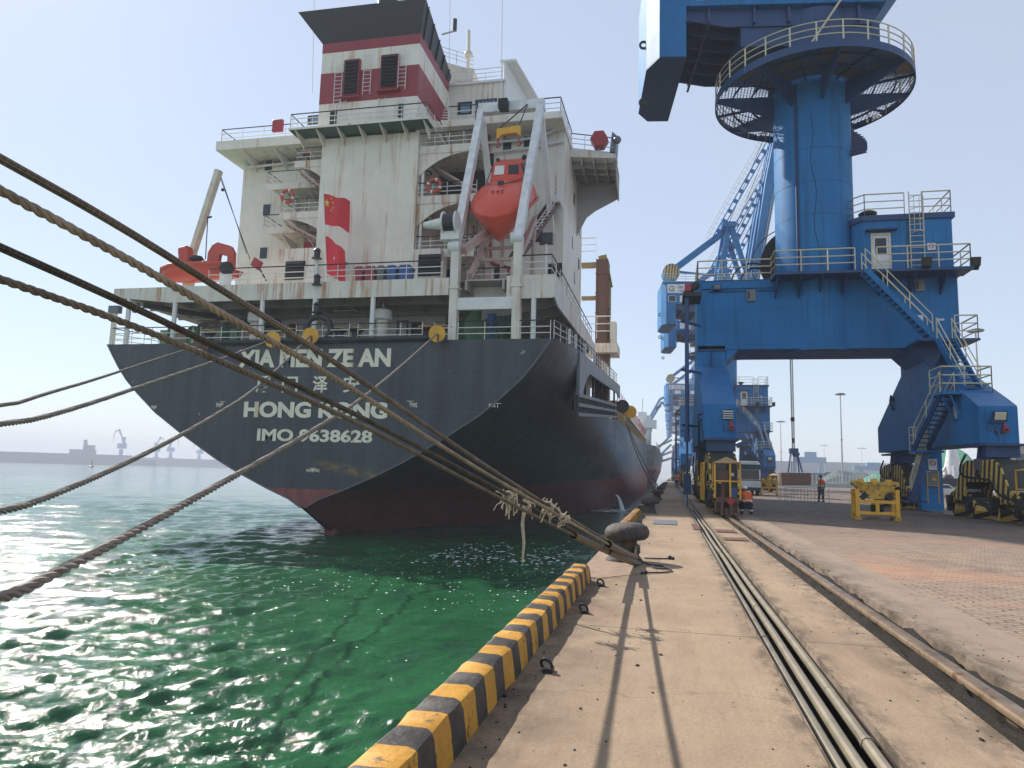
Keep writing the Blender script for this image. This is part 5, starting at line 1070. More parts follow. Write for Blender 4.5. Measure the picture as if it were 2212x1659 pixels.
for x in (2.12,13.02):
    pr=[(42.2,8.3),(42.2,7.2),(47.0,4.7),(47.0,3.2),(32.4,3.1),(32.4,4.6),(33.3,5.0),(38.1,7.2),(38.1,8.3)]
    q=MB(); q.prism([(x-.71,y,z) for y,z in pr],(1.42,0,0)); lgp=q.build('leg',GB,cr,0,.03)
    q=MB(); q.prism([(x-.715,33.25,5.02),(x-.715,38.08,7.22),(x+.715,38.08,7.22),(x+.715,33.25,5.02)],(0,0,.012)); q.prism([(x-.715,32.42,4.62),(x-.715,33.25,5.02),(x+.715,33.25,5.02),(x+.715,32.42,4.62)],(0,0,.012)); q.build('sloping_plate','crane_rusty',lgp)
    q=MB(); q.prism([(x-.03,38.09,8.0),(x-.03,38.09,7.3),(x-.03,37.5,7.0),(x-.03,37.6,7.4)],(.06,0,0)); q.box((x-.4,32.36,3.0),(x+.4,32.4,3.04)); q.build('stiffener','crane_dark',lgp)
# bogies
def bogie(x,yc,front):
    b=MB(); b.lathe((x,yc,2.45),[(.62,0),(.62,.06),(.5,.08),(.45,.65),(.5,.7)],16); 
    for k in range(12): a=k*math.pi/6; b.beam((x+.56*math.cos(a),yc+.56*math.sin(a),2.5),(x+.48*math.cos(a),yc+.48*math.sin(a),3.1),.04,.12)
    b.box((x-.72,yc-1.2,3.0),(x+.72,yc+1.2,3.1)); b.box((x-.6,yc-.95,2.55),(x+.6,yc-.6,3.05)); b.build('swivel_collar','crane_dark',cr)
    # main equaliser: an arched plate box
    pr=[(-3.0,.95),(-2.6,1.25),(-1.9,2.2),(-1.3,2.45),(1.3,2.45),(1.9,2.2),(2.6,1.25),(3.0,.95),(2.5,.75),(1.9,.75),(1.3,1.55),(-1.3,1.55),(-1.9,.75),(-2.5,.75)]
    b=MB(); b.prism([(x-.55,yc+y,z) for y,z in pr[:4]]+[(x-.55,yc+y,z) for y,z in pr[4:8]]+[(x-.55,yc+y,z) for y,z in pr[8:]],(.06,0,0)); b.prism([(x+.49,yc+y,z) for y,z in pr],(.06,0,0)); eq=b.build('equalizer_plate','hazard_stripe',cr,0)
    b=MB(); b.prism([(x-.5,yc+y*.985,z-.012) for y,z in pr[1:7]]+[(x-.5,yc+1.3,1.57),(x-.5,yc-1.3,1.57)],(.99,0,0)); 
    for sx in (-1,1): b.cyl((x+sx*.56,yc,1.9),(x+sx*.62,yc,1.9),.2,14)
    b.box((x-.1,yc-.2,2.4),(x+.1,yc+.2,2.75)); b.build('equalizer_box','bogie_dark',eq,0,.03)
    if x>5:
        b=MB(); b.prism([(x-.62,yc-.35,2.5),(x-.62,yc-.28,1.95),(x-.62,yc-.12,1.8),(x-.62,yc+.12,1.8),(x-.62,yc+.28,1.95),(x-.62,yc+.35,2.5)],(.05,0,0)); b.build('lifting_lug','grey_metal',eq)
    b=MB(); pth=[(x-.66,yc+1.0,2.7),(x-.7,yc+1.6,2.2),(x-.7,yc+1.5,1.75),(x-.7,yc-.6,1.7),(x-.7,yc-1.5,1.6),(x-.72,yc-2.0,1.05),(x-.72,yc-3.4,.9)]; b.tube(smoothp(pth,2),.045,7); b.build('hose','rubber',eq)
    for j,dy in enumerate((-2.25,2.25)):
        pr2=[(-1.6,.62),(-1.1,.95),(-.35,1.28),(.35,1.28),(1.1,.95),(1.6,.62),(1.2,.45),(.5,.72),(-.5,.72),(-1.2,.45)]
        b=MB(); b.prism([(x-.5,yc+dy+y,z) for y,z in pr2],(.07,0,0)); b.prism([(x+.43,yc+dy+y,z) for y,z in pr2],(.07,0,0)); e2=b.build('small_equalizer','hazard_stripe',cr,0)
        b=MB(); b.box((x-.43,yc+dy-1.1,.6),(x+.43,yc+dy+1.1,.92)); b.cyl((x-.55,yc+dy,1.0),(x+.55,yc+dy,1.0),.12,12); b.build('cross_block','bogie_dark',e2)
        for dd in (-1.05,1.05):
            y=yc+dy+dd
            b=MB(); b.prism([(x-.42,y-.34,.5),(x-.42,y-.2,.72),(x-.42,y+.2,.72),(x-.42,y+.34,.5),(x-.42,y+.34,.34),(x-.42,y,.02),(x-.42,y-.34,.34)],(.84,0,0)); wb=b.build('wheel_box','hazard_stripe',cr,0)
            b=MB(); b.cyl((x-.16,y+.42,.33),(x+.16,y+.42,.33),.3,20); b.cyl((x-.2,y+.42,.33),(x-.16,y+.42,.33),.35,20); b.build('wheel','dark_metal',wb)
            b=MB(); b.cyl((x-.62,y+.1,.4),(x-.42,y+.1,.4),.17,12); b.box((x-.7,y-.28,.55),(x-.45,y+.05,.95)); b.build('motor','dark_metal',wb)
    if front:
        b=MB(); y=yc-4.35; b.box((x-.26,y-.02,.02),(x-.16,y+.5,.72)); b.box((x+.06,y-.02,.02),(x+.16,y+.5,.72)); b.box((x-.42,y,.5),(x+.4,y+.6,.7)); b.box((x-.4,y+.5,.1),(x+.4,y+1.0,.6)); b.box((x-.12,y+.05,.05),(x+.04,y+.3,.3)); fb=b.build('rail_clamp','rust_steel',cr)
        b=MB(); b.cyl((x+.1,y-.14,.56),(x+.1,y,.56),.13,16); b.build('buffer','red_paint',fb)
        g=MB(); x0,x1=x-.46,x+.46; y0,y1=y+.05,y+1.35
        for (xx,yy) in ((x0,y0),(x1,y0),(x0,y1),(x1,y1),((x0+x1)/2+.1,y0)): g.cyl((xx,yy,.66),(xx,yy,2.0),.035,8)
        for zz in (2.0,1.3): g.cyl((x0,y0,zz),(x1,y0,zz),.03,8); g.cyl((x0,y0,zz),(x0,y1,zz),.03,8); g.cyl((x1,y0,zz),(x1,y1,zz),.03,8)
        gf=g.build('guard_frame','yellow_paint',cr)
        g=MB(); g.add([(x0-.05,y0-.1,1.99),(x1+.05,y0-.1,1.99),(x1+.05,y1,1.99),(x0-.05,y1,1.99),(x,y0+.55,2.24)],[(0,1,4),(1,2,4),(2,3,4),(3,0,4),(3,2,1,0)]); g.build('guard_roof','tan_coaming',gf)
        g=MB(); g.cyl((x-.12,y+.45,.7),(x-.12,y+.45,1.35),.09,10); g.cyl((x-.12,y+.45,1.35),(x-.12,y+.45,1.72),.2,14); g.m(1); g.box((x+.02,y+.5,.7),(x+.4,y+1.2,1.95)); g.box((x-.4,y+.9,.7),(x-.1,y+1.3,1.2)); g.m(2); g.box((x+.1,y+.2,.72),(x+.34,y+.45,1.05)); g.m(3); g.box((x+.15,y+.48,1.5),(x+.27,y+.5,1.62)); g.build('clamp_drive',['rust_steel','bogie_dark','bin_blue','paper_white'],gf)
        g=MB(); ya=y+1.4 if x<5 else yc+3.9; railing(g,[(x-.8,ya,.5),(x-.8,ya+(2.8 if x<5 else 1.5),.5)],1.5,(1,.55),r=.03,gap=1.4); g.build('side_rail','yellow_paint',gf)
bogie(2.12,32.55,True); bogie(13.02,33.1,True); bogie(2.12,45.2,False); bogie(13.02,45.2,False)
# far leg of the right side going down to the ground (cable column)
q=MB(); q.prism([(12.75,41,3.2),(13.75,41,3.2),(13.75,41,.05),(12.72,41,.05)],(0,.8,0)); colm=q.build('cable_column','crane_blue',cr); a=gz(1,1); q=MB(); q.box((13.0,40.9,1.3),(13.6,41,2.0)); q.m(1); q.box((13.2,40.86,1.6),(13.4,40.9,1.75)); q.build('junction_box',['grey_metal','yellow_paint'],colm); q=MB(); q.box((13.1,40.96,2.15),(13.5,40.99,2.7)); q.m(1); q.torus((13.3,40.95,2.5),(0,1,0),.13,.02,18,6); q.beam((13.2,40.95,2.6),(13.4,40.95,2.4),.02,.03); q.build('prohibition_sign',['paper_white','red_paint'],colm)
# tower
q=MB(); R1=1.97
q.lathe((CXc,CYc,11.7),[(R1+.05,0),(R1,.05)]+[(R1,h) for h in (3,6,9)]+[(R1,11.0),(R1+.25,11.1),(R1+.25,11.9),(R1+.1,12.0),(R1+.1,13.6)],56); tw=q.build('tower',GB,cr,30)
q=MB()
for z in (13.3,15.1,16.9,18.7): q.lathe((CXc,CYc,z),[(R1+.002,-.012),(R1+.01,0),(R1+.002,.012)],56,caps=False)
pts=[]; 
for i in range(40): z=20.6-i*.22; a=R(258)+.05*math.sin(i*.4)+.01*i*.3; pts.append((CXc+(R1+.005)*math.cos(a),CYc+(R1+.005)*math.sin(a),z))
q.build('weld_seam','crane_dark',tw); q=MB(); q.tube(pts,.014,5); q.build('crack_line','rubber',tw)
# round gallery with gratings, brackets and rails
PZc=22.6; PR=5.1; RI=2.15
s=NT('grating'); s.val(.5,.3,.4); X=s.xyz(); 
gr_=s.mth('MAXIMUM',s.ramp(s.mth('ABSOLUTE',s.mth('SUBTRACT',s.mth('FRACT',s.mth('MULTIPLY',X[0],6)),.5)),.36,.38),s.ramp(s.mth('ABSOLUTE',s.mth('SUBTRACT',s.mth('FRACT',s.mth('MULTIPLY',X[1],6)),.5)),.36,.38))
tr=s.n('ShaderNodeBsdfTransparent'); mx=s.n('ShaderNodeMixShader'); gr_=s.mth('MAXIMUM',gr_,s.mth('MULTIPLY',s.ramp(X[1],39.6,38.2),s.ramp(X[0],4.2,5.2))); s.l(gr_,mx.inputs[0]); s.l(tr.outputs[0],mx.inputs[1]); s.l(s.b.outputs[0],mx.inputs[2])
inv=s.mth('SUBTRACT',1,s.mth('MULTIPLY',s.mth('SUBTRACT',1,gr_),1)); s.l(mx.outputs[0],s.t.nodes['Material Output'].inputs[0]); s.col(s.mix(s.ramp(s.noise(s.pos,.7,5,.6),.45,.6),lin('#3d5f80'),lin('#7a6a4a')))
q=MB(); N=64
for k in range(N):
    a0,a1=2*math.pi*k/N,2*math.pi*(k+1)/N
    for r0,r1 in ((RI,3.2),(3.2,4.2),(4.2,PR-.05)): q.poly((CXc+r0*math.cos(a0),CYc+r0*math.sin(a0),PZc),(CXc+r1*math.cos(a0),CYc+r1*math.sin(a0),PZc),(CXc+r1*math.cos(a1),CYc+r1*math.sin(a1),PZc),(CXc+r0*math.cos(a1),CYc+r0*math.sin(a1),PZc))
gal=q.build('gallery_floor','grating',cr,0)
q=MB()
for r in (3.2,4.2): q.lathe((CXc,CYc,PZc),[(r-.03,-.12),(r+.03,-.12),(r+.03,-.01),(r-.03,-.01)],64,caps=False)
q.lathe((CXc,CYc,PZc),[(PR-.06,-.28),(PR,-.28),(PR,.12),(PR-.03,.12),(PR-.05,-.2)],64,caps=False)
for k in range(16):
    a=2*math.pi*k/16+.1; d=V((math.cos(a),math.sin(a),0)); c=V((CXc,CYc,PZc)); n=d.cross(V((0,0,1)))*.05
    if k%2==0: q.prism([c+d*1.9+V((0,0,-.02))-n,c+d*5.05+V((0,0,-.02))-n,c+d*5.05+V((0,0,-.28))-n,c+d*1.9+V((0,0,-1.3))-n],n*2)
    else: q.beam(c+d*2+V((0,0,-.08)),c+d*5.05+V((0,0,-.08)),.06,.14)
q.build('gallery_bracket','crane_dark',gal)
q=MB(); n=26; ring_=[(CXc+5.05*math.cos(2*math.pi*k/n),CYc+5.05*math.sin(2*math.pi*k/n),PZc) for k in range(n)]
for h in (.45,.8,1.15): q.torus((CXc,CYc,PZc+h),(0,0,1),5.05,.028,72,6)
for p in ring_: q.box((p[0]-.035,p[1]-.035,p[2]-.2),(p[0]+.035,p[1]+.035,p[2]+1.15))
q.build('gallery_railing','rail_cream',gal)
q=MB()
for k in range(16):
    a=R(-28)+k*.11; z=18.6+k*.26; d=V((math.cos(a),math.sin(a),0)); q.obox(V((CXc,CYc,z))+d*2.35,d*.38,V((-d.y,d.x,0))*.16,(0,0,.03))
q.build('tower_steps','crane_dark',tw)
# slewing top
SA=R(8); E1=V((math.cos(SA),math.sin(SA),0)); E2=V((-math.sin(SA),math.cos(SA),0)); SC=V((CXc,CYc,0))
def S(x,y,z): return SC+E1*x+E2*y+V((0,0,z))
def sbox(q,x0,x1,y0,y1,z0,z1): q.obox(S((x0+x1)/2,(y0+y1)/2,(z0+z1)/2),E1*((x1-x0)/2),E2*((y1-y0)/2),(0,0,(z1-z0)/2))
def sprism(q,prof,y0,y1): q.prism([S(x,y0,z) for x,z in prof],E2*(y1-y0))
q=MB(); sprism(q,[(-7.2,29.8),(-7.2,26.5),(3.2,26.5),(4.2,27.3),(4.2,29.8)],-2.38,5.0); hs_=q.build('slewing_house',GB,cr,0,.03)
q=MB(); pl4=[(-7.16,-2.4),(-8.56,-2.4),(-9.14,-1.2),(-9.1,3.6),(-8.45,4.6),(-7.16,4.6)]; q.prism([S(x,y,23.6) for x,y in pl4],(0,0,6.3)); cwt=q.build('counterweight',GB,cr,0,.03)
q=MB(); q.prism([S(x*.999-.005,y*.999,23.57) for x,y in pl4],(0,0,.03)); q.build('counterweight_shade','crane_dark',cwt,0)  # dark sheet on the counterweight underside, its shade put into the colour
q=MB()
for y in (-2.0,-.9,.3,1.5,2.7,3.9): sprism(q,[(-7.1,26.48),(-7.1,25.9),(-5,25.5),(2.6,25.5),(3.0,26.48)],y,y+.12)
for x in (-6.0,-3.6,-1.8,0,1.8): sbox(q,x,x+.14,-2.2,4.8,25.6,26.48)
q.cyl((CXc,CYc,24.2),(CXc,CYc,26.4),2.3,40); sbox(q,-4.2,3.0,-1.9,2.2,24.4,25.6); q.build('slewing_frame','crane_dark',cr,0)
q=MB(); ladder(q,S(-1.6,-3.6,PZc+.1),S(1.4,-2.9,27.4),.6,E2,.32,.03); q.build('access_ladder','rail_cream',cr)
q=MB(); sbox(q,-9.1,4.2,-2.4,2.6,29.91,30.0); railing(q,[S(-9.0,-2.3,30),S(4.1,-2.3,30)],1.1,r=.04,gap=1.6); q.build('house_roof','pole_grey',hs_)
for x in (-7.7,-3.0,1.0): q=MB(); sbox(q,x-.55,x+.55,-2.44,-2.38,26.9,27.8); q.m(1); sbox(q,x-.48,x+.48,-2.46,-2.43,26.95,27.75); q.build('house_window',['white_clean','glass_dark'],hs_)
for x in (-5.7,-1.0): q=MB(); sbox(q,x-.9,x+.9,-2.44,-2.38,26.8,27.8); q.build('white_panel','paper_white',hs_)
q=MB(); sbox(q,-8.4,-3.2,-2.44,-2.38,28.2,29.5); sg=q.build('company_sign','paper_white',hs_)
def stext(s_,x,z,h,w_): textmesh('sign_text',s_,'crane_dark',sg,S(x,-2.46,z),E1,(0,0,1),h,.01,.01,w_)
stext('河北港口',-5.3,29.05,.5,3.2); stext('HEBEI PORT',-5.3,28.5,.28,3.2); q=MB(); q.torus(S(-7.75,-2.46,28.85),E2,.36,.05,24,6,.5,5.9); q.beam(S(-7.75,-2.46,28.8),S(-7.4,-2.46,28.8),.06,.08); q.build('emblem','crane_dark',sg)
for x,z in ((-8.75,25.3),(-8.75,21.9)): q=MB(); q.torus(S(-9.25,-.8,z),E2,.2,.07,14,6); q.build('lifting_eye','dark_metal',cr)
# luffing gear and boom
q=MB(); sprism(q,[(-1.2,29.7),(-.4,29.7),(1.0,38.5),(.4,39)],-2.0,-1.5); sprism(q,[(-1.2,29.7),(-.4,29.7),(1.0,38.5),(.4,39)],1.5,2.0); sprism(q,[(3.4,29.7),(4.0,29.7),(1.3,39),(.5,38.6)],-2.0,-1.6); sprism(q,[(3.4,29.7),(4.0,29.7),(1.3,39),(.5,38.6)],1.6,2.0)
for t in (.3,.6,.9): sbox(q,-1.0+t*1.6,-.6+t*1.6,-2,2,29.7+t*8.8,30.0+t*8.8)
sbox(q,-.3,1.6,-2.2,2.2,38.4,39.2); q.build('a_frame',GB,cr,0)
q=MB(); q.beam(S(-7.4,0,32.2),S(1.0,0,38.8),.7,.9); q.beam(S(-7.4,0,32.2),S(-.8,0,31.5),.2,.3); q.build('balance_lever',GB,cr,0)
q=MB(); a=S(-7.6,-1.1,31.8); q.cyl(a,S(-7.6,1.1,31.8),1.25,28); q.build('balance_weight',GB,cr,30); q=MB(); q.cyl(S(-7.6,-1.16,31.8),S(-7.6,-1.1,31.8),1.2,28); q.build('striped_disc','hazard_disc',cr,30)
def slotbeam(p,q_,w_,h):
    b=MB(); p=V(p);q_=V(q_); d=(q_-p); n=int(d.length/1.7); d.normalize(); up=V((0,0,1)); x=d.cross(E2).normalized()
    b.beam(p+x*(h/2-.08),q_+x*(h/2-.08),w_,.16,x); b.beam(p-x*(h/2-.08),q_-x*(h/2-.08),w_,.16,x)
    for i in range(n+1): c=p.lerp(q_,i/n); b.beam(c-x*(h/2),c+x*(h/2),w_*.98,.5,d)
    b.m(1)
    for k in (.6,1.1): b.tube([p+x*(h/2+k*.8)+V((0,0,.1)),q_+x*(h/2+k*.8)],.03,5)
    for i in range(n*2): c=p.lerp(q_,i/(2*n)); b.tube([c+x*(h/2),c+x*(h/2+.9)],.025,4)
    return b
slotbeam(S(-1.5,-1.2,36.5),S(8.2,-2.6,54.5),.35,.8).build('tie_beam',[GB,'rail_cream'],cr,0)
slotbeam(S(1.2,1.2,35.0),S(9.5,0,52),.35,.8).build('tie_beam',[GB,'rail_cream'],cr,0)
q=MB(); 
for sx in (-1.0,1.0): q.loft([[S(4.2+k,sx*(1.3)+j,29.2) for k,j in ((-.6,-.3),(.6,-.3),(.6,.3),(-.6,.3))],[S(7.2+k,sx*.9+j,46) for k,j in ((-.9,-.35),(.9,-.35),(.9,.35),(-.9,.35))],[S(10.0+k,sx*.5+j,62) for k,j in ((-.4,-.25),(.4,-.25),(.4,.25),(-.4,.25))]])
for z in (34,40,46,52,58): t=(z-29.2)/33; q.beam(S(4.2+5.8*t,-1.2,z),S(4.2+5.8*t,1.2,z),.4,.5)
bm=q.build('boom',GB,cr,0); q=MB(); q.tube([S(4.6,-1.9,30),S(7.7,-1.5,46)],.03,5); q.tube([S(4.9,-1.9,30),S(8.0,-1.5,46)],.03,5)
for i in range(40): t=i/40; q.tube([S(4.6+3.1*t,-1.9+.4*t,30+16*t),S(4.9+3.1*t,-1.9+.4*t,30+16*t)],.025,4)
q.build('boom_ladder','rail_cream',bm)
q=MB(); 
for k in (-.12,.12): q.tube([S(0.8,k,39),S(10,k,62)],.035,5); 
q.build('hoist_rope','chain_dark',cr)
# deck walkway on the portal, railings, machine room, stairs
q=MB(); q.box((5.1,36.75,11.62),(14.1,38.1,11.75)); q.box((1.39,38.1,11.72),(14.1,41.6,11.78)); 
for x in (5.3,6.4,7.4,8.5,10.2,11.6,13.0): q.prism([(x,36.8,11.62),(x,38.1,11.62),(x,38.1,10.7)],(.08,0,0))
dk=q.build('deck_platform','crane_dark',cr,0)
q=MB(); railing(q,[(1.45,41.5,11.78),(1.45,38.2,11.78),(5.15,38.2,11.78),(5.15,36.85,11.78),(8.9,36.85,11.78)],1.1,r=.03,gap=1.25,rp=.03); railing(q,[(9.9,36.85,11.78),(14.0,36.85,11.78),(14.0,41.5,11.78)],1.1,r=.03,gap=1.3,rp=.03); q.build('deck_railing','rail_cream',dk)
q=MB(); q.prism([(9.55,37.75,11.78),(13.6,37.75,11.78),(13.6,41.4,11.78),(9.15,41.4,11.78),(9.15,38.3,11.78)],(0,0,2.75)); mr=q.build('machine_room',GB,cr,0,.02)
q=MB(); q.prism([(9.5,37.65,14.52),(13.72,37.65,14.52),(13.72,41.5,14.52),(9.05,41.5,14.52),(9.05,38.2,14.52)],(0,0,.28)); q.build('room_roof','crane_dark',mr)
q=MB(); railing(q,[(9.2,41.3,14.8),(9.2,38.3,14.8),(9.65,37.8,14.8),(11.5,37.8,14.8)],1.15,r=.028,gap=1.3); railing(q,[(12.3,37.8,14.8),(13.6,37.8,14.8),(13.6,41.3,14.8)],1.15,r=.028,gap=1.3); q.build('roof_railing','rail_cream',mr)
q=MB(); q.lathe((10.0,38.6,14.8),[(.2,0),(.2,.3),(.42,.32),(.45,.42),(.3,.52),(.05,.58)],18); q.build('roof_vent','black_paint',mr)
q=MB(); x0,x1=9.95,10.7; q.box((x0,37.72,11.82),(x1,37.75,13.75)); dr=q.build('door','paper_white',mr); q=MB(); q.box((x0+.12,37.70,12.75),(x1-.12,37.72,13.6)); q.build('door_pane','glass_dark',dr); q=MB(); 
for xx in (x0-.08,x1): q.box((xx,37.66,11.8),(xx+.08,37.75,13.85))
q.box((x0,37.66,13.75),(x1,37.75,13.85)); q.build('door_frame','cream',dr); q=MB(); q.box((x0-.35,37.35,13.95),(x1+.35,37.75,14.02)); q.build('door_canopy','crane_dark',mr)
q=MB(); ladder(q,(11.95,37.55,11.8),(11.95,37.55,15.9),.62,(1,0,0),.3,.02)
for z in (13.7,14.3,14.9,15.5): q.torus((11.95,37.45,z),(0,0,1),.34,.018,14,5,0,math.pi) if False else q.tube([(11.95+.31*math.cos(t),37.55-.5*math.sin(t),z) for t in np.linspace(0,math.pi,9)],.016,5)
for t in (.8,1.57,2.3): q.cyl((11.95+.31*math.cos(t),37.55-.5*math.sin(t),13.7),(11.95+.31*math.cos(t),37.55-.5*math.sin(t),15.5),.014,5)
q.build('caged_ladder','rail_cream',mr)
q=MB(); q.box((12.45,37.70,12.9),(12.8,37.74,13.25)); q.m(1); q.torus((12.625,37.69,13.1),(0,1,0),.11,.016,16,5); q.beam((12.54,37.69,13.18),(12.71,37.69,13.02),.015,.02); q.build('no_smoking_sign',['paper_white','red_paint'],mr)
for x,y in ((12.0,36.7),(14.2,37.0)): q=MB(); q.obox((x,y-.15,12.0),(.22,0,0),(0,.05,.02),(0,-.05,.2)); q.beam((x,y+.1,11.65),(x,y-.15,11.85),.4,.05); q.build('floodlight','dark_metal',cr)
q=MB(); q.box((2.2,37.8,11.2),(2.6,38.1,11.5)); q.m(1); q.box((2.25,37.76,11.25),(2.55,37.8,11.45)); q.build('floodlight',['crane_dark','grey_metal'],cr)
# cable reel behind the railing
q=MB(); 
for k in range(9): q.lathe((6.8,41.0+k*.1,13.6),[(1.7,-.06),(1.78,-.03),(1.78,.03),(1.7,.06)],40,(0,1,0))
q.m(1); q.torus((4.6,40.4,12.3),(0,1,0),.75,.05,24,6); q.torus((4.5,40.5,12.2),(0,1,0),1.15,.05,24,6,math.pi,2*math.pi); q.torus((6.8,41.9,13.6),(0,1,0),2.2,.03,40,5); q.build('cable_reel',['rubber','dark_metal'],cr)
# stairs
q=MB();h=MB(); stair(q,h,(9.2,36.5,11.6),(12.0,36.5,8.3),.7,(0,1,0),15); s1_=q.build('stair','crane_blue',cr); h.build('handrail','rail_cream',s1_)
q=MB(); q.box((11.4,36.1,8.05),(13.95,38.1,8.15)); q.prism([(11.45,37.6,8.05),(13.0,37.6,8.05),(12.4,37.6,6.9)],(0,.1,0)); l1=q.build('landing','crane_dark',cr); h=MB(); railing(h,[(13.9,38,8.15),(13.9,36.2,8.15),(12.95,36.2,8.15)],1.1,r=.028); h.build('handrail','rail_cream',l1)
q=MB();h=MB(); stair(q,h,(12.45,36.05,8.1),(12.9,34.4,5.5),.7,(1,.2,0),12); s2_=q.build('stair','crane_blue',cr); h.build('handrail','rail_cream',s2_)
q=MB(); q.box((11.5,34.0,5.3),(13.55,35.6,5.42)); q.beam((11.6,34.2,5.3),(12.3,34.9,4.2),.08,.08); q.beam((11.9,34.2,5.3),(12.3,34.2,4.3),.08,.08); l2=q.build('landing','crane_blue',cr); h=MB(); railing(h,[(11.55,35.5,5.42),(11.55,34.05,5.42),(13.5,34.05,5.42),(13.5,35.5,5.42)],1.1,r=.028); h.build('handrail','rail_cream',l2)
q=MB();h=MB(); stair(q,h,(11.95,34.6,5.35),(11.4,36.6,3.0),.65,(1,.25,0),12); s3_=q.build('stair','crane_dark',cr); h.build('handrail','rail_cream',s3_)
q=MB(); q.box((11.1,36.3,2.85),(12.3,37.4,2.95)); l3=q.build('landing','crane_blue',cr); h=MB(); railing(h,[(11.15,37.3,2.95),(11.15,36.4,2.95)],1.1,r=.028); h.build('handrail','rail_cream',l3)
q=MB();h=MB(); stair(q,h,(11.7,36.9,2.9),(11.1,37.2,.65),.65,(.2,1,0),12); q.box((10.6,36.6,.55),(11.6,37.6,.62)); s4_=q.build('stair','crane_dark',cr); h.build('handrail','rail_cream',s4_)
# hatch door, louvre, horns, signs on the legs
q=MB(); N=10; pts=[(13.0+.45*math.cos(a),38.06,9.1+.5*math.sin(a)+.3) for a in np.linspace(0,math.pi,N)]+[(12.55,38.06,8.5),(13.45,38.06,8.5)]; q.prism(pts,(0,.05,0)); hd=q.build('hatch','crane_blue',cr,0); q=MB(); q.box((12.85,38.03,9.4),(13.15,38.06,9.5)); q.build('name_plate','paper_white',hd)
q=MB(); q.box((2.25,32.32,3.95),(2.7,32.4,4.4)); q.m(1)
for k in range(4): q.obox((2.475,32.3,4.02+k*.1),(.22,0,0),(0,.02,0),(0,.02,.03))
q.build('louvre',['dark_metal','pole_grey'],cr)
def horn(x,y,z):
    q=MB(); q.box((x-.09,y-.18,z-.1),(x+.09,y,z+.1)); q.cyl((x-.02,y-.09,z+.1),(x-.02,y-.09,z+.3),.06,10); q.cyl((x-.13,y-.1,z),(x+.13,y-.1,z),.05,8); q.m(1); q.cyl((x,y-.2,z),(x,y-.18,z),.06,10); q.tube([(x-.12,y-.02,z-.1),(x-.3,y-.02,z-.2),(x-.35,y-.02,z+.15)],.015,5); q.build('horn',['red_paint','dark_void'],cr)
horn(2.62,32.4,3.6); horn(13.2,32.4,3.65)
q=MB(); q.obox((12.95,32.15,4.2),(.28,0,0),(0,.02,.03),(0,-.08,.2)); q.m(1); q.obox((12.97,32.1,4.2),(.2,0,0),(0,.01,.01),(0,-.06,.14)); q.m(0); q.box((12.6,32.1,3.95),(13.1,32.4,4.0)); q.build('floodlight',['crane_dark','lamp_lens'],cr)
q=MB(); q.tube(smoothp([(12.6,32.38,3.8),(12.7,32.3,3.6),(12.9,32.3,3.7),(13.0,32.3,3.5),(13.0,32.35,2.9),(13.15,32.35,2.8),(13.2,32.35,3.2)],2),.02,6); q.build('hose','grey_metal',cr)
q=MB(); q.tube([(12.28,43.5,6.0),(12.2,43.7,6.3),(12.2,43.9,6.0),(12.25,43.6,5.5)],.06,6); q.build('hook','dark_metal',cr)
q=MB(); q.box((12.26,34.6,4.3),(12.29,34.9,4.9)); q.build('notice','paper_white',cr); q=MB(); q.box((11.35,36.9,9.0),(11.85,36.95,9.45)); q.m(1); q.prism([(11.45,36.89,9.12),(11.75,36.89,9.12),(11.6,36.89,9.38)],(0,.01,0)); q.build('warning_sign',['paper_white','yellow_paint'],cr)
for k,z in enumerate((11.3,11.15)): q=MB(); q.tube([(1.6+.4*k,38.05,z),(5.4,38.05,z),(5.5,38.05,z-.05)],.025,6); q.build('cable_run','crane_dark',cr)
for x,z in ((3.9,10.6),(11.9,10.9)): q=MB(); q.box((x,37.98,z),(x+.45,38.1,z+.6)); q.m(1); q.box((x+.05,37.96,z+.1),(x+.15,37.98,z+.5)); q.build('junction_box',['grey_metal','dark_metal'],cr)
for x in (2.12,13.02):
    q=MB(); q.box((x-.74,38.03,7.98),(x+.74,38.1,8.06))
    for k in range(10): q.cyl((x-.66+k*.147,38.0,8.02),(x-.66+k*.147,38.05,8.02),.025,6)
    q.build('bolted_flange','crane_dark',cr)
q=MB(); q.lathe((CXc,CYc,11.8),[(R1,0),(R1+.16,0),(R1+.16,.07),(R1,.07)],56,caps=False)
for k in range(48): a=2*math.pi*k/48; q.cyl((CXc+(R1+.1)*math.cos(a),CYc+(R1+.1)*math.sin(a),11.87),(CXc+(R1+.1)*math.cos(a),CYc+(R1+.1)*math.sin(a),11.93),.035,6)
q.build('base_flange','crane_dark',tw); q=MB(); a=R(236); q.tube([(CXc+(R1+.05)*math.cos(a),CYc+(R1+.05)*math.sin(a),z) for z in (11.9,16,20,22.4)],.045,6); a=R(239); q.tube([(CXc+(R1+.05)*math.cos(a),CYc+(R1+.05)*math.sin(a),z) for z in (11.9,16,20,22.4)],.03,6); q.build('cable_run','crane_dark',tw)
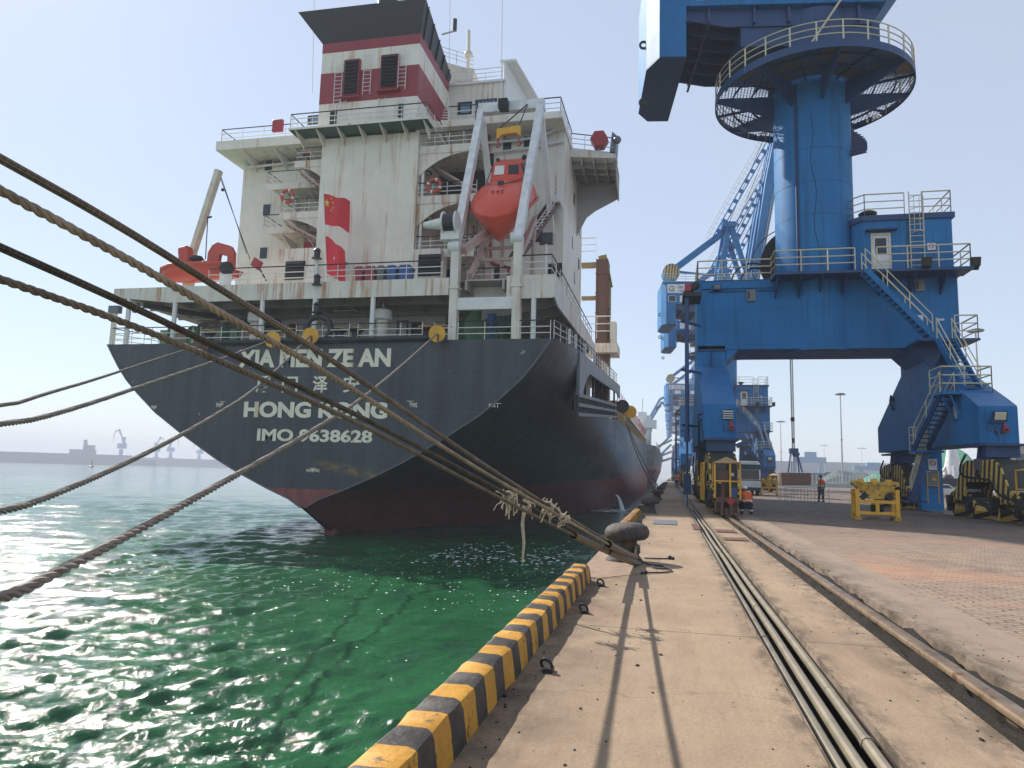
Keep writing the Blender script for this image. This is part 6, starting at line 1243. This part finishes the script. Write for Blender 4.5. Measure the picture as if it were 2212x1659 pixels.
# vertical cable conduit on the water side
q=MB(); q.cyl((.8,35.2,3.2),(.8,35.2,10.2),.1,10); q.cyl((.8,35.2,1.4),(.8,35.2,3.2),.055,8); q.box((.62,35.05,.6),(.98,35.35,1.5)); q.box((.66,35.1,3.1),(.94,35.3,3.3)); q.cyl((.8,35.2,.02),(.8,35.2,.6),.03,6); 
for z in (3.9,6.6,9.0): q.beam((.55,35.2,z),(1.5,36.5,z),.1,.12)
q.build('cable_conduit','crane_dark',cr); q=MB(); q.box((.6,35.0,10.2),(1.5,36.8,10.4)); q.cyl((.9,35.3,10.6),(1.3,35.6,10.9),.22,10); q.m(1); q.box((.7,35.0,10.45),(1.0,35.4,10.8)); q.build('conduit_head',['dark_metal','red_paint'],cr)
q=MB(); q.cyl((1.3,34,1.6),(1.3,34,4),.05,8); q.tube(smoothp([(1.35,33,3.9),(1.5,31.5,2.5),(1.9,30,1.2)],2),.02,6); q.torus((1.36,33,4.1),(0,1,0),.14,.04,12,6); q.build('cable','rubber',cr)
# the farther cranes are copies of the near one
cl=['second blue portal crane, its white sign half hidden by the near crane','third blue portal crane, its counterweight just below the second one','fourth blue portal crane down the quay with a striped disc over its sign','fifth blue portal crane, close behind the fourth','sixth blue portal crane, paler in the haze','seventh blue portal crane, hazy in the distance','farthest pale blue portal crane at the end of the quay']
for y,l_ in zip((108,127,226,246,292,345,410),cl): copytree(cr,None,(CXc+(.25 if y in(127,246) else 0),y,0),l_)
# ================================================================== things on the quay
def frame_rack(x,y,label,rot=0):
    t=thing('lifting_frame',label,'frame',(0,0,0),'yellow lifting frames on the yard'); w_=.7; q=MB()
    for sx in (-1,1):
        for yy in (-.3,.3): q.box((sx*w_-.07,yy-.07,.12),(sx*w_+.07,yy+.07,1.15))
        q.box((sx*w_-.06,-.3,.95),(sx*w_+.06,.3,1.05)); q.box((sx*w_-.06,-.3,.2),(sx*w_+.06,.3,.3))
    for yy in (-.3,.3): q.box((-w_,yy-.05,.62),(w_,yy+.05,.74)); q.box((-w_,yy-.05,.2),(w_,yy+.05,.31)); q.box((-.06,yy-.055,.31),(.06,yy+.055,.62))
    q.build('rack','yellow_paint',t,0,.01)
    q=MB()
    for sx in (-1,1): q.box((sx*w_-.13,-.4,.0),(sx*w_+.13,.4,.06)); q.box((sx*w_-.1,-.36,.06),(sx*w_+.1,.36,.12))
    q.build('foot','yellow_worn',t,0,.01)
    q=MB(); q.prism([(-.72,-.22,1.32),(-.6,-.22,1.12),(-.42,-.22,1.0),(-.22,-.22,.78),(.22,-.22,.78),(.42,-.22,1.0),(.6,-.22,1.12),(.72,-.22,1.32),(.68,-.22,1.42),(-.68,-.22,1.42)],(0,.44,0))
    q.cyl((-.72,-.26,1.36),(-.72,.26,1.36),.1,12); q.cyl((.72,-.26,1.36),(.72,.26,1.36),.1,12); q.box((-.66,-.27,1.3),(.66,-.22,1.42)); q.box((-.5,-.27,1.0),(-.36,-.22,1.2)); q.box((.3,-.26,1.05),(.46,-.22,1.22))
    for xx in (-.35,.35,.5,-.5,.1): q.cyl((xx,-.27,1.22),(xx,-.22,1.22),.035,8)
    q.build('grab_head','yellow_worn',t,0,.015)
    for xx,hh in ((-.5,.12),(0,.14),(.5,.11)): q=MB(); q.prism([(xx-.14,-.1,1.42),(xx-.07,-.1,1.42+hh),(xx+.07,-.1,1.42+hh),(xx+.14,-.1,1.42)],(0,.2,0)); q.build('lug','yellow_paint',t)
    q=MB()
    for sx in (-1,1): q.obox((sx*.45,-.25,.88),(.1,0,-.1*sx),(0,.05,0),(.07*sx,0,.07))
    q.cyl((-.12,.1,.42),(.3,.1,.42),.14,14); q.build('pulley','dark_metal',t)
    t.location=(x,y,0); t.rotation_euler=(0,0,rot); return t
frame_rack(7.65,29.9,'large yellow steel rack carrying a worn grab head in front of the right crane leg')
frame_rack(8.95,70.2,'yellow steel rack with a grab head, small one behind the crouching worker, beside the bus',R(-8))
# loose beam on the ground
q=MB(); q.box((7.5,30.6,.0),(7.95,30.72,.09)); solo(q,'timber_block','tan_coaming','short timber block lying behind the feet of the yellow rack','timber',(7.7,30.6,0))
# people ------------------------------------------------------------
def skin_body(name,joints,edges,mat_,parent,sub=2):
    me=bpy.data.meshes.new(name); o=ORG.get(parent.name,V((0,0,0))); me.from_pydata([V(p[:3])-o for p in joints],edges,[]); ob=bpy.data.objects.new(name,me); COL.objects.link(ob); ob.parent=parent; ORG[ob.name]=o
    md=ob.modifiers.new('skin','SKIN'); sk=me.skin_vertices[0] if me.skin_vertices else None
    if sk is None:
        bpy.context.view_layer.objects.active=ob; 
    for v,p in zip(me.skin_vertices[0].data,joints): v.radius=(p[3]*1.2,(p[4] if len(p)>4 else p[3])*1.2)
    me.skin_vertices[0].data[0].use_root=True
    ss=ob.modifiers.new('sub','SUBSURF'); ss.levels=sub; ss.render_levels=sub
    dg=bpy.context.evaluated_depsgraph_get(); dg.update(); m2=bpy.data.meshes.new_from_object(ob.evaluated_get(dg)); ob.modifiers.clear(); old=ob.data; ob.data=m2; m2.name=name
    m2.materials.clear()
    for k in ([mat_] if isinstance(mat_,str) else mat_): m2.materials.append(M[k])
    m2.polygons.foreach_set('use_smooth',[True]*len(m2.polygons)); return ob
def person(label,pos,face,pose):
    "face: heading angle of the look direction; pose: stand or crouch"
    t=thing('person',label,'person',(0,0,0))
    if pose=='stand':
        J=[(0,0,.95,.15,.11),(0,.01,1.12,.145,.1),(0,.0,1.3,.17,.115),(0,-.01,1.43,.14,.09),(0,0,1.52,.055),(0,.02,1.58,.06),
           (.19,-.01,1.42,.065),(.26,-.03,1.15,.05),(.24,.05,.92,.04),(.24,.07,.84,.03),(-.19,-.01,1.42,.065),(-.25,-.04,1.15,.05),(-.23,.06,.92,.04),(-.23,.08,.84,.03),
           (.1,0,.88,.1),(.115,.02,.5,.07),(.13,-.04,.12,.05),(.135,.06,.05,.045),(-.1,0,.88,.1),(-.115,.08,.5,.07),(-.12,.1,.12,.05),(-.125,.2,.05,.045)]
        head=V((0,.03,1.69)); tape=[(1.12,.165,.12)]; torso_z=(1.02,1.46)
    else:
        J=[(0,-.12,.42,.16,.13),(0,-.06,.58,.16,.12),(0,.06,.74,.18,.12),(0,.15,.84,.14,.09),(0,.2,.9,.055),(0,.24,.93,.06),
           (.19,.14,.82,.065),(.27,.3,.62,.05),(.18,.45,.45,.04),(.16,.5,.4,.03),(-.19,.14,.82,.065),(-.27,.3,.62,.05),(-.18,.45,.45,.04),(-.16,.5,.4,.03),
           (.12,-.1,.38,.11),(.2,.28,.46,.075),(.18,.02,.12,.055),(.19,.14,.05,.05),(-.12,-.1,.38,.11),(-.2,.28,.46,.075),(-.18,.02,.12,.055),(-.19,.14,.05,.05)]
        head=V((0,.33,1.0))
    E=[(0,1),(1,2),(2,3),(3,4),(4,5),(3,6),(6,7),(7,8),(8,9),(3,10),(10,11),(11,12),(12,13),(0,14),(14,15),(15,16),(16,17),(0,18),(18,19),(19,20),(20,21)]
    b=skin_body('body',J,E,['navy_cloth','orange_cloth','reflect_tape','skin','rubber'],t)
    for p in b.data.polygons:
        c=p.center
        if pose=='stand':
            k=0
            if c.z>1.18: k=1
            if 1.10<c.z<1.17: k=2
            if 1.03<c.z<1.07: k=2
            if c.z>1.5: k=3
            if c.z<.24 and c.z>.15: k=2
            if abs(c.x)>.17 and c.z<.90: k=3
            if c.z<.1: k=4
        else:
            k=0; d=c.z-.55*c.y
            if c.z>.50 and c.y>-.22 and c.z-.7*c.y>.38: k=1
            if c.z>.46 and .545<c.z<.60 and c.y<.1: k=2
            if c.z>.9: k=3
            if c.z<.1: k=4
            if c.z<.22 and c.z>.15: k=2
        p.material_index=k
    q=MB(); q.ball(head,.1,14,.82,1.0,1.18); q.ball(head+V((0,.1,-.01)),.02,8); q.ball(head+V((.08,0,-.01)),.022,6,.5); q.ball(head+V((-.08,0,-.01)),.022,6,.5); q.box(head+V((-.03,.08,-.065)),head+V((.03,.094,-.055)))
    for k in (-1,1): q.m(1); q.ball(head+V((k*.035,.088,.02)),.012,6)
    q.build('head',['skin','rubber'],t,60)
    q=MB(); q.lathe(head+V((0,0,.03)),[(.118,0),(.12,.04),(.1,.09),(.05,.115),(.005,.12)],18); q.box(head+V((-.07,.09,.028)),head+V((.07,.16,.04))); q.build('hard_hat','bin_blue' if pose=='stand' else 'white_clean',t,60)
    for sx,k in ((1,9),(-1,13)):
        w_=V(J[k][:3]); d=(w_-V(J[k-1][:3])).normalized(); q=MB(); q.ball(w_+d*.03,.035,8,.6,.9,1.1)
        for f_ in range(4): a=w_+d*.05+V((sx*.004,(f_-1.5)*.017,0)); q.tube([a,a+d*.035+V((-sx*.004,0,0)),a+d*(.06+.01*(f_ in(1,2)))+V((-sx*.014,0,0))],[.009,.008,.006],6)
        a=w_+d*.02+V((0,.03,0)); q.tube([a,a+V((0,.02,-.025)),a+V((0,.022,-.05))],[.01,.009,.007],6); q.build('hand','skin',t,60)
    t.location=pos; t.rotation_euler=(0,0,face); return t
person('worker in orange and navy overalls and blue hard hat standing beside the hanging grab',(9.72,50.6,0),R(35),'stand')
person('worker in orange vest and navy trousers crouching beside the near crane bogie',(2.95,29.7,0),R(10),'crouch')
person('crew member in red overalls on deck at the ship side behind the rat guards',(-6.9,93.5,zmain(93)+.2),R(-120),'stand')
person('distant worker in navy walking near the second crane foot on the quay',(.9,98,0),R(20),'stand')
# bus
bt=thing('tram_bus','white and dark teal retro bus with round headlights parked under the crane','bus',(6.85,66.8,0))
q=MB(); x0,x1,y0,y1=5.85,7.75,66.2,72.5
q.prism([(x0,y0,.45),(x1,y0,.45),(x1,y0,2.75),(x1-.2,y0,3.0),(x0+.2,y0,3.0),(x0,y0,2.75)],(0,y1-y0,0)); q.build('body','frp_white',bt,30,.08)
q=MB(); q.box((x0-.01,y0-.03,2.25),(x1+.01,y1,2.7)); q.box((x0-.01,y0-.03,.4),(x1+.01,y1,.7)); q.box((x0-.012,y0-.02,1.28),(x1+.012,y1,1.36)); q.build('teal_band','teal_bus',bt,30,.02)
q=MB(); q.box((x0+.12,y0-.04,1.42),(x1-.12,y0-.0,2.22)); 
for k in range(4): q.box((x0-.02,y0+.6+k*1.4,1.45),(x0,y0+1.8+k*1.4,2.2))
q.build('windscreen','glass_dark',bt,0)
for xx in (x0+.4,x1-.4): q=MB(); q.cyl((xx,y0-.09,.98),(xx,y0,.98),.13,16); q.build('headlight','lamp_lens',bt)
for xx in (x0+.05,x1-.3):
    for yy in (y0+1,y1-1.2): q=MB(); q.cyl((xx,yy,.36),(xx+.25,yy,.36),.36,18); q.build('wheel','rubber',bt)
# grab hanging in the yard
gb=thing('grab_bucket','rust brown clamshell grab hanging on four ropes over the yard','grab',(14.0,88,.6))
Yg=88; gp=lambda x,y:pY((2500+x/2.458)*.54004,(1500+y/2.458)*.54004,Yg)
A,B,Cc,Dd=gp(1535,958),gp(1830,962),gp(1830,1085),gp(1545,1085); q=MB(); 
q.prism([A,B,Cc,Dd],(0,1.6,0)); q.prism([A,Dd,Dd+V((-.15,1.0,.3)),A+V((-.1,.8,0))],(.1,1.0,0)); q.build('shell','rust_steel',gb,0,.08)
H0,H1=gp(1628,718),gp(1710,770); q=MB(); q.box((H0.x,Yg+.2,H1.z),(H1.x,Yg+1.4,H0.z)); q.cyl((H0.x+.7,Yg,H1.z-.1),(H0.x+.7,Yg+1.6,H1.z-.1),.3,16); q.build('head','crane_dark',gb,0,.05)
q=MB()
for (u,v,yy) in ((1608,955,Yg+.1),(1745,955,Yg+.1),(1625,955,Yg+1.5),(1735,955,Yg+1.5)):
    b=gp(u,v); t=gp(1640 if u<1680 else 1702,760); q.beam((t.x,Yg+.8,t.z),(b.x,yy,b.z),.11,.14)
q.build('arm','crane_dark',gb)
q=MB(); 
for u in (1655,1662,1672,1680): a=gp(u,718);c_=gp(u-22 if u<1668 else u-20,0); q.tube([(a.x,Yg+.8,a.z),(c_.x,Yg+.8,c_.z+8)],.035,5)
for u in (1650,1665,1680,1693): a=gp(u,760);c_=gp(u,955); q.tube([(a.x,Yg+.8,a.z),(c_.x,Yg+.8,c_.z)],.03,5)
for u,v in ((1651,430),(1667,430),(1665,640)): a=gp(u,v); q.ball((a.x,Yg+.8,a.z),.16,6,1,1,2)
q.build('rope','chain_dark',gb)
# white welded rack on the ground
lr=thing('wire_rack','low white welded wire rack lying on the ground under the grab','rack',(8.4,51,0)); q=MB()
for y,x0,x1 in ((50.2,7.1,10.0),(52.6,7.3,10.2)):
    q.cyl((x0,y,.03),(x1,y-.5,.03),.025,6); q.cyl((x0+.2,y,.95),(x1-.2,y-.5,.95),.02,6); q.cyl((x0,y,.5),(x1,y-.5,.5),.015,6)
    for k in range(8): xx=x0+(x1-x0)*k/7; q.cyl((xx,y-.5*k/7,.03),(xx,y-.5*k/7,.95),.018,6)
for k in range(13): xx=7.1+k*.23; q.cyl((xx,50.2-.5*k/13,.04),(xx+.15,52.5-.5*k/13,.04),.014,6)
q.build('bars','pole_grey',lr)
# crane buffer machine (dark lever behind the left leg)
q=MB(); bx=lambda x,y:pY((2500+x/2.458)*.54004,(1500+y/2.458)*.54004,78)
q.beam(bx(1095,700),bx(1250,640),.5,.6,(0,1,0)); q.beam(bx(1195,720),bx(1400,990),.6,.75,(0,1,0)); q.beam(bx(1150,720),bx(1145,900),.5,.5,(0,1,0)); q.m(1); q.cyl(bx(1220,855)+V((0,-.4,0)),bx(1220,855)+V((0,.6,0)),.8,16); q.box(bx(1130,740)+V((0,-.3,0)),bx(1240,700)+V((0,.5,0))); q.m(0); q.box((bx(1295,900).x,78,0),(bx(1340,900).x,79,bx(1120,1000).z)); q.beam(bx(1150,900),V((bx(1150,900).x,78,0)),.5,.5)
solo(q,'dock_hopper',['crane_dark','dark_metal'],'dark lever machine with a tilted beam standing behind the near left crane leg','machine',(5,78,0))
# ------------------------------------------------------------------ yard background
def mast(u,vt,Y,label,two=True,rad=.28,n=10):
    p=pY(u,vt,Y); t=thing('light_mast',label,'lamp post',(p.x,Y,0),'light masts in the yard'); q=MB(); q.cyl((p.x,Y,0),(p.x,Y,p.z),rad,12,rad*.45); q.build('pole','pole_grey',t)
    q=MB(); r=Y*.0062 if Y<200 else Y*.0042
    q.torus((p.x,Y,p.z),(0,0,1),r,.08,16,6)
    for k in range(n): a=2*math.pi*k/n; q.beam((p.x,Y,p.z),(p.x+r*1.05*math.cos(a),Y+r*1.05*math.sin(a),p.z-.1),.1,.12); q.obox((p.x+r*1.1*math.cos(a),Y+r*1.1*math.sin(a),p.z-.25),(.32,0,0),(0,.32,0),(0,0,.16))
    q.build('lamp_ring','grey_metal',t)
    if two: q=MB(); z2=p.z*.5; q.torus((p.x,Y,z2),(0,0,1),r*.5,.07,12,6); q.beam((p.x-r*.55,Y,z2),(p.x+r*.55,Y,z2),.1,.15); q.build('bracket','grey_metal',t)
mast(1815,850,215,'tall light mast right of the hanging grab, nearest in the gap under the crane'); mast(1686,910,330,'smaller light mast left of the hanging grab ropes'); mast(1861,968,560,'far thin light mast right of the tall one, under the crane beam',False,.25,6); mast(1780,962,600,'far thin light mast left of the tall one',False,.25,6); mast(2107,712,150,'high light mast with a ring of lamps rising right of the crane stairs',True,.3,12); mast(2172,965,400,'far light mast near the grey building at the right edge',False,.25,8)
def wall_line(name,label,cat,u0,u1,v0,v1,Y,mt,d=4,z0=-0.0,**kw):
    a=pY(u0,v1,Y);b=pY(u1,v0,Y); q=MB(); q.box((a.x,Y,z0),(b.x,Y+d,max(b.z,1.0))); return solo(q,name,mt,label,cat,((a.x+b.x)/2,Y,0),None,0)
wall_line('warehouse','long pale warehouse wall across the far yard under the crane beam','warehouse',1655,2010,1003,1040,620,'far_wall',30)
# far fence of white pickets on a block kerb
fy=185; a=pY(1895,1040,fy);b=pY(2215,1040,fy); ft=thing('picket_fence','white picket fence with a kerb along the far edge of the yard','fence',((a.x),fy,0)); q=MB(); x=pY(1650,1040,fy).x; x1_=pY(1985,1040,fy).x
q.box((x,fy,0),(x1_,fy+.6,.9)); q.build('kerb','far_wall',ft,0); q=MB()
while x<x1_: q.box((x,fy+.2,.9),(x+.18,fy+.35,3.0)); x+=.75
q.box((pY(1650,1040,fy).x,fy+.22,1.3),(x1_,fy+.3,1.4)); q.build('picket','pole_grey',ft)
def heap(u0,u1,vt,Y,label,dep=40,mt='tarp_green',seed=1):
    rg=np.random.default_rng(seed); a=pY(u0,1035,Y).x;b=pY(u1,1035,Y).x; h=pY((u0+u1)/2,vt,Y).z; q=MB(); nx,ny=28,10; pts=[]
    for i in range(nx):
        for j in range(ny):
            s_=i/(nx-1);t_=j/(ny-1); e=min(1,min(s_,1-s_)*3.2)*min(1,min(t_,1-t_)*2.6); pts.append((a+(b-a)*s_,Y+dep*t_,h*e**.85*(.92+.1*math.sin(7*s_+seed))+rg.normal()*.12*e))
    q.add(pts,[(i*ny+j,(i+1)*ny+j,(i+1)*ny+j+1,i*ny+j+1) for i in range(nx-1) for j in range(ny-1)]); solo(q,'covered_heap',mt,label,'stockpile',((a+b)/2,Y,0),'tarped stockpiles behind the fence',50)
heap(1790,1935,1012,300,'dark stockpile under a grey green cover left of the right crane leg',40,'tarp_dark',1); heap(1880,1990,1018,255,'low bright green covered stockpile beside the parked pipe truck',30,'tarp_green',2); heap(2005,2200,962,240,'high green covered stockpile seen between the right crane legs',50,'tarp_green',3)
# gantry frames far away
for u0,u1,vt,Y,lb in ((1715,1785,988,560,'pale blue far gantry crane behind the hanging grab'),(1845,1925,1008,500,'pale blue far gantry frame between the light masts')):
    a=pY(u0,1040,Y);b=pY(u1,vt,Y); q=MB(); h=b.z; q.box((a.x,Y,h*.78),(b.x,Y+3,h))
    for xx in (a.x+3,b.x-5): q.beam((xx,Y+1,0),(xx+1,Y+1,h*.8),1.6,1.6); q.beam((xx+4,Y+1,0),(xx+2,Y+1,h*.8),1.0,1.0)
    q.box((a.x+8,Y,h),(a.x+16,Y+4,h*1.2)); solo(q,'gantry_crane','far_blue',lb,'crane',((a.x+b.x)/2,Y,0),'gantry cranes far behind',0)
rg=random.Random(5)
for i in range(7):
    u=1720+i*26; Y=340; a=pY(u,1030,Y); q=MB(); q.box((a.x-3,Y,0),(a.x+3,Y+5,2.6+rg.random()*3)); q.m(0); q.box((a.x-3.1,Y-.05,1.2),(a.x+3.1,Y,1.4)); solo(q,'freight_wagon',['tarp_green','rust_steel','bin_grey'][i%3],['leftmost','second','third','fourth','fifth','sixth','rightmost'][i]+' of the low freight wagons behind the picket fence','wagon',(a.x,Y,0),'freight wagons behind the fence',0)
# truck with pipes, cars
tk=thing('pipe_truck','white flatbed truck loaded with two big brown pipes at the far fence','truck',(pY(1990,1045,160).x,160,0)); a=pY(1966,1045,160); q=MB(); q.box((a.x,160,.6),(a.x+2.2,162.4,3.4)); q.build('cab','frp_white',tk,0,.1); q=MB(); q.box((a.x+.1,159.97,1.9),(a.x+2.1,160,2.9)); q.build('windscreen','glass_dark',tk); q=MB(); q.box((a.x+2.2,160,1.0),(a.x+9,162.4,1.4)); q.build('flatbed','dark_metal',tk)
for k in (4.8,7.0): q=MB(); q.cyl((a.x+k,159.5,2.5),(a.x+k,166,2.5),1.0,18); q.m(1); q.cyl((a.x+k,159.45,2.5),(a.x+k,159.52,2.5),.8,16); q.build('pipe',['rust_steel','dark_void'],tk)
for k in (1,4.5,7.5): q=MB(); q.cyl((a.x+k,160.0,.5),(a.x+k,160.4,.5),.5,14); q.build('wheel','rubber',tk)
def car(u,Y,label,mt):
    p=pY(u,1045,Y); t=thing('parked_car',label,'car',(p.x,Y,0),'vehicles parked in the far yard'); q=MB(); x=p.x
    pr=[(-2.1,.35),(-2.1,.75),(-1.9,.9),(-1.2,.95),(-.7,1.42),(.9,1.45),(1.5,.98),(2.1,.88),(2.15,.4)]
    q.prism([(x+a_,Y,b_) for a_,b_ in pr],(0,1.7,0)); q.build('body',mt,t,0,.06); q=MB(); q.prism([(x-1.0,Y-.01,.98),(x-.62,Y-.01,1.36),(x+.82,Y-.01,1.38),(x+1.25,Y-.01,.98)],(0,1.72,0)); q.build('window','glass_dark',t,0)
    for k in (-1.35,1.35): q=MB(); q.cyl((x+k,Y-.03,.33),(x+k,Y+.2,.33),.33,16); q.build('wheel','rubber',t)
car(2032,95,'white car parked behind the cable column of the right crane leg','frp_white'); car(2090,110,'dark pickup parked behind the right crane legs','black_paint')
q=MB(); a=pY(2062,1045,120); q.box((a.x-2,120,.5),(a.x+4,122,2.4)); q.m(1); q.box((a.x-4.2,120,.5),(a.x-2.1,122,2.6)); solo(q,'yellow_truck',['navy_cloth','yellow_paint'],'small truck with yellow cab under the white tower base','truck',(a.x,120,0),None,0,.06)
# white conical tower base
p=pY(2056,970,175); tt=thing('steel_tower','white tubular tower with splayed struts behind the right crane leg','tower',(p.x,175,0)); q=MB(); q.cyl((p.x,175,3),(p.x,175,p.z+26),1.0,20,.75); q.cyl((p.x,175,p.z-2),(p.x,175,p.z-1.6),1.15,20); q.build('shaft','frp_white',tt); q=MB(); 
for k in range(6): a=k*math.pi/3+.2; q.beam((p.x,175,7.5),(p.x+5.2*math.cos(a),175+5.2*math.sin(a),0),.4,.4)
q.lathe((p.x,175,4),[(2.2,-2),(1.0,5)],16); q.build('strut','frp_white',tt)
# grey building with red roof sign at the right edge
p=pY(2184,1010,170); bd=thing('office_building','grey office building with red roof lettering at the right edge','building',(p.x+10,170,0)); zt=pY(2190,962,170).z; q=MB(); q.box((p.x,170,0),(p.x+30,185,zt)); q.build('wall','building',bd,0); 
for k in range(6):
    for j in range(2): q=MB(); q.box((p.x+1+k*3.2,169.95,zt*.3+j*zt*.33),(p.x+2.6+k*3.2,170,zt*.5+j*zt*.33)); q.build('window','glass_dark',bd)
q=MB(); z2=pY(2205,945,171).z
for k in range(8): q.box((p.x+4+k*1.6,171,zt),(p.x+4.12+k*1.6,171.1,z2+1))
q.build('sign_frame','dark_metal',bd); textmesh('roof_sign','马从事','sign_red',bd,(p.x+8.5,170.9,z2+.8),(1,0,0),(0,0,1),2.2,.03,.1)
# ------------------------------------------------------------------ second ship and far shore
fs=thing('distant_ship','dark second ship moored beyond the bow of the near ship','ship',(-17,265,WZ)); q=MB()
secs=[]
for Y,b,zt in ((262,10,13),(268,15,12.6),(285,16,12.2),(330,16,12),(420,16,12)):
    secs.append([V((-20-b,Y,zt)),V((-20-b*.8,Y+3,-3.2)),V((-20+b*.55+ (3 if Y>280 else -2),Y+3,-3.2)),V((-20+b*.92,Y,4)),V((-20+b,Y,zt))])
q.loft(secs,True); q.build('hull','hull_paint',fs,0); q=MB(); q.box((-30,270,12),(-7,282,24)); q.box((-31,268,20),(-8,274,22)); q.box((-12,266,12.5),(-9,269,18)); q.box((-13,265,18),(-6.5,271,20.3)); q.box((-11.5,267,20),(-8.5,270,25)); q.cyl((-10,268,25),(-10,268,30),.2,6); q.build('deckhouse','white_clean',fs,0)
q=MB(); a=pY(1389,924,262);b=pY(1418,907,262); q.box((a.x,262,a.z),(b.x,266,b.z)); q.beam(((a.x+b.x)/2,264,a.z),((a.x+b.x)/2-2,266,12),1.2,1.2); q.build('crane_cab','white_clean',fs,0); q=MB(); railing(q,[(-4.8,265,12.4),(-4.2,330,12)],1.4,r=.08,gap=5); q.build('railing','white_clean',fs)
gr2=thing('grab_unloader','pale blue ship unloader boom rising beyond the ship bow','crane',(-3,300,0)); q=MB(); Yf=300
pl=lambda u,v:pY(u,v,Yf)
for a,b in (((1402,905),(1426,862)),((1406,908),(1430,868)),((1426,862),(1436,858)),((1430,868),(1442,884)),((1436,858),(1445,890)),((1416,884),(1428,876))): q.beam(pl(*a),pl(*b),.9,1.1,(0,1,0))
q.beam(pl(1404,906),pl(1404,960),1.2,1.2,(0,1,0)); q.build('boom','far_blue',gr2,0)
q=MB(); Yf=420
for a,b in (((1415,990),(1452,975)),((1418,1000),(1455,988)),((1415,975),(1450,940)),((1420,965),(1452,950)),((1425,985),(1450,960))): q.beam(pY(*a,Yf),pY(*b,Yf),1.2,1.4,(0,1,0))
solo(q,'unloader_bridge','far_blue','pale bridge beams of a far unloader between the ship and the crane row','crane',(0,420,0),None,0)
sh=MB(); 
def farp(u,v,d):
    r=ray(u*DS,v*DS); k=d/math.hypot(r.x,r.y); return EYE+r*k
D0=1150; a=farp(-150,1003,D0);b=farp(520,1015,D0); dirv=(b-a); dirv.z=0; nrm=V((-dirv.y,dirv.x,0)).normalized(); nrm=nrm if nrm.dot(V((a.x,a.y,0)))>0 else -nrm
sh.prism([(a.x,a.y,WZ-1),(b.x,b.y,WZ-1),(b.x,b.y,WZ+11),(a.x,a.y,WZ+11)],nrm*500); struct(sh,'far_shore','far_wall',0)
def farbox(q,u0,u1,vt,d,z0=WZ,th=30):
    a=farp(u0,vt,d);b=farp(u1,vt,d); q.prism([(a.x,a.y,z0),(b.x,b.y,z0),(b.x,b.y,max(a.z,b.z)),(a.x,a.y,max(a.z,b.z))],nrm*th)
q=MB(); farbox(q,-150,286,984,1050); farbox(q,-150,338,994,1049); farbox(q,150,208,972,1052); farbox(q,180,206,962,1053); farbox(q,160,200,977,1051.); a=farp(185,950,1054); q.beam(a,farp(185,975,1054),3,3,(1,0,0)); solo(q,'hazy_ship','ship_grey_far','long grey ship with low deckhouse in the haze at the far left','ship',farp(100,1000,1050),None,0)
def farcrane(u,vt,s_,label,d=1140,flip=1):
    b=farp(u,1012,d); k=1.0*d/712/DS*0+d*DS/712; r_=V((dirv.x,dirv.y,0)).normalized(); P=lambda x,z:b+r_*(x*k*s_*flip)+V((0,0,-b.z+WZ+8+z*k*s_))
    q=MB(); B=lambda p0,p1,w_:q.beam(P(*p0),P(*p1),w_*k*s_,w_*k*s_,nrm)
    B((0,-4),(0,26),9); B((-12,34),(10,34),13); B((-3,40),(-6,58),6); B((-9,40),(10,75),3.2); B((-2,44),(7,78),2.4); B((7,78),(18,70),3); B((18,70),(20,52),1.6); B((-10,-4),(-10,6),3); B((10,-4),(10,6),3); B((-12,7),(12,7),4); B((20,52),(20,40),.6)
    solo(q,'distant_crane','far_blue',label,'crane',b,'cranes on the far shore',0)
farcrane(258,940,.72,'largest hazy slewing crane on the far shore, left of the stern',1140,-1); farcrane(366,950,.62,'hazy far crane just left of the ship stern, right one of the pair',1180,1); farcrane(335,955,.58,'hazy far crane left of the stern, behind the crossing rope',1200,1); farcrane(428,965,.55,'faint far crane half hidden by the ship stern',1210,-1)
for u in (182,210,335): pass
q=MB(); a=gz(198,1004,WZ); q.lathe((a.x*.6,a.y*.6,WZ),[(1.2,0),(1.2,1),(.4,1.4),(.3,4),(.6,4.2),(.1,5)],10); solo(q,'buoy','red_paint','small red buoy on the water far to the left','buoy',(a.x*.6,a.y*.6,WZ))
# ------------------------------------------------------------------ air
hz=bpy.data.materials.new('haze'); hz.use_nodes=True; t=hz.node_tree; t.nodes.clear(); o=t.nodes.new('ShaderNodeOutputMaterial'); pv=t.nodes.new('ShaderNodeVolumePrincipled'); pv.inputs['Color'].default_value=(.86,.91,1,1); pv.inputs['Density'].default_value=.0007; pv.inputs['Anisotropy'].default_value=0; t.links.new(pv.outputs[0],o.inputs['Volume'])
M['haze']=hz; q=MB(); q.box((-3200,-120,-10),(1800,3200,75)); hb=q.build('haze','haze',None,0); tag(hb,kind='stuff')
